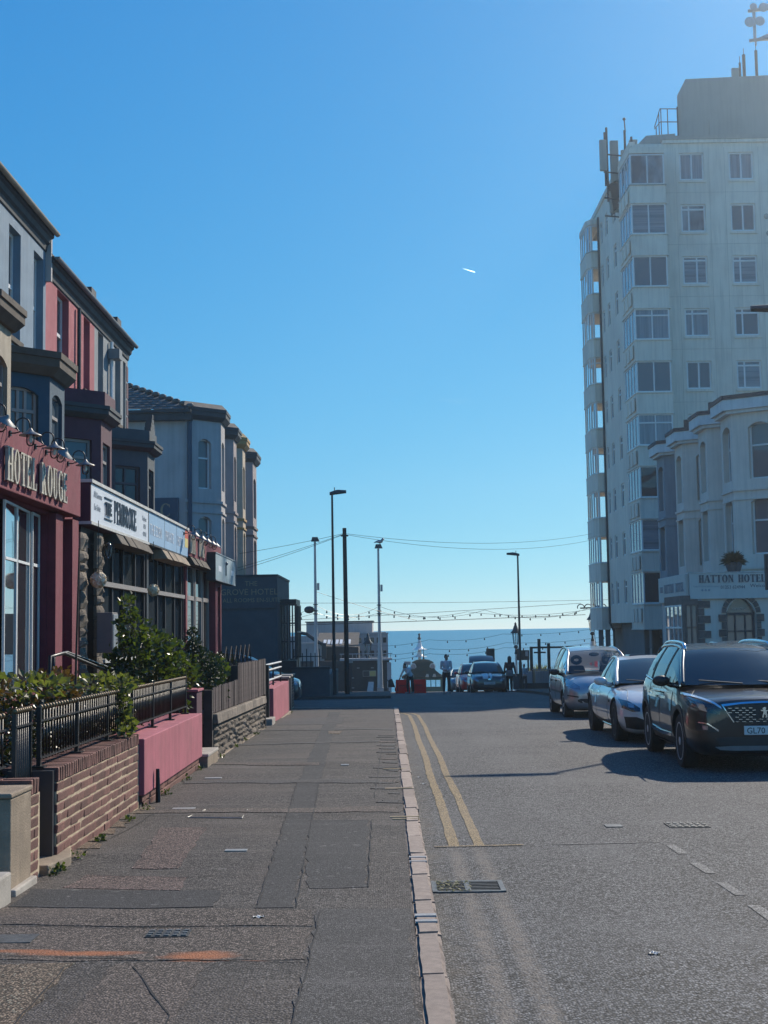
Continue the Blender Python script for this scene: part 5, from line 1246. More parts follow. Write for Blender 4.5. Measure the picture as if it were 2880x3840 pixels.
wire('highest wire running left from the telegraph pole', (-1.75, 56, 5.72), (-9, 60, 4.9), .1); wire('middle wire running left from the telegraph pole', (-1.75, 56, 5.7), (-9, 59, 3.9), .1); wire('lowest wire running left from the telegraph pole', (-1.75, 56, 5.68), (-9, 58.5, 3.7), .12)
K['post2'] = M('pale_pole_paint', (.50, .50, .48), .6, 0, .1, 1.2, .05, 30, streak=.3)
def prom_pole(x, y, zt, label, gull=False):
    z = rz(0, y); o = thing('illumination_pole', label, 'pole', (x, y, z), group='pale promenade poles')
    MB().tube([(x, y, z), (x, y, -.5), (x, y, .2), (x, y, .6), (x, y, zt)], [.2, .165, .15, .11, .07], 12).build('shaft', K['post2'], o, smooth=40)
    MB().box(x-.22, x+.22, y-.22, y+.22, z-.1, z+.35).build('base', K['post2'], o)
    m = MB(); m.hexa([(x-.24, y-.2, zt+.02), (x+.3, y-.2, zt+.02), (x+.3, y+.2, zt+.02), (x-.24, y+.2, zt+.02), (x-.16, y-.14, zt+.3), (x+.18, y-.14, zt+.3), (x+.18, y+.14, zt+.3), (x-.16, y+.14, zt+.3)]); m.build('floodlight', K['plastic'], o)
    MB().box(x+.11, x+.26, y-.14, y+.1, 4.3, 4.75).build('control_box', K['steel'], o)
    for zz in (3.35, 2.95, 2.75): MB().lathe((x, y, zz), [(.16, 0), (.16, .06)], 10).build('collar', K['black'], o)
    return o

prom_pole(-.52, 91, 7.2, 'pale promenade pole with a gull on its floodlight'); q_ = prom_pole(-4.55, 86, 7.4, 'pale promenade pole standing left of the tall street lamp')
MB().ball((-4.95, 85.8, 3.05), .34, 9, 7, (1, .8, .7)).build('loudspeaker', K['black'], q_)
gl_ = thing('gull', 'gull perched on the promenade pole floodlight', 'bird', (-.42, 91, 7.5))
m = MB(); m.ball((-.42, 91, 7.68), .14, 10, 8, (1.7, .8, .8)); m.ball((-.2, 91, 7.84), .085, 8, 6); m.tube([(-.28, 91, 7.75), (-.2, 91, 7.84)], [.09, .07], 7); m.tube([(-.13, 91, 7.83), (-.05, 91, 7.81)], [.03, .006], 5); m.tube([(-.6, 91, 7.68), (-.82, 91, 7.6)], [.08, .015], 6)
m.build('body', K['steel'], gl_, smooth=True); MB().tube([(-.42, 90.96, 7.5), (-.42, 90.97, 7.62)], .015, 4).build('leg', K['ochre'], gl_); MB().tube([(-.38, 91.04, 7.5), (-.38, 91.03, 7.62)], .015, 4).build('leg', K['ochre'], gl_)
m = MB(); m.lathe((0, 0, 0), [(.02, .0), (.03, -.04), (.055, -.1), (.05, -.16), (.01, -.19)], 6); BULB = m.mesh('bulb', K['black'])
def festoon(label, pts, sag, step=.95):
    o = thing('festoon_string', label, 'string lights', pts[0], group='festoon strings along the promenade')
    for p, q in zip(pts, pts[1:]):
        c = catenary(p, q, sag, 24); MB().tube(c, .011, 4, False).build('cable', K['black'], o)
        l = math.dist(p, q); n = int(l/step)
        for k in range(1, n):
            t = k/n*24; i = int(t); f = t-i; a, b_ = Vector(c[i]), Vector(c[min(i+1, 24)]); inst('bulb', BULB, o, a.lerp(b_, f), (0, 0, 0), (.95, .95, .95))
festoon('upper festoon string dipping low between the promenade poles', [(-9, 83, 2.9), (-4.55, 86, 3.35), (-.52, 91, 3.3), (6.7, 92, 2.95), (14.0, 93, 3.0)], .62)
festoon('lower festoon string crossing the upper one', [(-9, 83, 2.6), (-4.55, 86, 2.85), (-.52, 91, 2.85), (5.5, 92, 2.85), (14.0, 93, 2.9)], .32)
for k, (z, yy) in enumerate(((.9, 104), (.25, 101), (-.15, 103))):
    festoon(['highest', 'middle', 'lowest'][k]+' thin lamp string hanging against the sea', [(-2, yy, z-.3), (3.2, yy, z), (9, yy+1, z+.35), (18, yy+2, z+.9)], .25, 1.3)
wire('tram wire stretched across in front of the horizon', (-12, 84, 2.0), (14, 95, 2.55), .05, .02); wire('second tram wire just above the horizon', (-12, 86, 2.2), (14, 97, 3.4), .06, .014); wire('thin high cable above the festoon strings', (-10, 87, 3.6), (16, 96, 3.6), .1, .012)
wire('stay wire sloping from the left promenade pole', (-4.5, 86, 4.2), (2, 90, 2.3), .1, .012)
fr_ = thing('iron_scroll_bracket', 'ornate iron scroll bracket carrying the strings beside the tower', 'bracket', (14.0, 92.6, 3))
MB().tube([(13.3, 92.6, 2.98), (15.2, 92.6, 3.02)], .05, 5).build('bar', K['black'], fr_)
for k in range(4): MB().tube([(13.35+k*.5+.24*math.cos(a*.5), 92.6, 3.03+.22*math.sin(a*.5)) for a in range(0, 8)], .035, 5).build('scroll', K['black'], fr_)
def vic_lamp(x, y, zt, label, s=1.0):
    z = rz(0, y); o = thing('victorian_lamp', label, 'lamp post', (x, y, z), group='victorian promenade lamps')
    MB().tube([(x, y, z), (x, y, z+.7), (x, y, z+.72), (x, y, zt-1.75*s)], [.17, .15, .09, .07], 10).build('post', K['post2'], o)
    MB().lathe((x, y, zt-1.75*s), [(.07, -.5), (.13, -.45), (.08, -.3), (.07, -.1), (.17, .0), (.13, .1), (.1, .15)], 10).build('collar', K['black'], o)
    for k in range(8):
        a = k*math.pi/4; MB().tube([(x+.15*s*math.cos(a), y+.15*s*math.sin(a), zt-1.58*s), (x+.24*s*math.cos(a), y+.24*s*math.sin(a), zt-.78*s)], .014, 4).build('lantern_bar', K['black'], o)
    MB().lathe((x, y, zt-1.56*s), [(.14*s, 0), (.225*s, .78*s)], 8).build('glass', K['lampglass'], o)
    MB().lathe((x, y, zt-.78*s), [(.37*s, 0), (.36*s, .05*s), (.22*s, .22*s), (.12*s, .5*s), (.07*s, .6*s), (.09*s, .66*s), (.02*s, .78*s)], 14).build('roof', K['black'], o, smooth=40)
    return o
v1 = vic_lamp(9.05, 95, 2.1, 'victorian lamp just left of the far right street lamp')
MB().ball((9.25, 94.9, -.35), .2, 8, 6).build('loudspeaker', K['black'], v1); MB().box(9.1, 9.35, 94.9, 95.1, -.1, .25).build('loudspeaker', K['black'], v1)
v2 = vic_lamp(14.15, 93, 2.95, 'victorian lamp against the sky at the left edge of the tower'); MB().ball((14.0, 92.9, .15), .22, 8, 6).build('loudspeaker', K['black'], v2)
vic_lamp(-1.4, 97, 1.5, 'victorian lamp in front of the grey seafront buildings')

# ================================================================ SEAFRONT, LEFT
K['sfwhite'] = M('seafront_pale_render', (.40, .42, .44), .85, 0, .12, .6, .3, 12, streak=.3)
K['sfdark'] = M('seafront_dark_brick', (.055, .05, .05), .9, 0, .25, 1.5, .4, 12)
b1 = thing('seafront_building', 'pale flat roofed building with small square windows by the sea', 'building', (-3, 106, -3))
ops = []
for r_, z in enumerate((.72, -.28)):
    for k in range(6): ops.append((-2.75+k*.48, -2.55+k*.48+(.08 if k % 2 else 0), z, z+.42))
m = MB(); wall(m, PS(104), -3.3, .05, -3.5, 1.42, ops, .15); m.box(-3.3, .05, 104.4, 109, -4, 1.38); m.build('wall', K['sfwhite'], b1)
for o_ in ops: window(b1, PS(104), o_[0]+.01, o_[1]-.01, o_[2]+.01, o_[3]-.01, (), (), .04, .14, K['darkframe'], K['gdark'])
MB().box(-3.35, .1, 103.93, 104.1, 1.4, 1.5).build('coping', K['sfwhite'], b1)
b2 = thing('seafront_building', 'large blue grey roofed block behind the seafront buildings', 'building', (-4, 112, -3))
MB().box(-7.9, -1.2, 109, 120, -4, .75).build('wall', K['gable'], b2); MB().box(-6.55, -1.2, 109.2, 118, .752, 2.4).build('upper_wall', K['gable'], b2); MB().box(-6.65, -1.1, 109.1, 118.1, 2.402, 2.48).build('roof_edge', K['fascia'], b2); MB().box(-8.3, -6.56, 109.2, 118, .752, 1.3).build('side_wall', K['gable'], b2)
MB().box(-1.198, -.1, 109.3, 118, .752, 1.55).build('side_wall', K['gable'], b2)
b3 = thing('arcade_building', 'low building with brown sloping roof and white painted letters', 'building', (-4, 99, -3))
MB().hexa([(-5.2, 98, .5), (-2.1, 98, .62), (-2.1, 103, 1.5), (-5.2, 103, 1.5), (-5.2, 98, .55), (-2.1, 98, .67), (-2.1, 103, 1.56), (-5.2, 103, 1.56)]).build('roof', K['felt'], b3)
MB().box(-5.2, -2.1, 98.2, 102.8, -3.5, .49).build('wall', K['sfdark'], b3)
MB().tube([(-6.6, 97, 1.65), (-5.8, 97, 1.5), (-5.2, 97, 1.05), (-4.7, 97, .75), (-4.4, 97, .7)], .14, 6).build('curved_eave', K['fascia'], b3); MB().box(-4.72, -4.4, 96.9, 97.1, -.3, .7).build('bracket', K['fascia'], b3); MB().box(-6.7, -4.6, 97.3, 98.15, -3.4, .85).build('wall', K['gable'], b3)
for k in range(7): MB().hexa([(-4.7+k*.3, 98.5+.3*(k % 2), .66+.0*k), (-4.5+k*.3, 98.5+.3*(k % 2), .66), (-4.5+k*.3, 100, .95), (-4.7+k*.3, 100, .95), (-4.7+k*.3, 98.5+.3*(k % 2), .76), (-4.5+k*.3, 98.5+.3*(k % 2), .76), (-4.5+k*.3, 100, 1.05), (-4.7+k*.3, 100, 1.05)]).build('roof_letter', K['white'], b3)
b4 = thing('promenade_wall', 'long dark brick promenade wall with a pale balcony rail', 'wall', (-2.5, 96, -3))
MB().box(-7, .12, 96.2, 97.2, -4, -.45).build('wall', K['sfdark'], b4); MB().box(-3.4, .32, 95.9, 97.2, -.448, -.3).build('balcony_slab', K['sfwhite'], b4)
for k in range(14): MB().tube([(-3.3+k*.27, 95.95, -.3), (-3.3+k*.27, 95.95, .02)], .018, 4).build('baluster', K['steel'], b4)
MB().tube([(-3.4, 95.95, .03), (.35, 95.95, .03)], .03, 5).build('rail', K['sfwhite'], b4)
for x, z in ((-2.2, -1.0), (-1.2, -1.0), (-2.6, -1.7), (-.6, -1.6), (-2.6, -2.4), (-.6, -2.5)): MB().box(x, x+.2, 96.15, 96.198, z, z+.06).build('vent', K['steel'], b4)
for x, w_, mt in ((-1.75, .42, 'darkframe'), (-1.28, .42, 'printyel')):
    MB().box(x, x+w_, 96.12, 96.19, -1.55, -1.2).build('notice', K[mt], b4)
    MB().box(x-.03, x+w_+.03, 96.16, 96.199, -1.58, -1.17).build('notice_frame', K['steel'], b4)
MB().box(-.05, .25, 95.7, 96.19, -3.2, -.6).build('corner_pier', K['sfwhite'], b4)
lb = thing('leaning_board', 'pale board leaning against the dark promenade wall', 'board', (-1.3, 90, -2.5)); MB().hexa([(-1.45, 90, -2.6), (-1.0, 90, -2.6), (-1.0, 90.05, -2.6), (-1.45, 90.05, -2.6), (-1.3, 90.5, -1.75), (-.95, 90.5, -1.75), (-.95, 90.55, -1.75), (-1.3, 90.55, -1.75)]).build('board', K['offwhite'], lb)
wp = thing('timber_post', 'short brown timber post beside the telegraph pole', 'post', (-1.85, 66, gz(66))); MB().tube([(-1.85, 66, gz(66)), (-1.85, 66, .1)], .09, 8).build('post', K['quoin'], wp); MB().box(-2.0, -1.7, 65.9, 66.1, .1, .3).build('cap', K['steel'], wp)
cn = thing('litter_bin', 'dark hooded street bin near the tall street lamp', 'bin', (-2.75, 57, -1)); MB().tube([(-2.75, 57, -1.1), (-2.75, 57, -.1)], .2, 12).build('body', K['slateblue'], cn); MB().lathe((-2.75, 57, -.1), [(.23, 0), (.23, .06), (.12, .18), (.02, .2)], 12).build('lid', K['steel'], cn)

# ================================================================ SEAFRONT, CENTRE
sx, sy = 3.5, 135.0; sg_ = rz(0, sy)
sh_ = thing('promenade_shelter', 'green victorian promenade shelter with curved hipped roof and oval windows', 'shelter', (sx, sy, sg_))
def ringrect(w, d, z): return [(sx-w, sy-d, z), (sx+w, sy-d, z), (sx+w, sy+d, z), (sx-w, sy+d, z)]
m = MB(); prof = [(2.1, 1.7, -3.1), (2.13, 1.73, -2.95), (1.75, 1.4, -2.75), (1.3, 1.0, -2.4), (1.0, .8, -2.0), (.98, .78, -1.95)]
vs = [v for p in prof for v in ringrect(*p)]; fs = [(i*4+k, i*4+(k+1) % 4, (i+1)*4+(k+1) % 4, (i+1)*4+k) for i in range(len(prof)-1) for k in range(4)]+[(0, 1, 2, 3), tuple(len(prof)*4-4+k for k in range(4))]
m.add(vs, fs); m.build('roof', K['copper'], sh_)
m = MB(); prof = [(.95, .75, -2.1), (.95, .75, -1.62), (1.08, .85, -1.6), (1.05, .82, -1.53), (.6, .5, -1.32), (.25, .2, -1.26)]
vs = [v for p in prof for v in ringrect(*p)]; m.add(vs, fs); m.build('clerestory', K['copper'], sh_)
for dx in (-.95, .95): MB().lathe((sx+dx, sy-.8, -2.0), [(.27, -.04), (.3, .0), (.27, .04)], 14, 'y', 1, 1.3).build('oval_window', K['offwhite'], sh_); MB().lathe((sx+dx, sy-.86, -2.0), [(.2, -.02), (.2, .0)], 14, 'y', 1, 1.3).build('oval_pane', K['mauve'], sh_)
MB().tube([(sx+.1, sy, -1.3), (sx+.1, sy, -.9), (sx+.1, sy, -.1)], [.12, .05, .02], 6).build('finial', K['black'], sh_)
MB().box(sx-1.75, sx+1.75, sy-1.4, sy-1.25, -3.28, -3.1).build('frieze', K['green'], sh_); MB().box(sx-1.75, sx+1.75, sy-1.38, sy-1.28, sg_, -3.95).build('panel', K['green'], sh_)
for k in range(8): MB().box(sx-1.75+k*.49, sx-1.68+k*.49, sy-1.39, sy-1.26, -3.95, -3.28).build('glazing_bar', K['green'], sh_)
for dx in (-1.85, 1.85): MB().tube([(sx+dx, sy-1.4, sg_), (sx+dx, sy-1.4, -3.1)], .1, 8).build('column', K['green'], sh_)
for dx in (-1.3, .2, .9): MB().hexa([(sx+dx, sy-1.74, -2.98), (sx+dx+.35, sy-1.74, -2.98), (sx+dx+.3, sy-1.43, -2.74), (sx+dx+.1, sy-1.43, -2.74), (sx+dx, sy-1.76, -2.93), (sx+dx+.35, sy-1.76, -2.93), (sx+dx+.3, sy-1.45, -2.68), (sx+dx+.1, sy-1.45, -2.68)]).build('roof_panel', K['creamhouse'], sh_)
spx, spy = 3.3, 139.0
sp_ = thing('tiered_spire', 'pale spire of three stacked flared cones rising behind the shelter', 'spire', (spx, spy, rz(0, spy)))
MB().tube([(spx, spy, rz(0, spy)), (spx, spy, .3)], [.2, .12], 8).build('mast', K['offwhite'], sp_)
for z, r_, h_ in ((-2.3, .75, 1.0), (-1.1, .78, .85), (-.35, .8, 1.0)): MB().lathe((spx, spy, z), [(r_, 0), (r_*.98, .03), (r_*.55, .12*h_), (r_*.32, .35*h_), (r_*.22, .7*h_), (r_*.16, h_)], 16).build('cone', K['white'], sp_, smooth=40)
MB().lathe((spx, spy, .3), [(.12, 0), (.18, .1), (.1, .2), (.12, .4), (.2, .5), (.1, .65), (.08, .8), (.14, .9), (.02, 1.05)], 8).build('finial', K['black'], sp_)
def barrier(x, y, label, w=.72):
    z = rz(0, y); o = thing('plastic_barrier', label, 'barrier', (x, y, z), group='red plastic barriers at the end of the road')
    m = MB(); m.hexa([(x-w/2, y-.22, z), (x+w/2, y-.22, z), (x+w/2, y+.22, z), (x-w/2, y+.22, z), (x-w/2+.02, y-.1, z+.66), (x+w/2-.02, y-.1, z+.66), (x+w/2-.02, y+.1, z+.66), (x-w/2+.02, y+.1, z+.66)]); m.build('body', K['red'], o, bevel=.02)
    MB().box(x-.18, x+.18, y-.15, y-.125, z+.28, z+.4).build('label_plate', K['maroon'], o); MB().tube([(x-w/2+.12, y-.2, z+.1), (x-w/2+.12, y-.14, z+.5)], .02, 5).build('slot', K['maroon'], o)
barrier(.72, 66, 'red plastic road barrier behind the bending man, left one'); barrier(1.5, 66, 'red plastic road barrier, right one next to the shelter')
pc = thing('pushchair', 'small dark pushchair at the kerb left of the red barriers', 'pushchair', (.15, 66, gz(66)))
z = gz(66); MB().hexa([(.0, 65.9, z+.2), (.35, 65.9, z+.2), (.35, 66.3, z+.2), (.0, 66.3, z+.2), (.02, 65.95, z+.55), (.2, 65.95, z+.62), (.2, 66.25, z+.62), (.02, 66.25, z+.55)]).build('seat', K['plastic'], pc, bevel=.03)
for dx, dy in ((0, 0), (.35, 0), (0, .35), (.35, .35)): MB().lathe((dx, 65.92+dy, z+.09), [(.09, -.02), (.09, .02)], 10, 'x').build('wheel', K['rubber'], pc)
MB().tube([(.3, 66.0, z+.25), (.0, 66, z+.5), (-.15, 66, z+.8)], .015, 5).build('handle', K['black'], pc)
lp = thing('lifebuoy_post', 'slim post with square head behind the red barriers', 'post', (1.5, 100, rz(0, 100))); MB().tube([(1.45, 100, rz(0, 100)), (1.45, 100, -.9)], .05, 6).build('post', K['steel'], lp); MB().box(1.22, 1.7, 99.9, 100.1, -.9, -.65).build('head', K['sfwhite'], lp)
for nm_, x, w_, h_, y, lbl in (('sign_back', 6.1, .5, .95, 80, 'brown grey back of a road sign above the raised car boot'),):
    o = thing(nm_, lbl, 'sign', (x, y, rz(0, y))); MB().box(x-w_/2, x+w_/2, y-.03, y+.03, -.45, .5).build('plate', K['felt'], o, bevel=.02)
    for dx in (-.15, .15): MB().tube([(x+dx, y+.06, rz(0, y)), (x+dx, y+.06, .45)], .03, 6).build('post', K['steel'], o)
# seafront, right: timber frames, bin, low wall, dune grass
tf = thing('timber_pergola', 'dark timber goal post frame with cross pieces by the sea', 'frame', (10, 85, -2))
for x, zt_ in ((9.05, .5), (9.55, .98), (10.15, .7)): MB().box(x-.09, x+.09, 84.9, 85.1, rz(0, 85), zt_).build('post', K['woodpole'], tf)
MB().box(9.05, 13.2, 84.93, 85.07, .38, .5).build('beam', K['woodpole'], tf); MB().box(9.2, 9.95, 84.85, 84.92, .08, .18).build('cross_piece', K['woodpole'], tf)
nb = thing('notice_board', 'dark notice board with a pale sheet beside the street lamp', 'board', (8.6, 85.5, -2)); MB().box(8.2, 8.98, 85.5, 85.58, -.35, .28).build('board', K['felt'], nb); MB().box(8.72, 8.9, 85.48, 85.498, -.1, .2).build('sheet', K['offwhite'], nb); MB().box(8.85, 8.95, 85.55, 85.65, rz(0, 85), .28).build('post', K['woodpole'], nb)
bn = thing('dark_bin', 'dark box bin at the foot of the right hand street lamp', 'bin', (7.5, 80.5, -2)); MB().box(7.45, 7.8, 80.3, 80.7, gz(80.5), -1.1).build('body', K['slateblue'], bn, bevel=.02); MB().box(7.42, 7.83, 80.27, 80.73, -1.098, -1.03).build('lid', K['plastic'], bn)
sw_ = thing('seafront_wall', 'grey seafront parapet wall with panel railings right of the road end', 'wall', (11, 84, -2))
for x0, x1 in ((8.2, 9.0), (9.2, 10.0), (10.2, 13.5)): MB().box(x0, x1, 84.2, 84.5, -3, -1.05 if x0 > 10 else -1.0).build('wall_section', K['sfwhite'], sw_)
MB().box(8.0, 13.6, 84.15, 84.55, -3, -1.75).build('base', K['sfdark'], sw_)
for k in range(12): MB().tube([(9.1+k*.1, 84.1, -1.75), (9.1+k*.1, 84.1, -.9)], .016, 4).build('railing_bar', K['steel'], sw_)
MB().tube([(9.0, 84.1, -.9), (10.3, 84.1, -.9)], .025, 4).build('rail', K['steel'], sw_)
dg = thing('dune_grass', 'tuft of pale dune grass behind the seafront wall', 'grass', (9.9, 88, -2), kind='stuff')
m = MB(); rgx = random.Random(4)
for _ in range(420):
    a = rgx.uniform(0, 6.28); t = rgx.uniform(.3, 1); b0 = Vector((9.85+rgx.gauss(0, .25), 88+rgx.gauss(0, .2), -1.9)); tip = b0+Vector((math.cos(a)*1.0*t, math.sin(a)*.5*t, 1.35*(1.1-t*.55)+rgx.uniform(-.2, .1))); md = (b0+tip)/2+Vector((0, 0, .2))
    m.add([b0+Vector((-.025, 0, 0)), b0+Vector((.025, 0, 0)), md+Vector((.02, 0, 0)), md-Vector((.02, 0, 0)), tip], [(0, 1, 2, 3), (3, 2, 4)])
m.build('blades', K['grassblade'], dg, fixn=False)
bs = thing('beacon_cone', 'white bell shaped beacon seen under the tower corner', 'beacon', (14.5, 96, -2)); MB().lathe((14.62, 96, -.2), [(.4, 0), (.36, .1), (.22, .5), (.15, .9), (.1, 1.05), (.02, 1.2)], 14).build('bell', K['white'], bs, smooth=40); MB().box(14.35, 14.9, 95.9, 96.1, -1.5, -.35).build('panel', K['red'], bs); MB().tube([(14.62, 96, rz(0, 96)), (14.62, 96, -.2)], .08, 6).build('post', K['steel'], bs)
# contrail, high and far
ct = MB(); p = Vector((428, 6000, 1622)); q = Vector((371, 6000, 1640.5))
pts = [p.lerp(q, t/10) for t in range(11)]; ct.tube(pts, [.4, 1.9, 2.2, 2.1, 1.9, 1.6, 1.3, 1.0, .8, .5, .2], 8)
mt, nt, b = newmat('ice_vapour'); tl = _n(nt, 'ShaderNodeBsdfTranslucent'); tl.inputs[0].default_value = (.95, .95, .95, 1); df = _n(nt, 'ShaderNodeBsdfDiffuse'); df.inputs[0].default_value = (.95, .95, .95, 1)
ad = _n(nt, 'ShaderNodeAddShader'); nt.links.new(tl.outputs[0], ad.inputs[0]); nt.links.new(df.outputs[0], ad.inputs[1]); nt.links.new(ad.outputs[0], nt.nodes['Material Output'].inputs[0])
tag(ct.build('contrail', mt, smooth=True), 'short white contrail in the blue sky', 'contrail')
# ================================================================ RIGHT: THE TOWER
K['towerj'] = M('render_joint_line', (.50, .45, .38), .9, 0, .1, 1, 0)
XT, YT, ZT = 14.5, 75.0, 29.25
tw = thing('tower_block', 'tall cream apartment tower with stacked glazed corner bays by the sea', 'building', (20, 82, gz(75)))
FL = [26.55, 23.68, 20.66, 17.64, 14.66, 11.67, 8.76, 5.82, 2.9]           # window bottoms
COLX = [(17.18, 18.58), (20.02, 21.42), (22.9, 24.3)]
ops = [(a, b_, 27.1-3.03*k, 28.7-3.03*k) for k in range(9) for a, b_ in COLX]
m = MB(); wall(m, PS(YT), 16.1, 34, 1.9, ZT, ops, .14)
SC_ = [(81.0, 82.0), (83.9, 84.8), (86.0, 86.8)]
ops2 = [(a, b_, z+.15, z+1.6) for z in FL for a, b_ in SC_]
wall(m, PW(XT), 75.0, 91, 1.9, ZT, ops2+[(87.5, 90.9, z, z+1.74) for z in FL], .12); wall(m, Pl((0, 91), (1, 0), (0, 1)), XT, 34, 1.9, ZT, [(XT+.1, 16.4, z, z+1.74) for z in FL], .12)
m.box(XT+.4, 33.9, YT+.4, 87.2, 1.9, ZT-.05); m.box(16.6, 33.8, 87.202, 90.7, 1.9, ZT-.06); m.quad((XT, 75, 1.9), (XT, 91, 1.9), (34, 91, 1.9), (34, 75, 1.9))
m.quad((XT, 75, ZT), (34, 75, ZT), (34, 91, ZT), (XT, 91, ZT)); m.quad((XT, 75, 1.9), (16.1, 75, 1.9), (16.1, 75, ZT), (XT, 75, ZT))
for i_, z in enumerate(FL): m.box(XT+.13, 16.59, 87.3, 90.87, (FL[i_+1]+1.75) if i_ < 8 else z-1.3, z-.002)
m.build('wall', K['tower'], tw)
rt = random.Random(9); n_ = 0
CURT = M('net_curtain', (.34, .36, .37), .9, 0, .1, 6, 0)
for o_ in ops:
    st = rt.random(); kk = n_ // 3; n_ += 1
    kw = dict(cols=(.5,), rows=()) if kk == 0 else (dict(cols=(.32,), rows=(.82,)) if st < .6 else dict(cols=(.58,), rows=(.85,)) if st < .8 else dict(cols=(.5,), rows=()))
    gm = K[rt.choice(['gmid', 'glight', 'glight', 'ghalf', 'gmid', 'gblind', 'ghalf'])]
    window(tw, PS(YT), o_[0]+.005, o_[1]-.005, o_[2]+.005, o_[3]-.005, kw['cols'], kw['rows'], .085, .135, K['white'], gm)
    MB().box(o_[0]-.08, o_[1]+.08, YT-.07, YT-.002, o_[2]-.16, o_[2]-.03).build('sill', K['tower'], tw)
for z in FL:
    for a, b_ in SC_: window(tw, PW(XT), a+.005, b_-.005, z+.155, z+1.595, (), (.72,), .07, .1, K['white'], K['gmid'])
# faint panel ribs in the render
for k in range(9): MB().box(16.2, 33.9, YT-.012, YT-.001, 26.35-3.03*k+.0, 26.37-3.03*k).build('render_joint', K['towerj'], tw)
for x in (16.95, 18.85, 19.75, 21.7, 22.6): MB().box(x, x+.02, YT-.010, YT-.001, 2, 29).build('render_joint', K['towerj'], tw)
MB().box(16.25, 34.1, YT-.12, YT+.3, ZT+.002, ZT+.2).build('parapet_coping', K['tower'], tw); MB().box(16.2, 34.1, YT-.16, YT+.4, ZT+.203, ZT+.42).build('parapet', K['pent'], tw)
MB().box(XT-.1, XT+.25, 75.4, 91.1, ZT+.002, ZT+.3).build('parapet_coping', K['tower'], tw)

def tower_bay(poly, seglights, top, nmz, solidback=True, trans=True, last=2.9):
    """stack of glazed bays: spandrel slabs, window bands; poly runs round the outside"""
    for i, z in enumerate(FL):
        zb = (FL[i+1]+1.83) if i+1 < len(FL) else z-1.35
        s_ = MB(); s_.prism(poly, zb, z-.06)
        s_.build('spandrel', K['tower'], tw)
        cx, cy = sum(p[0] for p in poly)/len(poly), sum(p[1] for p in poly)/len(poly)
        big = [(cx+(x-cx)*1.045, cy+(y-cy)*1.045) for x, y in poly]
        MB().prism(big, z-.058, z).build('sill', K['pent'] if i == 0 else K['tower'], tw)
        MB().prism(big, zb-.07, zb-.003).build('head_band', K['tower'], tw)
        zt_ = z+1.76
        for (p, q, lights, rows, gm) in seglights:
            P, l = plane2(poly[p], poly[q], True)
            c = [k/lights for k in range(1, lights)]
            rw = rows if rows is not None else [(), (), (), (.78,), (), (.72,), (), (), ()][i]
            window(tw, P, .03, l-.03, z+.004, zt_, c, rw, .07, .08, K['white'], gm if isinstance(gm, bpy.types.Material) else gm[i % len(gm)])
    MB().prism(poly, top, top+.35).build('bay_roof', K['tower'], tw)
# near corner bay: chamfered corner, big window facing us
P_NB = [(16.12, 74.998), (16.12, 74.0), (14.12, 74.0), (14.04, 77.2), (XT-.002, 77.2), (XT-.002, 74.998)]
for z in FL[:]:
    pass
tower_bay(P_NB, [(1, 2, 2, None, [K['ghalf'], K['gblind'], K['gmid'], K['glight'], K['gmid'], K['glight'], K['gdark'], K['gblind'], K['gdark']]), (2, 3, 4, (), K['glight'])], 28.36, 9)
m = MB()
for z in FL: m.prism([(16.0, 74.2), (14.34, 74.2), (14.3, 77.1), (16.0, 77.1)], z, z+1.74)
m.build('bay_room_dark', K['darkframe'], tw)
for z in FL:                        # cast panel motif on the street side of the near bay
    for dy in (74.3, 75.3, 76.3): MB().box(14.0, 14.055, dy, dy+.7, z-1.0, z-.25).build('cast_panel', K['tower'], tw)
MB().box(16.14, 16.3, YT-.14, YT-.002, 2.0, 28.6).build('downpipe', K['tower'], tw)
# far corner bay: sky shows through its glass
P_FB = [(XT-.002, 87.4), (13.95, 87.4), (13.68, 87.9), (13.68, 90.6), (13.95, 91.0), (XT-.002, 91.0)]
tower_bay(P_FB, [(0, 1, 1, None, K['gsee']), (1, 2, 2, None, K['gsee']), (2, 3, 3, (), K['gsee']), (3, 4, 1, (), K['gsee']), (4, 5, 1, (), K['gsee'])], 28.36, 9)
MB().tube([(XT-.06, 87.25, 28.8), (XT-.06, 87.25, 1.9), (XT+.15, 87.1, 1.4), (XT+.15, 87.1, -1.0)], .08, 6).build('downpipe', K['fascia'], tw)
# dark open ground storey on columns
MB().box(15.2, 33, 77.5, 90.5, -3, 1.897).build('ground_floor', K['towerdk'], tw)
for x, y in ((13.95, 88), (14.35, 87.7), (14.6, 76), (16.4, 75.3)): MB().box(x-.14, x+.14, y-.14, y+.14, -3, 1.897 if y < 80 else 1.52).build('column', K['towerdk'], tw)
MB().box(14.1, 34, 74.2, 77.5, 1.62, 1.895).build('soffit_band', K['tower'], tw)
for x in (15.6, 16.6): MB().hexa([(x, 77.0, 1.0), (x+.45, 77.0, 1.0), (x+.45, 77.05, 1.02), (x, 77.05, 1.02), (x, 77.4, 1.55), (x+.45, 77.4, 1.55), (x+.45, 77.45, 1.57), (x, 77.45, 1.57)]).build('vent_window', K['steel'], tw)
for k, x in enumerate((15.25, 17.2, 19.5)): MB().box(x, x+1.7, 77.42, 77.49, -2, 1.4).build('garage_door', K['slateblue'], tw)
MB().box(14.95, 15.15, 77.3, 77.5, -2, .4).build('door_frame', K['white'], tw)
for z, x in ((24.9, 22.05), (23.9, 22.15)): MB().lathe((x, YT, z), [(.13, -.06), (.16, -.03), (.16, -.001)], 12, 'y').build('flue', K['pent'], tw)
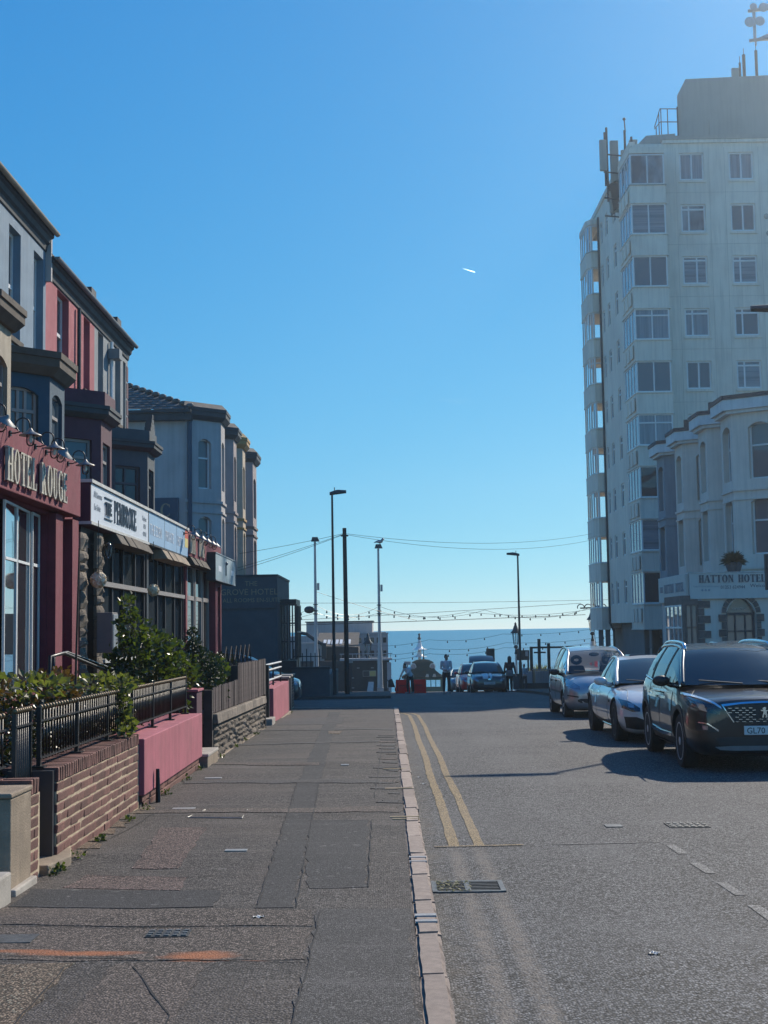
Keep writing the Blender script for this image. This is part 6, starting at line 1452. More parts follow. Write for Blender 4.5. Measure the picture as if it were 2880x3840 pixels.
# roof plant room, rail, masts
pts = [(17.76, 29.4), (17.76, 33.1), (18.3, 34.12), (23.9, 34.3), (31, 34.35), (31, 29.4)]
m = MB(); m.extr([(x, 77.5, z) for x, z in pts], (.9, 3.4, 0)); m.build('penthouse', K['pent'], tw)
MB().extr([(14.9, 75.8, 29.45), (15.5, 75.8, 30.05), (17.18, 75.8, 30.15), (17.18, 75.8, 29.45)], (0, .4, 0)).build('roof_upstand', K['pent'], tw)
MB().box(19.6, 20.4, 77.44, 77.498, 30.2, 31.6).build('penthouse_door', K['pent'], tw)
MB().box(17.70, 17.76, 77.4, 77.5, 29.4, 32.4).build('downpipe', K['fascia'], tw)
rr_ = thing('roof_guard_rail', 'dark tubular guard rail on the tower roof beside the plant room', 'railing', (16.5, 77, 29.5))
for z in (30.55, 31.35): MB().tube([(15.75, 77, z-1.2 if z > 31 else z-.5), (16.15, 77.2, z), (17.2, 77.3, z+.02)], .03, 5).build('rail', K['black'], rr_)
for x, y, z in ((15.85, 77, 30.2), (16.05, 77.1, 31.1), (16.2, 77.2, 31.35), (16.6, 77.25, 31.35)): MB().tube([(x, y, 28.6), (x, y, z)], .03, 5).build('post', K['black'], rr_)
for ch in rr_.children: ch.location.x += .5; ch.location.z += .85
an = thing('panel_antenna_cluster', 'cluster of panel antennas on poles at the seaward tower corner', 'antenna', (13.6, 80, 28))
ra = random.Random(2)
for x, y, z0, z1, w_ in ((13.0, 78.5, 29.2, 31.3, 0), (13.25, 79.3, 28.5, 31.9, .0), (13.75, 79.8, 28.5, 31.2, 0), (14.3, 79, 28.5, 31.6, 0), (14.6, 78.5, 29, 31.0, 0)):
    MB().tube([(x, y, z0-1.2), (x, y, z1)], .075, 6).build('mast', K['dkpole'], an)
for x, y, z0, w_, h_ in ((12.65, 78.3, 28.9, .42, 1.9), (13.4, 79.0, 28.3, .5, 2.7), (14.0, 78.7, 28.6, .45, 1.7), (14.55, 78.9, 29.5, .5, 1.5), (13.3, 79.1, 26.6, .7, 1.3)):
    MB().box(x, x+w_, y, y+.22, z0, z0+h_).build('panel', K['pent'], an, bevel=.04)
for z in (28.9, 30.0, 27.3, 26.2): MB().tube([(12.9, 78.6, z), (14.7, 78.9, z-.1)], .05, 5).build('strut', K['dkpole'], an)
MB().hexa([(13.5, 79, 26.6), (13.9, 79, 26.9), (13.9, 80, 26.9), (13.5, 80, 26.6), (13.3, 79, 28.3), (13.9, 79, 28.6), (13.9, 80, 28.6), (13.3, 80, 28.3)]).build('bracket', K['dkpole'], an)
MB().tube([(14.35, 79, 31.5), (14.3, 79, 32.3)], .04, 5).build('whip', K['dkpole'], an); MB().ball((14.3, 79, 32.3), .1, 6, 5).build('whip_head', K['dkpole'], an)
for ch in an.children:
    ch.location.x += .55
mm = thing('roof_mast', 'slim masts with a panel aerial on the plant room roof', 'antenna', (21, 78, 33.2))
for x, z1, r_ in ((21.0, 34.25, .07), (21.25, 34.75, .1), (22.0, 35.0, .09)): MB().tube([(x, 78.5, 33.0), (x, 78.5, z1)], r_, 6).build('mast', K['dkpole'], mm); MB().tube([(x, 78.5, z1), (x, 78.5, z1+.4)], .02, 4).build('whip', K['dkpole'], mm)
MB().box(20.5, 20.9, 78.4, 78.6, 33.2, 33.9).build('panel', K['pent'], mm)
for ch in mm.children: ch.location.x += .85; ch.location.z += 1.25
lm = thing('dish_mast', 'lattice mast with round dishes at the top right corner of the picture', 'antenna', (23, 78, 33))
for x, y in ((22.3, 78), (22.55, 78.6)): MB().tube([(x, y, 35.4), (x, y, 37.6)], .06, 6).build('mast', K['steel'], lm)
MB().tube([(24.8, 78.3, 31.5), (24.8, 78.3, 39)], .12, 6).build('mast', K['steel'], lm)
for z in (35.45, 37.3): MB().tube([(22.0, 78, z), (24.8, 78.2, z+.4)], .1, 6).build('arm', K['steel'], lm); MB().tube([(22.3, 78, z), (24.8, 78.3, z+1.2)], .06, 6).build('brace', K['steel'], lm)
for x, z, ax in ((22.25, 37.45, .2), (22.85, 37.4, .25), (22.0, 36.5, .28), (22.6, 36.55, .26)): MB().lathe((x, 77.8, z), [(.05, .2), (ax, 0), (ax*1.15, -.06), (ax*.9, -.08)], 14, 'y').build('dish', K['sfwhite'], lm, smooth=40)
MB().extr([(22.7, 77.9, 35.55), (23.4, 77.9, 35.95), (24.5, 77.9, 35.6)], (0, .4, 0)).build('drum', K['steel'], lm)

for ch in lm.children: ch.location.x += .35; ch.location.z += 1.2
# ================================================================ RIGHT: HOTEL TERRACE
XH = 14.75
def hotel_house(yb0, yb1, mat, label, roofm, zc, near=True):
    h = thing('hotel_house', label, 'building', (15, (yb0+yb1)/2, gz(yb0)))
    h['group'] = 'bay fronted hotel row on the right'; xf = 13.02
    o, segs = canted_bay(h, XH, xf, yb0, yb1, -1.5, zc-.55, mat, [(4.25, 6.35), (7.05, 9.15)], K['white'], K['gmid'], cant=1.25, arch=.18, side=-1, cwin=(.3, .7), dep=.26, rows=(.6,))
    for z in (6.62, 3.7):
        for P, l in segs: MB().pbox(P, -.02, l+.02, z, z+.09, .002, .07).build('string_course', mat, h); MB().pbox(P, -.02, l+.02, z-.34, z-.27, .002, .045).build('string_course', mat, h)
    e = .34
    m = MB(); poly = [(XH, yb0-1.25-e), (xf-e, yb0-e*.4), (xf-e, yb1+e*.4), (XH, yb1+1.25+e)]
    m.prism(poly, zc-.5, zc-.1); m.build('cornice', K['white2'], h)
    e = .2; poly = [(XH, yb0-1.25-e), (xf-e, yb0-e*.4), (xf-e, yb1+e*.4), (XH, yb1+1.25+e)]; MB().prism(poly, zc-.62, zc-.503).build('cornice_bed', K['white2'], h)
    e = .38; poly = [(XH, yb0-1.25-e), (xf-e, yb0-e*.4), (xf-e, yb1+e*.4), (XH, yb1+1.25+e)]; MB().prism(poly, zc-.098, zc+.06).build('roof_edge', roofm, h)
    MB().box(XH, 24, yb0-1.5, yb1+1.5, -2, zc+.05).build('wall', mat, h); MB().hexa([(XH-.1, yb0-1.5, zc+.06), (XH-.1, yb1+1.5, zc+.06), (19, yb1+1.5, zc+2.2), (19, yb0-1.5, zc+2.2), (XH-.1, yb0-1.5, zc+.1), (XH-.1, yb1+1.5, zc+.1), (19, yb1+1.5, zc+2.25), (19, yb0-1.5, zc+2.25)]).build('roof', K['slate'], h)
    return h, segs
K['white2'] = M('cornice_white_paint', (.66, .66, .63), .7, 0, .1, 2, .1, 30, streak=.3)
h1, sg1 = hotel_house(49.9, 51.5, K['hatton'], 'nearest white rendered hotel house with a large canted bay', K['roofdk'], 10.15)
for o_ in list(h1.children):
    if o_.name.startswith('roof_edge') or o_.name.startswith('cornice'): pass
h2, _ = hotel_house(53.8, 55.2, K['hatton'], 'second hotel house with a bay and dark flat roof edge', K['roofdk'], 10.2)
h3, _ = hotel_house(58.3, 59.8, K['hatton'], 'third hotel house with an arched window bay', K['roofdk'], 10.2)
h4, _ = hotel_house(62.2, 63.8, K['hattonblue'], 'last blue grey painted house of the hotel row next to the tower', K['roofdk'], 10.2)
for h, y in ((h2, 54.5), (h3, 59)):          # the dark felt upstands on the nearer cants
    MB().prism([(XH, y-2.4), (13.1, y-.85), (13.6, y-.5), (XH, y-1.4)], 10.27, 10.62).build('roof_upstand', K['roofdk'], h)
# single-storey front with the hotel sign and arched door
ex = thing('hotel_entrance_block', 'single storey hotel entrance block with arched door and stone quoins', 'building', (13, 51, -1))
YE = 48.5
m = MB(); wall(m, PS(YE), 11.35, 17.5, -2, 2.75, [(12.22, 13.28, -1.9, 2.62, .52)], .3); wall(m, PW(10.92), YE, 53.4, -2, 2.75, [], .1)
m.quad((10.92, YE, 2.75), (17.5, YE, 2.75), (17.5, 53.4, 2.75), (10.92, 53.4, 2.75)); m.build('wall', K['hatton'], ex)
d = MB(); d.pbox(PS(YE), 12.22, 12.30, -1.9, 2.1, -.28, -.2); d.pbox(PS(YE), 13.2, 13.28, -1.9, 2.1, -.28, -.2); d.pbox(PS(YE), 12.30, 13.2, 2.0, 2.1, -.28, -.19)
for x in (12.56, 12.92): d.pbox(PS(YE), x, x+.05, -1.9, 2.0, -.28, -.2)
for z in (.75, 1.4): d.pbox(PS(YE), 12.3, 13.2, z, z+.06, -.275, -.21)
dr = d.build('door', K['slateblue'], ex); MB().quad(*[PS(YE)(a, z, -.25) for a, z in ((12.22, -1.9), (13.28, -1.9), (13.28, 2.62), (12.22, 2.62))]).build('pane', K['gmid'], dr)
text(ex, PS(YE), 'THE HATTON', 12.75, 2.2, .09, K['offwhite'], -.2, align='CENTER')
n = 9
for k in range(n):                 # arch stones
    a0, a1 = 180*k/n+1.2, 180*(k+1)/n-1.2; o_, i_ = arcpts(12.75, 2.08, .70, .70, a0, a1, 2), arcpts(12.75, 2.08, .54, .545, a0, a1, 2)
    m = MB()
    for j in range(2): m.hexa([PS(YE)(*p, .003) for p in (o_[j], o_[j+1], i_[j+1], i_[j])]+[PS(YE)(*p, .05) for p in (o_[j], o_[j+1], i_[j+1], i_[j])])
    m.build('arch_stone', K['quoin'], ex)
for k in range(13):
    z = 2.05-.27*(k+1); w_ = .27 if k % 2 == 0 else .16
    MB().pbox(PS(YE), 12.205-w_, 12.205, z+.008, z+.262, .002, .05).build('quoin', K['quoin'], ex); MB().pbox(PS(YE), 13.295, 13.295+w_, z+.008, z+.262, .002, .05).build('quoin', K['quoin'], ex)
    w_ = .44 if k % 2 == 0 else .22; zz = z+.5
    if zz < 2.5: MB().pbox(PS(YE), 11.2, 11.2+w_, zz+.008, zz+.262, .002, .05).build('quoin', K['quoin'], ex)
# corner shop-like glazed bay
MB().box(10.62, 11.2, 48.42, 51.5, 2.42, 2.74).build('bay_head', K['quoin'], ex); MB().box(10.62, 11.2, 48.42, 51.5, -2, .62).build('bay_base', K['quoin'], ex); MB().box(10.9, 11.19, 48.7, 51.4, .62, 2.42).build('bay_room', K['darkframe'], ex)
window(ex, PS(48.44), 10.72, 11.18, .625, 2.415, (.5,), (.54,), .06, .02, K['quoin'], K['gmid']); window(ex, PW(10.64), 48.5, 51.4, .625, 2.415, (.25, .5, .75), (.54,), .06, .02, K['white'], K['gwave'])
MB().box(10.62, 10.72, 48.42, 48.5, .62, 2.42).build('corner_post', K['quoin'], ex)
hs = thing('hotel_sign', 'cream sign board with dark serif letters and a phone number above the arched door', 'sign', (12, 48.4, 3))
K['signcream'] = M('cream_sign_panel', (.60, .58, .52), .6, 0, .06, 1.2, .05, 30, streak=.15)
MB().box(10.92, 17.5, YE-.12, YE+.3, 2.6, 3.53).build('box', K['signcream'], hs, bevel=.015)
MB().box(10.9, 17.52, YE-.14, YE+.32, 3.532, 3.57).build('top_trim', K['offwhite'], hs)
PH = PS(YE-.12)
serif(hs, PH, 'HATTON', 11.24, 3.19, .27, .92, K['ink'], .004, .03, .1, t=.2); serif(hs, PH, 'HOTEL', 12.66, 3.19, .27, .92, K['ink'], .004, .03, .1, t=.2)
text(hs, PH, 'Fully En-Suite and Licensed', 11.04, 3.03, .085, K['inkgrey']); text(hs, PH, '01253 624944', 12.02, 2.96, .17, K['ink'], wsc=.9)
text(hs, PH, 'Welcome', 13.08, 3.0, .18, K['ink'], wsc=1.1)
for k in range(3):
    x = 11.36+k*.12; MB().extr([PH(x-.05, 2.92, .003), PH(x, 2.87, .003), PH(x+.05, 2.92, .003), PH(x, 2.97, .003)], (0, -.012, 0)).build('diamond', K['inkgrey'], hs)
PHW = Pl((10.915, 53.4), (0, -1), (-1, 0))
wsb = MB().box(10.80, 10.915, YE+.1, 53.4, 2.55, 3.53).build('side_box', K['signcream'], hs, bevel=.015)
PHW = Pl((10.80, 53.4), (0, -1), (-1, 0))
serif(hs, PHW, 'THE', .35, 2.95, .22, 1.0, K['inkgrey'], .004, .02); serif(hs, PHW, 'HATTON', 1.15, 2.9, .34, 1.0, K['inkgrey'], .004, .02); serif(hs, PHW, 'HOTEL', 3.2, 2.9, .34, 1.0, K['inkgrey'], .004, .02)
pt = thing('potted_palm', 'bushy palm in a dark pot standing on the roof of the sign block', 'plant', (13.0, 49.2, 3.5))
pmx, pmy = 12.62, 48.75
MB().lathe((pmx, pmy, 3.5), [(.2, 0), (.3, .3), (.29, .42), (.24, .42), (.22, .36)], 14).build('pot', K['slateblue'], pt)
m = MB(); rp2 = random.Random(8)
for _ in range(260):
    a = rp2.uniform(0, 6.28); e = rp2.uniform(-.1, 1.3); d_ = Vector((math.cos(a)*math.cos(e), math.sin(a)*math.cos(e), math.sin(e))); b0 = Vector((pmx, pmy, 3.95)); l = rp2.uniform(.35, .6); t_ = b0+d_*l+Vector((0, 0, -.12)); s_ = d_.cross(Vector((0, 0, 1))).normalized()*.018; md = b0+d_*l*.55
    m.add([b0, md+s_, t_, md-s_], [(0, 1, 2), (0, 2, 3)])
m.build('fronds', K['leafc'], pt, fixn=False)
# dark board sign on its post at the picture's right edge
ds = thing('post_sign', 'dark vacancy board on a dark post at the right edge of the picture', 'sign', (8.6, 30, -.2))
MB().box(8.46, 9.4, 29.95, 30.05, 2.42, 3.22).build('board', K['fascia'], ds); MB().box(8.56, 9.34, 29.9, 29.948, 2.58, 3.12).build('face', K['plastic'], ds)
text(ds, PS(29.9), 'EN SUITE', 8.62, 2.9, .16, K['offwhite']); text(ds, PS(29.9), 'CAR PARK', 8.62, 2.68, .16, K['offwhite'])
MB().box(8.56, 8.72, 29.92, 30.08, -.4, 2.418).build('post', K['fascia'], ds)
# ================================================================ CARS
def paintmat(name, col, metal=.35, rough=.28, dust=.12):
    m, nt, b = newmat(name); co = _n(nt, 'ShaderNodeTexCoord').outputs['Object']
    c = mix(nt, math_(nt, 'MULTIPLY', ramp(nt, noise(nt, co, 2.5, 6, .7), .4, .75), dust), col, (.20, .18, .16)); nt.links.new(c, b.inputs['Base Color'])
    b.inputs['Metallic'].default_value = metal; b.inputs['Roughness'].default_value = rough
    b.inputs['Coat Weight'].default_value = 1.0; b.inputs['Coat Roughness'].default_value = .035; return m
K['lampclear'] = M('headlamp_lens', (.30, .31, .33), .06, .6, .3, 14, .15, 25, coat=1)
K['lampdark'] = M('dark_headlamp_lens', (.03, .032, .036), .05, .2, .3, 14, .1, 25, coat=1)
K['led'] = M('bright_lamp_trim', (.80, .82, .84), .15, .6, .03, 5, 0)
K['plate'] = M('white_number_plate', (.70, .70, .68), .4, 0, .05, 6, 0)
K['gcar'] = glassmat('tinted_car_glass', (.02, .025, .03), see=.32, wav=0)
K['gcarclear'] = glassmat('clear_car_glass', see=.62, wav=0)
K['gcardk'] = glassmat('dark_car_glass', (.022, .03, .036), wav=.02)
K['seat'] = M('dark_seat_fabric', (.03, .031, .034), .9, 0, .2, 10, .2, 60)
def cr(P, n):
    "Catmull-Rom through tuples"
    out_ = []; m = len(P)
    for i in range(m-1):
        p0, p1, p2, p3 = P[max(i-1, 0)], P[i], P[i+1], P[min(i+2, m-1)]
        for k in range(n):
            t = k/n; out_.append(tuple(.5*((2*b_)+(-a+c)*t+(2*a-5*b_+4*c-d)*t*t+(-a+3*b_-3*c+d)*t**3) for a, b_, c, d in zip(p0, p1, p2, p3)))
    out_.append(tuple(P[-1])); return out_
def pl_at(P, t):
    "point at fraction t of a polyline"
    f = t*(len(P)-1); i = min(int(f), len(P)-2); g = f-i
    return tuple(a+(b_-a)*g for a, b_ in zip(P[i], P[i+1]))
class Car:
    def __init__(s, name, label, p, paint, glass=None, cat='car', group=None):
        s.root = thing(name, label, cat, (0, 0, 0), group); s.p = p
        st = cr(p['st'], 5); rings = []
        for (y, zb, zs, zt, ws, wm, wt) in st:
            h = zs-zb
            half = [(0, zb), (ws*.7, zb), (ws*.96, zb+.025), (ws+(wm-ws)*.55, zb+h*.16), (wm*.99, zb+h*.34), (wm, zb+h*.5), (wm*.992, zb+h*.68), (wm*.97, zb+h*.86), (wt+(wm-wt)*.35, zs-.012), (wt, zs+.012), (wt*.8, zs+(zt-zs)*.55), (wt*.5, zs+(zt-zs)*.87), (0, zt)]
            half = cr(half, 2)
            rings.append([(x, y, z) for x, z in half]+[(-x, y, z) for x, z in half[-2:0:-1]])
        n = len(rings[0]); m = MB()
        fs = [(i*n+k, i*n+(k+1) % n, (i+1)*n+(k+1) % n, (i+1)*n+k) for i in range(len(rings)-1) for k in range(n)]+[tuple(range(n))[::-1], tuple((len(rings)-1)*n+k for k in range(n))]
        m.add([v for r_ in rings for v in r_], fs)
        body = m.build('body', [paint, K['plastic']], s.root, smooth=True); s.body = body
        cut = MB(); r = p['r']+.055
        for yw in p['wheels']:
            for sx in (-1, 1): cut.lathe((sx*(p['W']-.13), yw, p['r']), [(r, -.24), (r, .4)], 28, 'x')
        co_ = cut.build('cutter', K['plastic']); bo = body.modifiers.new('b', 'BOOLEAN'); bo.object = co_; bo.solver = 'EXACT'
        dg_ = bpy.context.evaluated_depsgraph_get(); me = bpy.data.meshes.new_from_object(body.evaluated_get(dg_))
        body.modifiers.clear(); body.data = me; bpy.data.objects.remove(co_)
        me.materials.clear(); me.materials.append(paint); me.materials.append(K['plastic'])
        for f in me.polygons:
            c = f.center; f.material_index = 0; f.use_smooth = True
            for yw in p['wheels']:
                d = math.hypot(c.y-yw, c.z-p['r'])
                if d < r+.006 and abs(c.x) < p['W']+.02 and abs(c.x) > p['W']-.4 and (d > r-.02 and abs(f.normal.x) < .6 or abs(c.x) < p['W']-.3): f.material_index = 1
        me.set_sharp_from_angle(angle=R(38))
        s.bvh = BVHTree.FromPolygons([v.co for v in me.vertices], [tuple(f.vertices) for f in me.polygons])
        s.paint = paint; s.glasshouse(glass or K['gcar']); s.wheels()
    def hit(s, o, d):
        h = s.bvh.ray_cast(Vector(o), Vector(d)); return (h[0], h[1]) if h[0] is not None else (None, None)
    def decal(s, name, top, bot, mat, view='front', off=.006, cols=10, rows=3, mirror=False, side=1, parent=None):
        "thin fitting that hugs the body: outline given by its upper and lower edge in front (x,z), side (y,z) or top (x,y) view"
        for sg in ((1, -1) if mirror else (side,)):
            m = MB(); V = []; last = None
            for j in range(rows+1):
                for i in range(cols+1):
                    a, b_ = pl_at(top, i/cols), pl_at(bot, i/cols); u, v = (a[0]+(b_[0]-a[0])*j/rows, a[1]+(b_[1]-a[1])*j/rows)
                    if view == 'front': o, d = (u*sg, -3, v), (0, 1, 0)
                    elif view == 'side': o, d = (3*sg, u, v), (-sg, 0, 0)
                    else: o, d = (u*sg, v, 4), (0, 0, -1)
                    h, n = s.hit(o, d)
                    if h is None: h, n = (Vector((u*sg, .12, v)), Vector((0, -1, 0))) if last is None else (Vector((u*sg, last.y, v)) if view == 'front' else Vector((last.x, u, v)) if view == 'side' else Vector((u*sg, v, last.z)), Vector(d)*-1)
                    last = h
                    if n.dot(Vector(d)) > 0: n = -n
                    V.append((h+n*off, h-n*.004))
            nc = cols+1; k_ = len(V)
            fs = [(j*nc+i, j*nc+i+1, (j+1)*nc+i+1, (j+1)*nc+i) for j in range(rows) for i in range(cols)]
            bd = [i for i in range(nc)]+[(j+1)*nc-1 for j in range(1, rows+1)]+[rows*nc+i for i in range(cols-1, -1, -1)]+[j*nc for j in range(rows-1, 0, -1)]
            fs += [(bd[q], bd[(q+1) % len(bd)], k_+bd[(q+1) % len(bd)], k_+bd[q]) for q in range(len(bd))]
            m.add([v[0] for v in V]+[v[1] for v in V], fs); o_ = m.build(name, mat, parent or s.root, smooth=40)
        return o_
    def glasshouse(s, glass):
        p = s.p; rail = cr(p['rail'], 6); belt = p['belt']
        def bp(y):
            for a, b_ in zip(belt, belt[1:]):
                if a[0] <= y <= b_[0]: t = (y-a[0])/(b_[0]-a[0]); return tuple(u+(v-u)*t for u, v in zip(a, b_))
            return belt[0] if y < belt[0][0] else belt[-1]
        iA = p['iA']*6; iD = p['iD']*6; N = 12
        def skin(i0, i1, bulge, crown, mat, name, inset=0, lift=0):
            m = MB(); rs = rail[i0:i1+1]
            def fn(u, v):
                q = pl_at(rs, v); x = (u*2-1); k = 1-x*x; return (x*(q[2]-inset), q[0]-bulge*k*(1-.5*v if bulge > 0 else .5+.5*v), q[1]+crown*k*(.4+.6*math.sin(math.pi*min(1, max(0, v)))) if name == 'roof' else q[1]+crown*k*v+lift)
            m.grid(fn, N, max(3, i1-i0)); return m.build(name, mat, s.root, smooth=True)
        cw = p.get('crown', .035)
        skin(0, iA, p.get('bulge', .16), cw, p.get('wsglass', glass), 'windscreen', .012)
        m = MB(); rs = rail[iA:iD+1]
        m.grid(lambda u, v: ((u*2-1)*pl_at(rs, v)[2], pl_at(rs, v)[0]-p.get('bulge', .16)*.5*(1-(u*2-1)**2)*max(0, 1-v*6), pl_at(rs, v)[1]+cw*(1-(u*2-1)**2)), N, iD-iA); m.build('roof', p.get('roofmat', s.paint), s.root, smooth=True)
        m = MB(); rs = rail[iD:]
        m.grid(lambda u, v: ((u*2-1)*(pl_at(rs, v)[2]-.01), pl_at(rs, v)[0]+.1*(1-(u*2-1)**2)*v, pl_at(rs, v)[1]+cw*(1-(u*2-1)**2)*(1-v)), N, 6); m.build('rear_window', glass, s.root, smooth=True)
        for sg in (-1, 1):
            m = MB()
            for i in range(len(rail)-1):
                a, b_ = rail[i], rail[i+1]; ba, bb = bp(a[0]), bp(b_[0])
                if a[1] <= ba[1] and b_[1] <= bb[1]: continue
                for k in range(4):
                    t0, t1 = k/4, (k+1)/4; f = lambda q, bq, t: (sg*(bq[2]+(q[2]-bq[2])*t+.03*math.sin(math.pi*t)), q[0], bq[1]+(q[1]-bq[1])*t)
                    m.quad(f(a, ba, t0), f(b_, bb, t0), f(b_, bb, t1), f(a, ba, t1))
            m.build('side_window', glass, s.root, smooth=True)
            # pillars, cant rail and belt strip
            pr = [(sg*q[2], q[0], q[1]) for q in rail]
            MB().tube(pr[:iA+1], [.03]*(iA+1), 8).build('pillar', s.paint, s.root, smooth=True)
            MB().tube(pr[iA:iD+1], .026, 8).build('roof_edge', p.get('edgemat', s.paint), s.root, smooth=True)
            MB().tube(pr[iD:], .045, 8).build('pillar', s.paint, s.root, smooth=True)
            bl2 = [bp(q[0]) for q in rail]; MB().tube([(sg*(b_[2]+.004), q[0], b_[1]+.008) for q, b_ in zip(rail, bl2)], .012, 6).build('belt_strip', p.get('belttrim', K['plastic']), s.root)
            for yb, w in p['pillars']:
                q = min(rail, key=lambda r_: abs(r_[0]-yb)); b_ = bp(yb); m = MB()
                pts = [(sg*(b_[2]+(q[2]-b_[2])*t+.03*math.sin(math.pi*t)+.006*1), yb, b_[1]+(q[1]-b_[1])*t) for t in (0, .25, .5, .75, 1)]
                for A, B in zip(pts, pts[1:]):
                    m.quad((A[0], yb-w/2, A[2]), (A[0], yb+w/2, A[2]), (B[0], yb+w/2, B[2]), (B[0], yb-w/2, B[2]))
                m.build('window_pillar', K['plastic'], s.root)
            # mirror
            ym, zm, xm = p['mirror']; m = MB(); m.ball((sg*xm, ym, zm), .105, 10, 8, (1.15, .75, .72)); m.tube([(sg*(xm-.09), ym+.03, zm-.04), (sg*(bp(ym)[2]-.02), ym+.05, zm-.07)], [.035, .04], 6)
            mo = m.build('door_mirror', p.get('mirrormat', s.paint), s.root, smooth=True)
            MB().lathe((sg*xm, ym+.062, zm), [(.062, 0), (.06, .02)], 12, 'y', 1.2, .75).build('mirror_glass', K['gcardk'], mo)
        # dark inside: dashboard shelf and seats
        y0, y1 = rail[0][0]+.1, rail[-1][0]-.25; z = p['belt'][0][1]+.015
        MB().hexa([(-p['belt'][0][2]*.86, y0+.1, z-.1), (p['belt'][0][2]*.86, y0+.1, z-.1), (p['belt'][0][2]*.9, y1, z-.1), (-p['belt'][0][2]*.9, y1, z-.1), (-p['belt'][0][2]*.84, y0+.12, z+.035), (p['belt'][0][2]*.84, y0+.12, z+.035), (p['belt'][0][2]*.84, y1, z+.05), (-p['belt'][0][2]*.84, y1, z+.05)]).build('dashboard', K['seat'], s.root)
        for sx in (-.37, .37):
            ys_ = p['seaty']; zt_ = rail[iA][1]
            st_ = MB().hexa([(sx-.22, ys_, z), (sx+.22, ys_, z), (sx+.22, ys_+.14, z), (sx-.22, ys_+.14, z), (sx-.17, ys_+.1, zt_-.33), (sx+.17, ys_+.1, zt_-.33), (sx+.17, ys_+.2, zt_-.33), (sx-.17, ys_+.2, zt_-.33)]).build('seat', K['seat'], s.root, bevel=.04)
            MB().tube([(sx+.10*math.cos(R(a)), ys_+.15, zt_-.2+.075*math.sin(R(a))) for a in range(0, 361, 30)], .045, 7).build('headrest', K['seat'], st_, smooth=True)
        MB().ball((0, rail[iA][0]-.05, rail[iA][1]-.07), .07, 8, 6, (1.8, .5, .7)).build('interior_mirror', K['plastic'], s.root)
        b0 = rail[0]; 
        for x0, x1 in ((-.05, -.6), (.5, -.02)): MB().tube([(x0, b0[0]-p.get('bulge', .16)*.9+.0, b0[1]+.015), (x1, b0[0]+.06-p.get('bulge', .16)*.55, b0[1]+.06)], .01, 5).build('wiper', K['plastic'], s.root)
    def wheels(s):
        p = s.p; r = p['r']
        for yw in p['wheels']:
            for sg in (-1, 1):
                x = sg*(p['W']-.125); m = MB(); m.lathe((x, yw, r), [(r*.66, -.1), (r*.9, -.108), (r*.985, -.085), (r, -.04), (r, .04), (r*.985, .085), (r*.9, .108), (r*.66, .1)], 32, 'x')
                w = m.build('wheel', K['rubber'], s.root, smooth=40)
                m = MB(); fx = x+sg*.085; ns = p.get('spokes', 5)
                m.lathe((x, yw, r), [(r*.69, -sg*.05), (r*.69, sg*.103), (r*.645, sg*.103), (r*.63, -sg*.03)], 28, 'x')
                for k in range(ns):
                    a = 2*math.pi*k/ns+.3
                    for da in ((-.11, .11) if p.get('twin') else (0,)):
                        c0, c1 = (r*.1*math.cos(a), r*.1*math.sin(a)), (r*.66*math.cos(a+da*1.6), r*.66*math.sin(a+da*1.6)); t = (-math.sin(a), math.cos(a)); w0, w1 = r*.085, r*.065
                        q = [(c0[0]-t[0]*w0, c0[1]-t[1]*w0), (c0[0]+t[0]*w0, c0[1]+t[1]*w0), (c1[0]+t[0]*w1, c1[1]+t[1]*w1), (c1[0]-t[0]*w1, c1[1]-t[1]*w1)]
                        m.hexa([(fx-sg*.035, yw+u, r+v) for u, v in q]+[(fx+sg*.012, yw+u, r+v) for u, v in q])
                m.lathe((fx-sg*.03, yw, r), [(r*.17, 0), (r*.15, sg*.05), (.002, sg*.055)], 14, 'x')
                m.build('rim', p.get('rimmat', K['alloy']), w, smooth=40)
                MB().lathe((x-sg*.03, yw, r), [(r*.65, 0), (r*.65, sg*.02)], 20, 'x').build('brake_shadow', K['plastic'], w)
    def seam(s, pts, view='side', mirror=True, w=.007, name='panel_gap'):
        for sg in ((1, -1) if mirror else (1,)):
            L = []
            for a, b_ in zip(pts, pts[1:]):
                for k in range(8):
                    u, v = a[0]+(b_[0]-a[0])*k/8, a[1]+(b_[1]-a[1])*k/8
                    h, n = s.hit(*(((3*sg, u, v), (-sg, 0, 0)) if view == 'side' else ((u*sg, v, 4), (0, 0, -1)) if view == 'top' else ((u*sg, -3, v), (0, 1, 0))))
                    if h is not None: L.append(h+n*.0005)
            if len(L) > 2: MB().tube(L, w*.6, 4).build(name, K['plastic'], s.root)
    def numberplate(s, txt, z, off=.012, h=.111, w=.52):
        hp, n = s.hit((0, -3, z), (0, 1, 0)); y = hp.y-off
        pl_ = MB().box(-w/2, w/2, y-.006, y+.03, z-h/2, z+h/2).build('number_plate', K['plate'], s.root, bevel=.004)
        text(pl_, Pl((0, y-.006), (1, 0), (0, -1)), txt, -w/2+.028, z-.038, .107, K['ink2'], .0015, wsc=.97, name='lettering'); return pl_
    def place(s, x, y, yaw=0.0, z=None, slope=True):
        s.root['group'] = 'cars parked along the street'
        s.root.location = (x, y, gz(y+2, -.1) if z is None else z); s.root.rotation_euler = (-.0006*(y+2) if slope else 0, 0, yaw)
K['ink2'] = M('black_print', (.012, .012, .014), .5, 0, .1, 5, 0)
def arc_yz(yc, zc, r, a0, a1, n=12): return [(yc+r*math.cos(R(a0+(a1-a0)*k/n)), zc+r*math.sin(R(a0+(a1-a0)*k/n))) for k in range(n+1)]
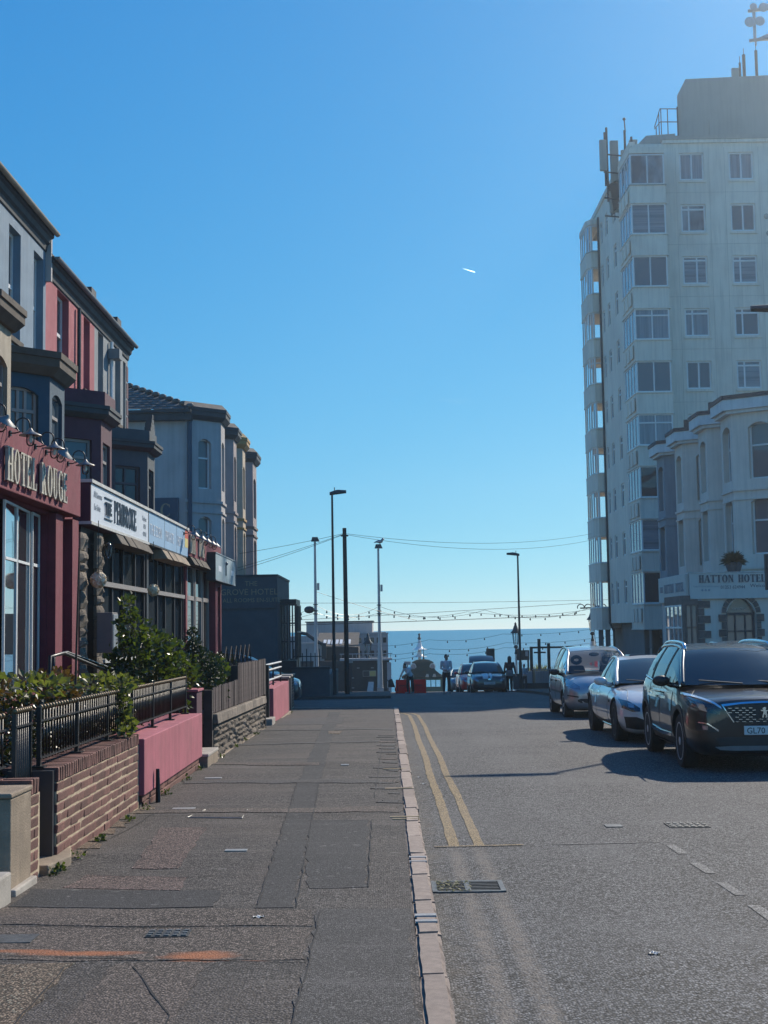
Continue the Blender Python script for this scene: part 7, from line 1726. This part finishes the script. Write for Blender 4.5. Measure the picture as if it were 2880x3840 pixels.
def emblem(c, pts, z, sc, mat, x=0):
    hp, n = c.hit((x, -3, z), (0, 1, 0)); y = hp.y-.012
    MB().extr([(x+u*sc, y, z+v*sc) for u, v in pts], (0, -.012, 0)).build('emblem', mat, c.root)

# -------- nearest: dark grey tall crossover
PK = paintmat('graphite_car_paint', (.018, .019, .021), .4, .3, .02)
P1 = dict(W=.92, r=.36, wheels=(.93, 3.605), iA=2, iD=5, seaty=2.3, spokes=5, twin=True, bulge=.2, crown=.03,
    st=[(0, .36, .80, .875, .50, .60, .54), (.035, .27, .86, .915, .64, .73, .64), (.16, .22, .90, .965, .74, .84, .72), (.42, .2, .935, 1.0, .79, .905, .79), (.93, .2, .985, 1.05, .81, .92, .83), (1.25, .2, 1.03, 1.095, .81, .92, .84), (1.7, .2, 1.04, 1.07, .81, .92, .84), (2.6, .2, 1.06, 1.08, .81, .915, .84), (3.6, .21, 1.10, 1.11, .81, .925, .83), (4.05, .28, 1.12, 1.13, .8, .9, .8), (4.35, .36, 1.10, 1.12, .7, .82, .72), (4.44, .45, 1.0, 1.04, .6, .68, .6)],
    rail=[(1.08, 1.085, .80), (1.5, 1.34, .72), (1.93, 1.535, .63), (2.5, 1.60, .60), (3.25, 1.605, .595), (3.95, 1.545, .58), (4.3, 1.14, .66)],
    belt=[(1.08, 1.07, .835), (2.0, 1.065, .86), (3.2, 1.10, .86), (3.9, 1.15, .84), (4.3, 1.15, .72)], pillars=((2.32, .11), (3.3, .12)), mirror=(1.62, 1.13, 1.0), mirrormat=K['plastic'], roofmat=None, belttrim=K['chrome'], wsglass=K['gcardk'])
P1['roofmat'] = PK
c = Car('parked_car', 'dark grey crossover car with silver roof rails and plate GL70 nearest the viewer', P1, PK, K['gcardk'])
c.decal('grille', [(-.50, .845), (-.25, .87), (0, .876), (.25, .87), (.50, .845)], [(-.37, .655), (-.2, .63), (0, .625), (.2, .63), (.37, .655)], K['plastic'], off=.004, cols=14, rows=5)
gm_ = MB()
for r_ in range(7):
    z = .655+r_*.028; wl = .37+(z-.64)*.5; k = int(wl/.085)
    for i in range(-k, k+1):
        x = i*.085+(.042 if r_ % 2 else 0)
        if abs(x) < .1 and r_ > 1: continue
        h, n = c.hit((x, -3, z), (0, 1, 0))
        if h: gm_.box(x-.022, x+.022, h.y-.012, h.y-.002, z-.004, z+.004)
gm_.build('grille_dashes', K['chrome'], c.root)
c.decal('grille_trim', [(-.53, .868), (-.25, .893), (0, .90), (.25, .893), (.53, .868)], [(-.50, .845), (-.25, .874), (0, .88), (.25, .874), (.50, .845)], K['chrome'], off=.009, cols=14, rows=1)
c.decal('grille_trim', [(-.53, .868), (-.39, .645)], [(-.515, .862), (-.375, .65)], K['chrome'], off=.009, cols=6, rows=1, mirror=True)
c.decal('headlight', [(-.895, .985), (-.76, .945), (-.62, .885), (-.535, .83)], [(-.905, .87), (-.77, .80), (-.64, .755), (-.55, .745)], K['lampdark'], off=.008, mirror=True)
c.decal('light_strip', [(-.885, .995), (-.76, .957), (-.62, .897), (-.535, .842)], [(-.885, .97), (-.76, .93), (-.62, .87), (-.53, .815)], K['led'], off=.016, rows=1, mirror=True)  # glint off the lamp's chrome edge, put in as a bright strip
c.decal('light_claw', [(-.80, .90), (-.72, .86)], [(-.78, .80), (-.70, .775)], K['lampclear'], off=.014, cols=3, rows=2, mirror=True)
c.decal('fog_light_surround', [(-.83, .645), (-.72, .62), (-.58, .54)], [(-.82, .54), (-.70, .535), (-.585, .53)], K['plastic'], off=.006, mirror=True)
c.decal('fog_light_trim', [(-.80, .655), (-.70, .64), (-.575, .555)], [(-.80, .64), (-.70, .625), (-.58, .535)], K['chrome'], off=.012, rows=1, mirror=True); c.decal('fog_light', [(-.76, .61), (-.70, .605)], [(-.755, .555), (-.70, .555)], K['lampclear'], off=.01, cols=3, rows=2, mirror=True)
c.decal('lower_intake', [(-.62, .46), (0, .47), (.62, .46)], [(-.56, .36), (0, .355), (.56, .36)], K['plastic'], off=.004, cols=12)
c.decal('skid_plate', [(-.62, .345), (-.4, .355), (0, .355), (.4, .355), (.62, .345)], [(-.56, .31), (-.4, .30), (0, .30), (.4, .30), (.56, .31)], K['steel'], off=.012, cols=12, rows=1)
c.numberplate('GL70 U', .545)
emblem(c, [(-.5, -.9), (-.2, -.9), (-.1, -.3), (.2, -.5), (.1, -.9), (.45, -.9), (.45, -.3), (.3, .1), (.65, .35), (.45, .45), (.15, .4), (.3, .85), (0, 1), (-.35, .8), (-.3, .45), (-.75, .5), (-.6, .3), (-.2, .15), (-.35, -.3)], .765, .07, K['chrome'])
c.decal('side_trim', [(1.55, .43), (2.4, .42), (3.1, .46)], [(1.55, .385), (2.4, .37), (3.1, .40)], K['chrome'], 'side', .012, 12, 1, mirror=True); c.decal('sill_cladding', [(1.4, .385), (3.15, .40)], [(1.4, .24), (3.15, .24)], K['plastic'], 'side', .006, 12, 2, mirror=True)
for yw in P1['wheels']: c.decal('arch_trim', arc_yz(yw, .36, .478, 8, 172), arc_yz(yw, .36, .418, 5, 175), K['plastic'], 'side', .008, 18, 1, mirror=True)
c.seam([(1.42, .98), (1.38, .5), (1.5, .42)]); c.seam([(2.38, 1.04), (2.4, .42)]); c.seam([(3.3, 1.07), (3.2, .75), (3.05, .45)]); c.seam([(1.42, .985), (2.4, 1.04), (3.3, 1.07)], w=.004)
for y in (2.15, 3.05): c.decal('door_handle', [(y, .905), (y+.2, .915)], [(y, .87), (y+.2, .88)], K['chrome'], 'side', .03, 4, 1, mirror=True)
c.seam([(-.84, .42), (-.66, 1.0)], 'top'); c.seam([(-.53, .05), (.53, .05)], 'top', False)
for sg in (-1, 1):
    pts = [(sg*q[2], q[0], q[1]) for q in cr([(1.95, 1.55, .60), (2.1, 1.63, .585), (2.8, 1.665, .575), (3.5, 1.655, .565), (3.8, 1.60, .56)], 5)]
    MB().tube(pts, .024, 8).build('roof_rail', K['chrome'], c.root, smooth=True)
c.place(4.70, 16.95, -.035)

# -------- silver-white low saloon
PK2 = paintmat('pearl_white_car_paint', (.74, .72, .68), .0, .3, .08)
P2 = dict(W=.965, r=.35, wheels=(.93, 3.93), iA=2, iD=4, seaty=2.9, spokes=7, bulge=.22, crown=.04,
    st=[(0, .30, .55, .62, .42, .52, .40), (.06, .22, .62, .69, .62, .72, .56), (.25, .17, .70, .78, .76, .87, .66), (.6, .16, .79, .86, .8, .945, .72), (.93, .16, .84, .90, .8, .965, .75), (1.4, .16, .86, .94, .8, .955, .77), (1.85, .16, .88, .975, .8, .945, .79), (2.5, .16, .885, .93, .8, .94, .80), (3.3, .17, .90, .93, .8, .95, .81), (3.95, .19, .935, .95, .8, .972, .80), (4.5, .26, .93, .96, .76, .91, .72), (4.85, .36, .88, .91, .62, .76, .6), (4.95, .5, .8, .82, .5, .6, .5)],
    rail=[(1.72, .965, .755), (2.2, 1.19, .68), (2.66, 1.35, .59), (3.15, 1.41, .555), (3.75, 1.35, .545), (4.5, .98, .56)], belt=[(1.72, .905, .79), (2.5, .905, .82), (3.4, .93, .82), (4.0, .97, .78), (4.5, .98, .6)],
    pillars=((3.15, .09),), mirror=(2.0, 1.0, 1.0), belttrim=K['chrome'], wsglass=K['gcardk'], edgemat=None, rimmat=K['plastic'])
P2['edgemat'] = PK2
c = Car('parked_car', 'low pearl white saloon car parked behind the dark crossover', P2, PK2, K['gcardk'])
c.decal('headlight', [(-.90, .735), (-.78, .705), (-.64, .60)], [(-.885, .60), (-.76, .545), (-.64, .55)], K['lampdark'], off=.008, mirror=True); c.decal('headlight_lens', [(-.80, .675), (-.72, .66)], [(-.80, .605), (-.72, .595)], K['lampclear'], off=.016, cols=4, rows=3, mirror=True)
c.decal('grille', [(-.42, .56), (0, .60), (.42, .56)], [(-.40, .35), (0, .33), (.40, .35)], K['plastic'], off=.004, cols=12); c.decal('grille_trim', [(-.44, .575), (0, .615), (.44, .575)], [(-.42, .555), (0, .595), (.42, .555)], K['chrome'], off=.01, cols=12, rows=1)
c.decal('side_intake', [(-.87, .46), (-.7, .46), (-.54, .40)], [(-.84, .28), (-.7, .26), (-.54, .26)], K['plastic'], off=.006, mirror=True); c.numberplate('', .42)
c.seam([(1.72, .84), (1.66, .5), (1.75, .26)]); c.seam([(3.05, .88), (3.15, .3)]); c.seam([(3.8, .9), (3.55, .6), (3.5, .45)]); c.seam([(-.80, .35), (-.7, .9), (-.74, 1.5)], 'top')
for y in (2.72, 3.42): c.decal('door_handle', [(y, .80), (y+.2, .81)], [(y, .775), (y+.2, .785)], K['chrome'], 'side', .026, 4, 1, mirror=True)
c.decal('sill_trim', [(1.45, .235), (3.4, .25)], [(1.45, .2), (3.4, .21)], K['chrome'], 'side', .008, 10, 1, mirror=True)
for k in range(3): c.decal('wing_vent', [(1.36+k*.07, .70), (1.4+k*.07, .70)], [(1.37+k*.07, .65), (1.41+k*.07, .65)], K['plastic'], 'side', .006, 2, 1, mirror=True)
MB().box(-.33, .33, 2.95, 3.5, 1.395, 1.452).build('sunroof', K['gcardk'], c.root, bevel=.02)
c.place(4.73, 21.95, -.02)

# -------- silver tall people carrier
PK3 = paintmat('silver_car_paint', (.42, .42, .42), .5, .3, .12)
P3 = dict(W=.875, r=.31, wheels=(.85, 3.61), iA=2, iD=5, seaty=1.95, spokes=7, bulge=.24, crown=.035,
    st=[(0, .34, .62, .70, .45, .54, .42), (.05, .26, .70, .79, .6, .69, .52), (.22, .2, .79, .89, .72, .81, .62), (.5, .19, .87, .98, .76, .865, .70), (.85, .19, .95, 1.05, .78, .875, .755), (1.2, .19, .98, 1.06, .78, .875, .78), (2.1, .19, 1.0, 1.03, .78, .875, .79), (3.4, .2, 1.04, 1.06, .78, .88, .78), (3.95, .28, 1.05, 1.07, .76, .85, .74), (4.2, .36, 1.02, 1.04, .65, .76, .66), (4.28, .45, .95, .97, .55, .64, .56)],
    rail=[(.80, 1.035, .745), (1.25, 1.31, .68), (1.72, 1.53, .60), (2.4, 1.625, .575), (3.1, 1.62, .57), (3.75, 1.51, .56), (4.15, 1.07, .66)], belt=[(.80, .99, .795), (1.5, 1.0, .82), (3.0, 1.05, .82), (4.15, 1.08, .7)],
    pillars=((1.35, .05), (2.3, .1), (3.3, .1)), mirror=(1.35, 1.06, .98), mirrormat=K['plastic'], wsglass=K['gcarclear'])
c = Car('parked_car', 'silver people carrier with seats showing through its windscreen, third in the row', P3, PK3, K['gcarclear'])
c.decal('headlight', [(-.845, .92), (-.70, .86), (-.56, .74)], [(-.845, .76), (-.72, .695), (-.56, .68)], K['lampclear'], off=.008, mirror=True)
for z in (.735, .69): c.decal('grille_slot', [(-.38, z-.0), (0, z-.03), (.38, z)], [(-.36, z-.028), (0, z-.058), (.36, z-.028)], K['plastic'], off=.006, cols=10, rows=1)
c.decal('upper_intake', [(-.42, .60), (0, .6), (.42, .60)], [(-.40, .53), (0, .53), (.40, .53)], K['plastic'], off=.004, cols=10, rows=1); c.numberplate('', .565, h=.09)
c.decal('lower_intake', [(-.62, .45), (-.55, .47), (0, .47), (.55, .47), (.62, .45)], [(-.62, .41), (-.55, .375), (0, .37), (.55, .375), (.62, .41)], K['plastic'], off=.004, cols=12)
c.decal('bumper_strip', [(-.82, .56), (-.6, .525)], [(-.82, .53), (-.6, .495)], K['plastic'], off=.008, rows=1, mirror=True); c.decal('side_rub_strip', [(1.2, .62), (3.15, .64)], [(1.2, .575), (3.15, .595)], K['plastic'], 'side', .01, 10, 1, mirror=True)
c.seam([(1.25, .93), (1.22, .5), (1.35, .28)]); c.seam([(2.3, .97), (2.32, .3)]); c.seam([(3.25, 1.0), (3.1, .5)]); c.seam([(-.74, .28), (-.7, .75)], 'top')
for y in (2.1, 3.0): c.decal('door_handle', [(y, .86), (y+.18, .865)], [(y, .83), (y+.18, .835)], K['plastic'], 'side', .026, 4, 1, mirror=True)
MB().tube([(.2, 2.7, 1.65), (.2, 2.95, 2.02)], .008, 5).build('aerial', K['black'], c.root)
c.place(4.88, 30.4, -.015)

# -------- far group at the end of the road
def hatch(name, label, paint, W=.86, H=1.5, L=4.0, glass=None, z0=0):
    k = H/1.5; P = dict(W=W, r=.31, wheels=(.78, L-.75), iA=2, iD=4, seaty=1.9, spokes=5, bulge=.18, crown=.035,
        st=[(0, .3, .62, .70, .45, .55, .42), (.05, .22, .72, .80, .6, .7, .54), (.25, .18, .80, .88, .72, .80, .64), (.78, .18, .90*k, .97*k, .75, W, .72), (1.1, .18, .94*k, 1.02*k, .75, W, .74), (2.0, .18, .96*k, .99*k, .75, W, .76), (L-.75, .19, .98*k, 1.0*k, .75, W, .76), (L-.2, .3, .98*k, 1.0*k, .66, .78, .66), (L, .42, .9, .92, .5, .62, .55)],
        rail=[(.98, 1.0*k, .72), (1.4, 1.25*k, .65), (1.8, 1.42*k, .57), (2.4, 1.49*k, .55), (3.1, 1.45*k, .54), (L-.12, 1.03*k, .62)], belt=[(.98, .95*k, .76), (2, .96*k, .79), (3, .99*k, .79), (L-.12, 1.02*k, .66)], pillars=((2.1, .1), (2.9, .1)), mirror=(1.35, 1.02*k, .97), wsglass=glass or K['gcardk'])
    c = Car(name, label, P, paint, glass or K['gcardk'])
    c.decal('headlight', [(-.77, .80), (-.62, .74), (-.5, .66)], [(-.77, .68), (-.62, .60), (-.5, .58)], K['lampclear'], off=.008, mirror=True, cols=5, rows=2)
    c.decal('grille', [(-.45, .46), (0, .47), (.45, .46)], [(-.5, .28), (0, .27), (.5, .28)], K['plastic'], off=.004, cols=8); return c
navy = paintmat('plum_navy_car_paint', (.03, .018, .028), .3, .3); c = hatch('parked_car', 'dark hatchback with twin white bonnet stripes facing the viewer at the end of the road', navy, .865, 1.52, 4.0)
c.decal('bonnet_stripe', [(-.33, .95), (-.05, .97)], [(-.30, .70), (-.06, .70)], K['white'], 'front', .008, 5, 12); c.decal('bonnet_stripe', [(.03, .97), (.13, .965)], [(.03, .70), (.12, .70)], K['white'], 'front', .008, 3, 12)
hp, n_ = c.hit((0, -3, .66), (0, 1, 0)); MB().lathe((0, hp.y-.02, .66), [(.075, 0), (.07, -.02), (.02, -.025)], 8, 'y').build('emblem', K['chrome'], c.root); c.numberplate('YT15 NJN', .50)
c.place(4.72, 62.8, 0)
c = hatch('parked_car', 'red car tucked behind the striped hatchback', paintmat('red_car_paint', (.55, .02, .02), .0, .4), .87, 1.55); c.numberplate('', .50); c.place(4.5, 68.2, .02)
c = hatch('parked_car', 'small blue grey car furthest in the parked row', paintmat('blue_car_paint', (.05, .085, .12), .3, .3), .84, 1.48); c.numberplate('', .50); c.place(4.42, 78.5, .0)
c = hatch('parked_car', 'black car with its tailgate raised behind the striped hatchback', paintmat('black_car_paint', (.015, .016, .018), .3, .3), .87, 1.5); c.place(5.35, 73.2, 0)
m = MB(); yy = 3.5
def tg(u, v): return ((u-.5)*1.5*(1-.12*v), 3.25+v*1.0, 1.5+.62*math.sin(v*1.25)+.05*(1-(2*u-1)**2))
m.grid(tg, 10, 6); tgm = MB(); tgm.grid(lambda u, v: Vector(tg(u, v))+Vector((0, .0, -.09)), 10, 6); m.v += tgm.v; b0 = len(tgm.v); m.f += [[i+b0 for i in f] for f in tgm.f]; m.mi += tgm.mi
m.build('tailgate', c.paint, c.root, smooth=40)
MB().grid(lambda u, v: Vector(tg(.1+.34*u, .25+.4*v))+Vector((0, -.03, -.13)), 5, 3).build('tailgate_window', K['sfwhite'], c.root)
for sg in (-.7, .7): MB().tube([(sg, 3.7, 1.1), (sg*.95, 4.1, 2.0)], .02, 5).build('gas_strut', K['black'], c.root)
c = hatch('parked_car', 'dark teal car parked in the shaded side street behind the corner wall', paintmat('dark_teal_car_paint', (.015, .03, .04), .2, .3), .9, 1.68, 4.2); c.place(-2.75, 42.6, R(90), gz(42.6, -.1), False)
# a further car roof peeping over the right picture edge
c = hatch('parked_car', 'dark car roof just visible beyond the crossover at the right picture edge', paintmat('charcoal_car_paint', (.03, .03, .034), .3, .3), .9, 1.66); c.place(7.1, 24.5, 0)
# ================================================================ PEOPLE
K['skin'] = M('skin', (.42, .24, .17), .6, 0, .08, 8, 0)
K['shirtpink'] = M('pale_pink_shirt', (.72, .60, .60), .9, 0, .1, 8, .2, 40); K['shirtwhite'] = M('white_shirt', (.72, .70, .68), .9, 0, .08, 8, .2, 40)
K['trouser'] = M('dark_trousers', (.018, .02, .026), .9, 0, .2, 8, .2, 40); K['topdark'] = M('dark_top', (.035, .034, .04), .9, 0, .2, 8, .2, 40)
K['hairdk'] = M('dark_hair', (.016, .013, .011), .6, 0, .3, 20, .3, 60); K['shoe'] = M('pale_shoe', (.3, .28, .26), .7, 0, .1, 8, 0); K['greywrap'] = M('grey_tied_jumper', (.23, .22, .22), .9, 0, .15, 8, .2, 40)
def remesh(mb_, name, mat, par, vox=.014):
    o = mb_.build(name, mat, par); r_ = o.modifiers.new('r', 'REMESH'); r_.mode = 'VOXEL'; r_.voxel_size = vox
    s_ = o.modifiers.new('s', 'SMOOTH'); s_.factor = .5; s_.iterations = 3
    dg_ = bpy.context.evaluated_depsgraph_get(); me = bpy.data.meshes.new_from_object(o.evaluated_get(dg_)); o.modifiers.clear(); o.data = me
    me.polygons.foreach_set('use_smooth', [True]*len(me.polygons)); return o
def limb(m, a, b_, c, r0, r1, r2):
    a, b_, c = map(Vector, (a, b_, c)); m.tube([a, a.lerp(b_, .5), b_], [r0, (r0+r1)/2*1.04, r1], 9); m.ball(b_, r1, 8, 6); m.tube([b_, b_.lerp(c, .35), c], [r1, r1*1.02, r2], 9)
def hand(m, w, d, side):
    "palm with four unequal slightly curled fingers and a thumb"
    w, d = Vector(w), Vector(d).normalized(); x = d.cross(Vector((0, 1, 0.1))).normalized(); n = d.cross(x)
    m.tube([w, w+d*.05, w+d*.09], [.026, .034, .034], 8)
    for k, l in enumerate((.068, .08, .075, .06)):
        b0 = w+d*.085+x*(-.03+.02*k); m.tube([b0, b0+d*l*.5+n*.006, b0+d*l*.8+n*.025], [.0095, .009, .007], 6)
    b0 = w+d*.03+x*side*.03; m.tube([b0, b0+d*.03+x*side*.03, b0+d*.065+x*side*.03+n*.01], [.012, .011, .008], 6)
def person(name_label, base, H, J, rz_, shirt, trous, hair='short', wrap=None, cap=None):
    """J: joints in metres for a 1.75 m figure, z up from the sole"""
    p = thing('person', name_label, 'person', base); s = H/1.75
    body = MB()
    hd_, nk, ch, pv = map(Vector, (J['head'], J['neck'], J['chest'], J['pelvis']))
    body.ball(hd_, .1, 12, 10, (.82, .95, 1.18)); f = (Vector(J.get('face', (0, -1, 0)))).normalized()
    body.ball(hd_+f*.1+Vector((0, 0, -.015)), .018, 6, 5); body.ball(hd_+f*.06+Vector((0, 0, -.07)), .045, 8, 6)
    sd = f.cross(Vector((0, 0, 1)))
    for e in (-1, 1): body.ball(hd_+sd*e*.083, .022, 6, 5, (.8, .8, 1.3))
    body.tube([nk-Vector((0, 0, .03)), nk.lerp(hd_, .6)], [.058, .05], 9)
    body.tube([pv, pv.lerp(ch, .5), ch, ch.lerp(nk, .6)], [.135, .125, .145, .07], 12)
    cl = MB(); cl.tube([pv+Vector((0, 0, -.03)), pv+Vector((0, 0, .05)), pv.lerp(ch, .5), ch, ch.lerp(nk, .55), nk], [.16, .158, .15, .165, .13, .07], 14)
    tr = MB(); tr.tube([pv+Vector((0, 0, .08)), pv, pv-Vector((0, 0, .09))], [.15, .158, .13], 12); sh_o = MB()
    for sfx, e in (('L', -1), ('R', 1)):
        a, b_, c = J['arm'+sfx]; limb(body, a, b_, c, .048, .04, .028); hand(body, c, Vector(c)-Vector(b_), -e)
        a_, b2, c2 = map(Vector, (a, b_, c)); cl.ball(a_, .068, 9, 7); cl.tube([a_, a_.lerp(b2, .6), b2, b2.lerp(c2, J.get('sleeve', .3))], [.068, .058, .052, .046], 9); cl.tube([ch+Vector((0, 0, .06)), a_], [.1, .066], 9)
        h, k, f_ = J['leg'+sfx]; limb(body, h, k, f_, .078, .052, .036); limb(tr, h, k, f_, .098, .072, .058); tr.ball(h, .1, 9, 7)
        ft = Vector(f_); d_ = Vector(J.get('toe', (0, -1, 0))).normalized(); body.tube([ft, ft+d_*.06+Vector((0, 0, -.05)), ft+d_*.16+Vector((0, 0, -.06))], [.035, .036, .025], 8)
        sh_o.tube([ft+Vector((0, 0, -.035))-d_*.06, ft+d_*.05+Vector((0, 0, -.045)), ft+d_*.18+Vector((0, 0, -.055))], [.045, .047, .03], 9)
    hr_ = MB()
    if hair == 'short': hr_.ball(hd_-f*.012+Vector((0, 0, .022)), .106, 12, 9, (.83, .95, 1.12))
    else:
        hr_.ball(hd_-f*.015+Vector((0, 0, .02)), .113, 12, 9, (.9, .98, 1.12)); hr_.tube([hd_-f*.04, hd_-f*.075+Vector((0, 0, -.14)), hd_-f*.085+Vector((0, 0, -.3))], [.1, .1, .05], 10)
    off = Vector(base); rm = Matrix.Rotation(rz_, 4, 'Z')
    for mb_ in (body, cl, tr, sh_o, hr_): mb_.v = [tuple(off+(rm@Vector(v))*s) for v in mb_.v]
    if hair == 'short':
        hz = (off+(rm@(hd_))*s); keep = MB(); fw = (rm@f)
        hr_.v = [tuple(Vector(v)+(-fw*.03 if (Vector(v)-hz).dot(fw) > .02 and v[2] < hz.z+.05*s else Vector((0, 0, 0)))) for v in hr_.v]
    remesh(body, 'body', K['skin'], p); remesh(cl, 'shirt', shirt, p); remesh(tr, 'trousers', trous, p); sh_o.build('shoes', K['shoe'], p, smooth=True); remesh(hr_, 'hair', K['hairdk'] if not cap else cap, p)
    if wrap:
        m = MB(); m.tube([pv+Vector((0, 0, .12)), pv+Vector((0, 0, .0)), pv+Vector((0, .02, -.16))], [.165, .185, .19], 14); m.v = [tuple(off+(rm@Vector(v))*s) for v in m.v]; remesh(m, 'tied_jumper', wrap, p)
    return p
man = dict(head=(0.01, -.0, 1.63), neck=(0, 0.01, 1.48), chest=(0, .01, 1.28), pelvis=(0, 0, .96), face=(.75, -.6, -.25), sleeve=.85,
    armL=((-.19, 0, 1.41), (-.24, .02, 1.13), (-.05, -.16, 1.05)), armR=((.19, 0, 1.41), (.24, -.02, 1.13), (.1, -.2, 1.02)),
    legL=((-.09, 0, .92), (-.11, -.02, .5), (-.12, .02, .09)), legR=((.09, 0, .92), (.12, -.03, .5), (.14, 0, .09)), toe=(.3, -1, 0))
person('man in a pale pink shirt and dark trousers standing beside the parked cars', (2.68, 62, gz(62, -.1)), 1.77, man, 0, K['shirtpink'], K['trouser'])
wom = dict(head=(0, 0, 1.62), neck=(0, .01, 1.47), chest=(0, .0, 1.27), pelvis=(0, 0, .95), face=(.1, 1, -.1), sleeve=.9,
    armL=((-.18, 0, 1.40), (-.25, .0, 1.12), (-.24, .12, .88)), armR=((.18, 0, 1.40), (.25, -.02, 1.13), (.28, -.12, .88)),
    legL=((-.09, 0, .92), (-.1, .12, .5), (-.08, .1, .09)), legR=((.09, 0, .92), (.07, .02, .5), (.06, -.22, .12)), toe=(0, 1, 0))
person('woman with long dark hair walking towards the sea, grey jumper tied at her waist', (5.77, 64, gz(64, -.1)), 1.68, wom, 0, K['topdark'], K['trouser'], 'long', K['greywrap'])
ben = dict(head=(-.22, -.12, 1.42), neck=(-.12, -.06, 1.33), chest=(-.04, -.02, 1.16), pelvis=(.06, .02, .9), face=(-.8, -.4, -.5), sleeve=.35,
    armL=((-.22, -.06, 1.28), (-.36, -.06, 1.03), (-.45, -.02, .82)), armR=((.1, -.06, 1.28), (-.06, -.2, 1.05), (-.25, -.14, .86)),
    legL=((-.02, 0, .88), (-.08, -.06, .47), (-.06, .02, .09)), legR=((.14, 0, .88), (.18, -.04, .47), (.2, .06, .09)), toe=(-.7, -.7, 0))
person('stooping person in a white shirt at the red barriers', (1.0, 64.5, gz(64.5, -.1)), 1.62, ben, 0, K['shirtwhite'], K['trouser'])
sit = dict(man); sit = {**man, 'face': (-.6, -.8, 0)}
person('distant person with a pale cap half hidden behind the right hand lamp post', (8.42, 83.6, gz(83.6, -.1)), 1.65, sit, 0, K['sfwhite'], K['topdark'], cap=K['shirtwhite'])
HAZE = .0008
# ================================================================ HAZE, ADDED TO STAND IN FOR LENS GLARE
mt = bpy.data.materials.new('sea_haze_air'); mt.use_nodes = True; nt = mt.node_tree; nt.nodes.clear()
o_ = _n(nt, 'ShaderNodeOutputMaterial'); pv = _n(nt, 'ShaderNodeVolumePrincipled'); nt.links.new(pv.outputs[0], o_.inputs['Volume'])
pv.inputs['Color'].default_value = (.78, .90, 1.0, 1); pv.inputs['Density'].default_value = HAZE; pv.inputs['Anisotropy'].default_value = .8
hz = MB().box(-170, 170, -20, 400, -16, 44).build('haze', mt); hz['kind'] = 'stuff'
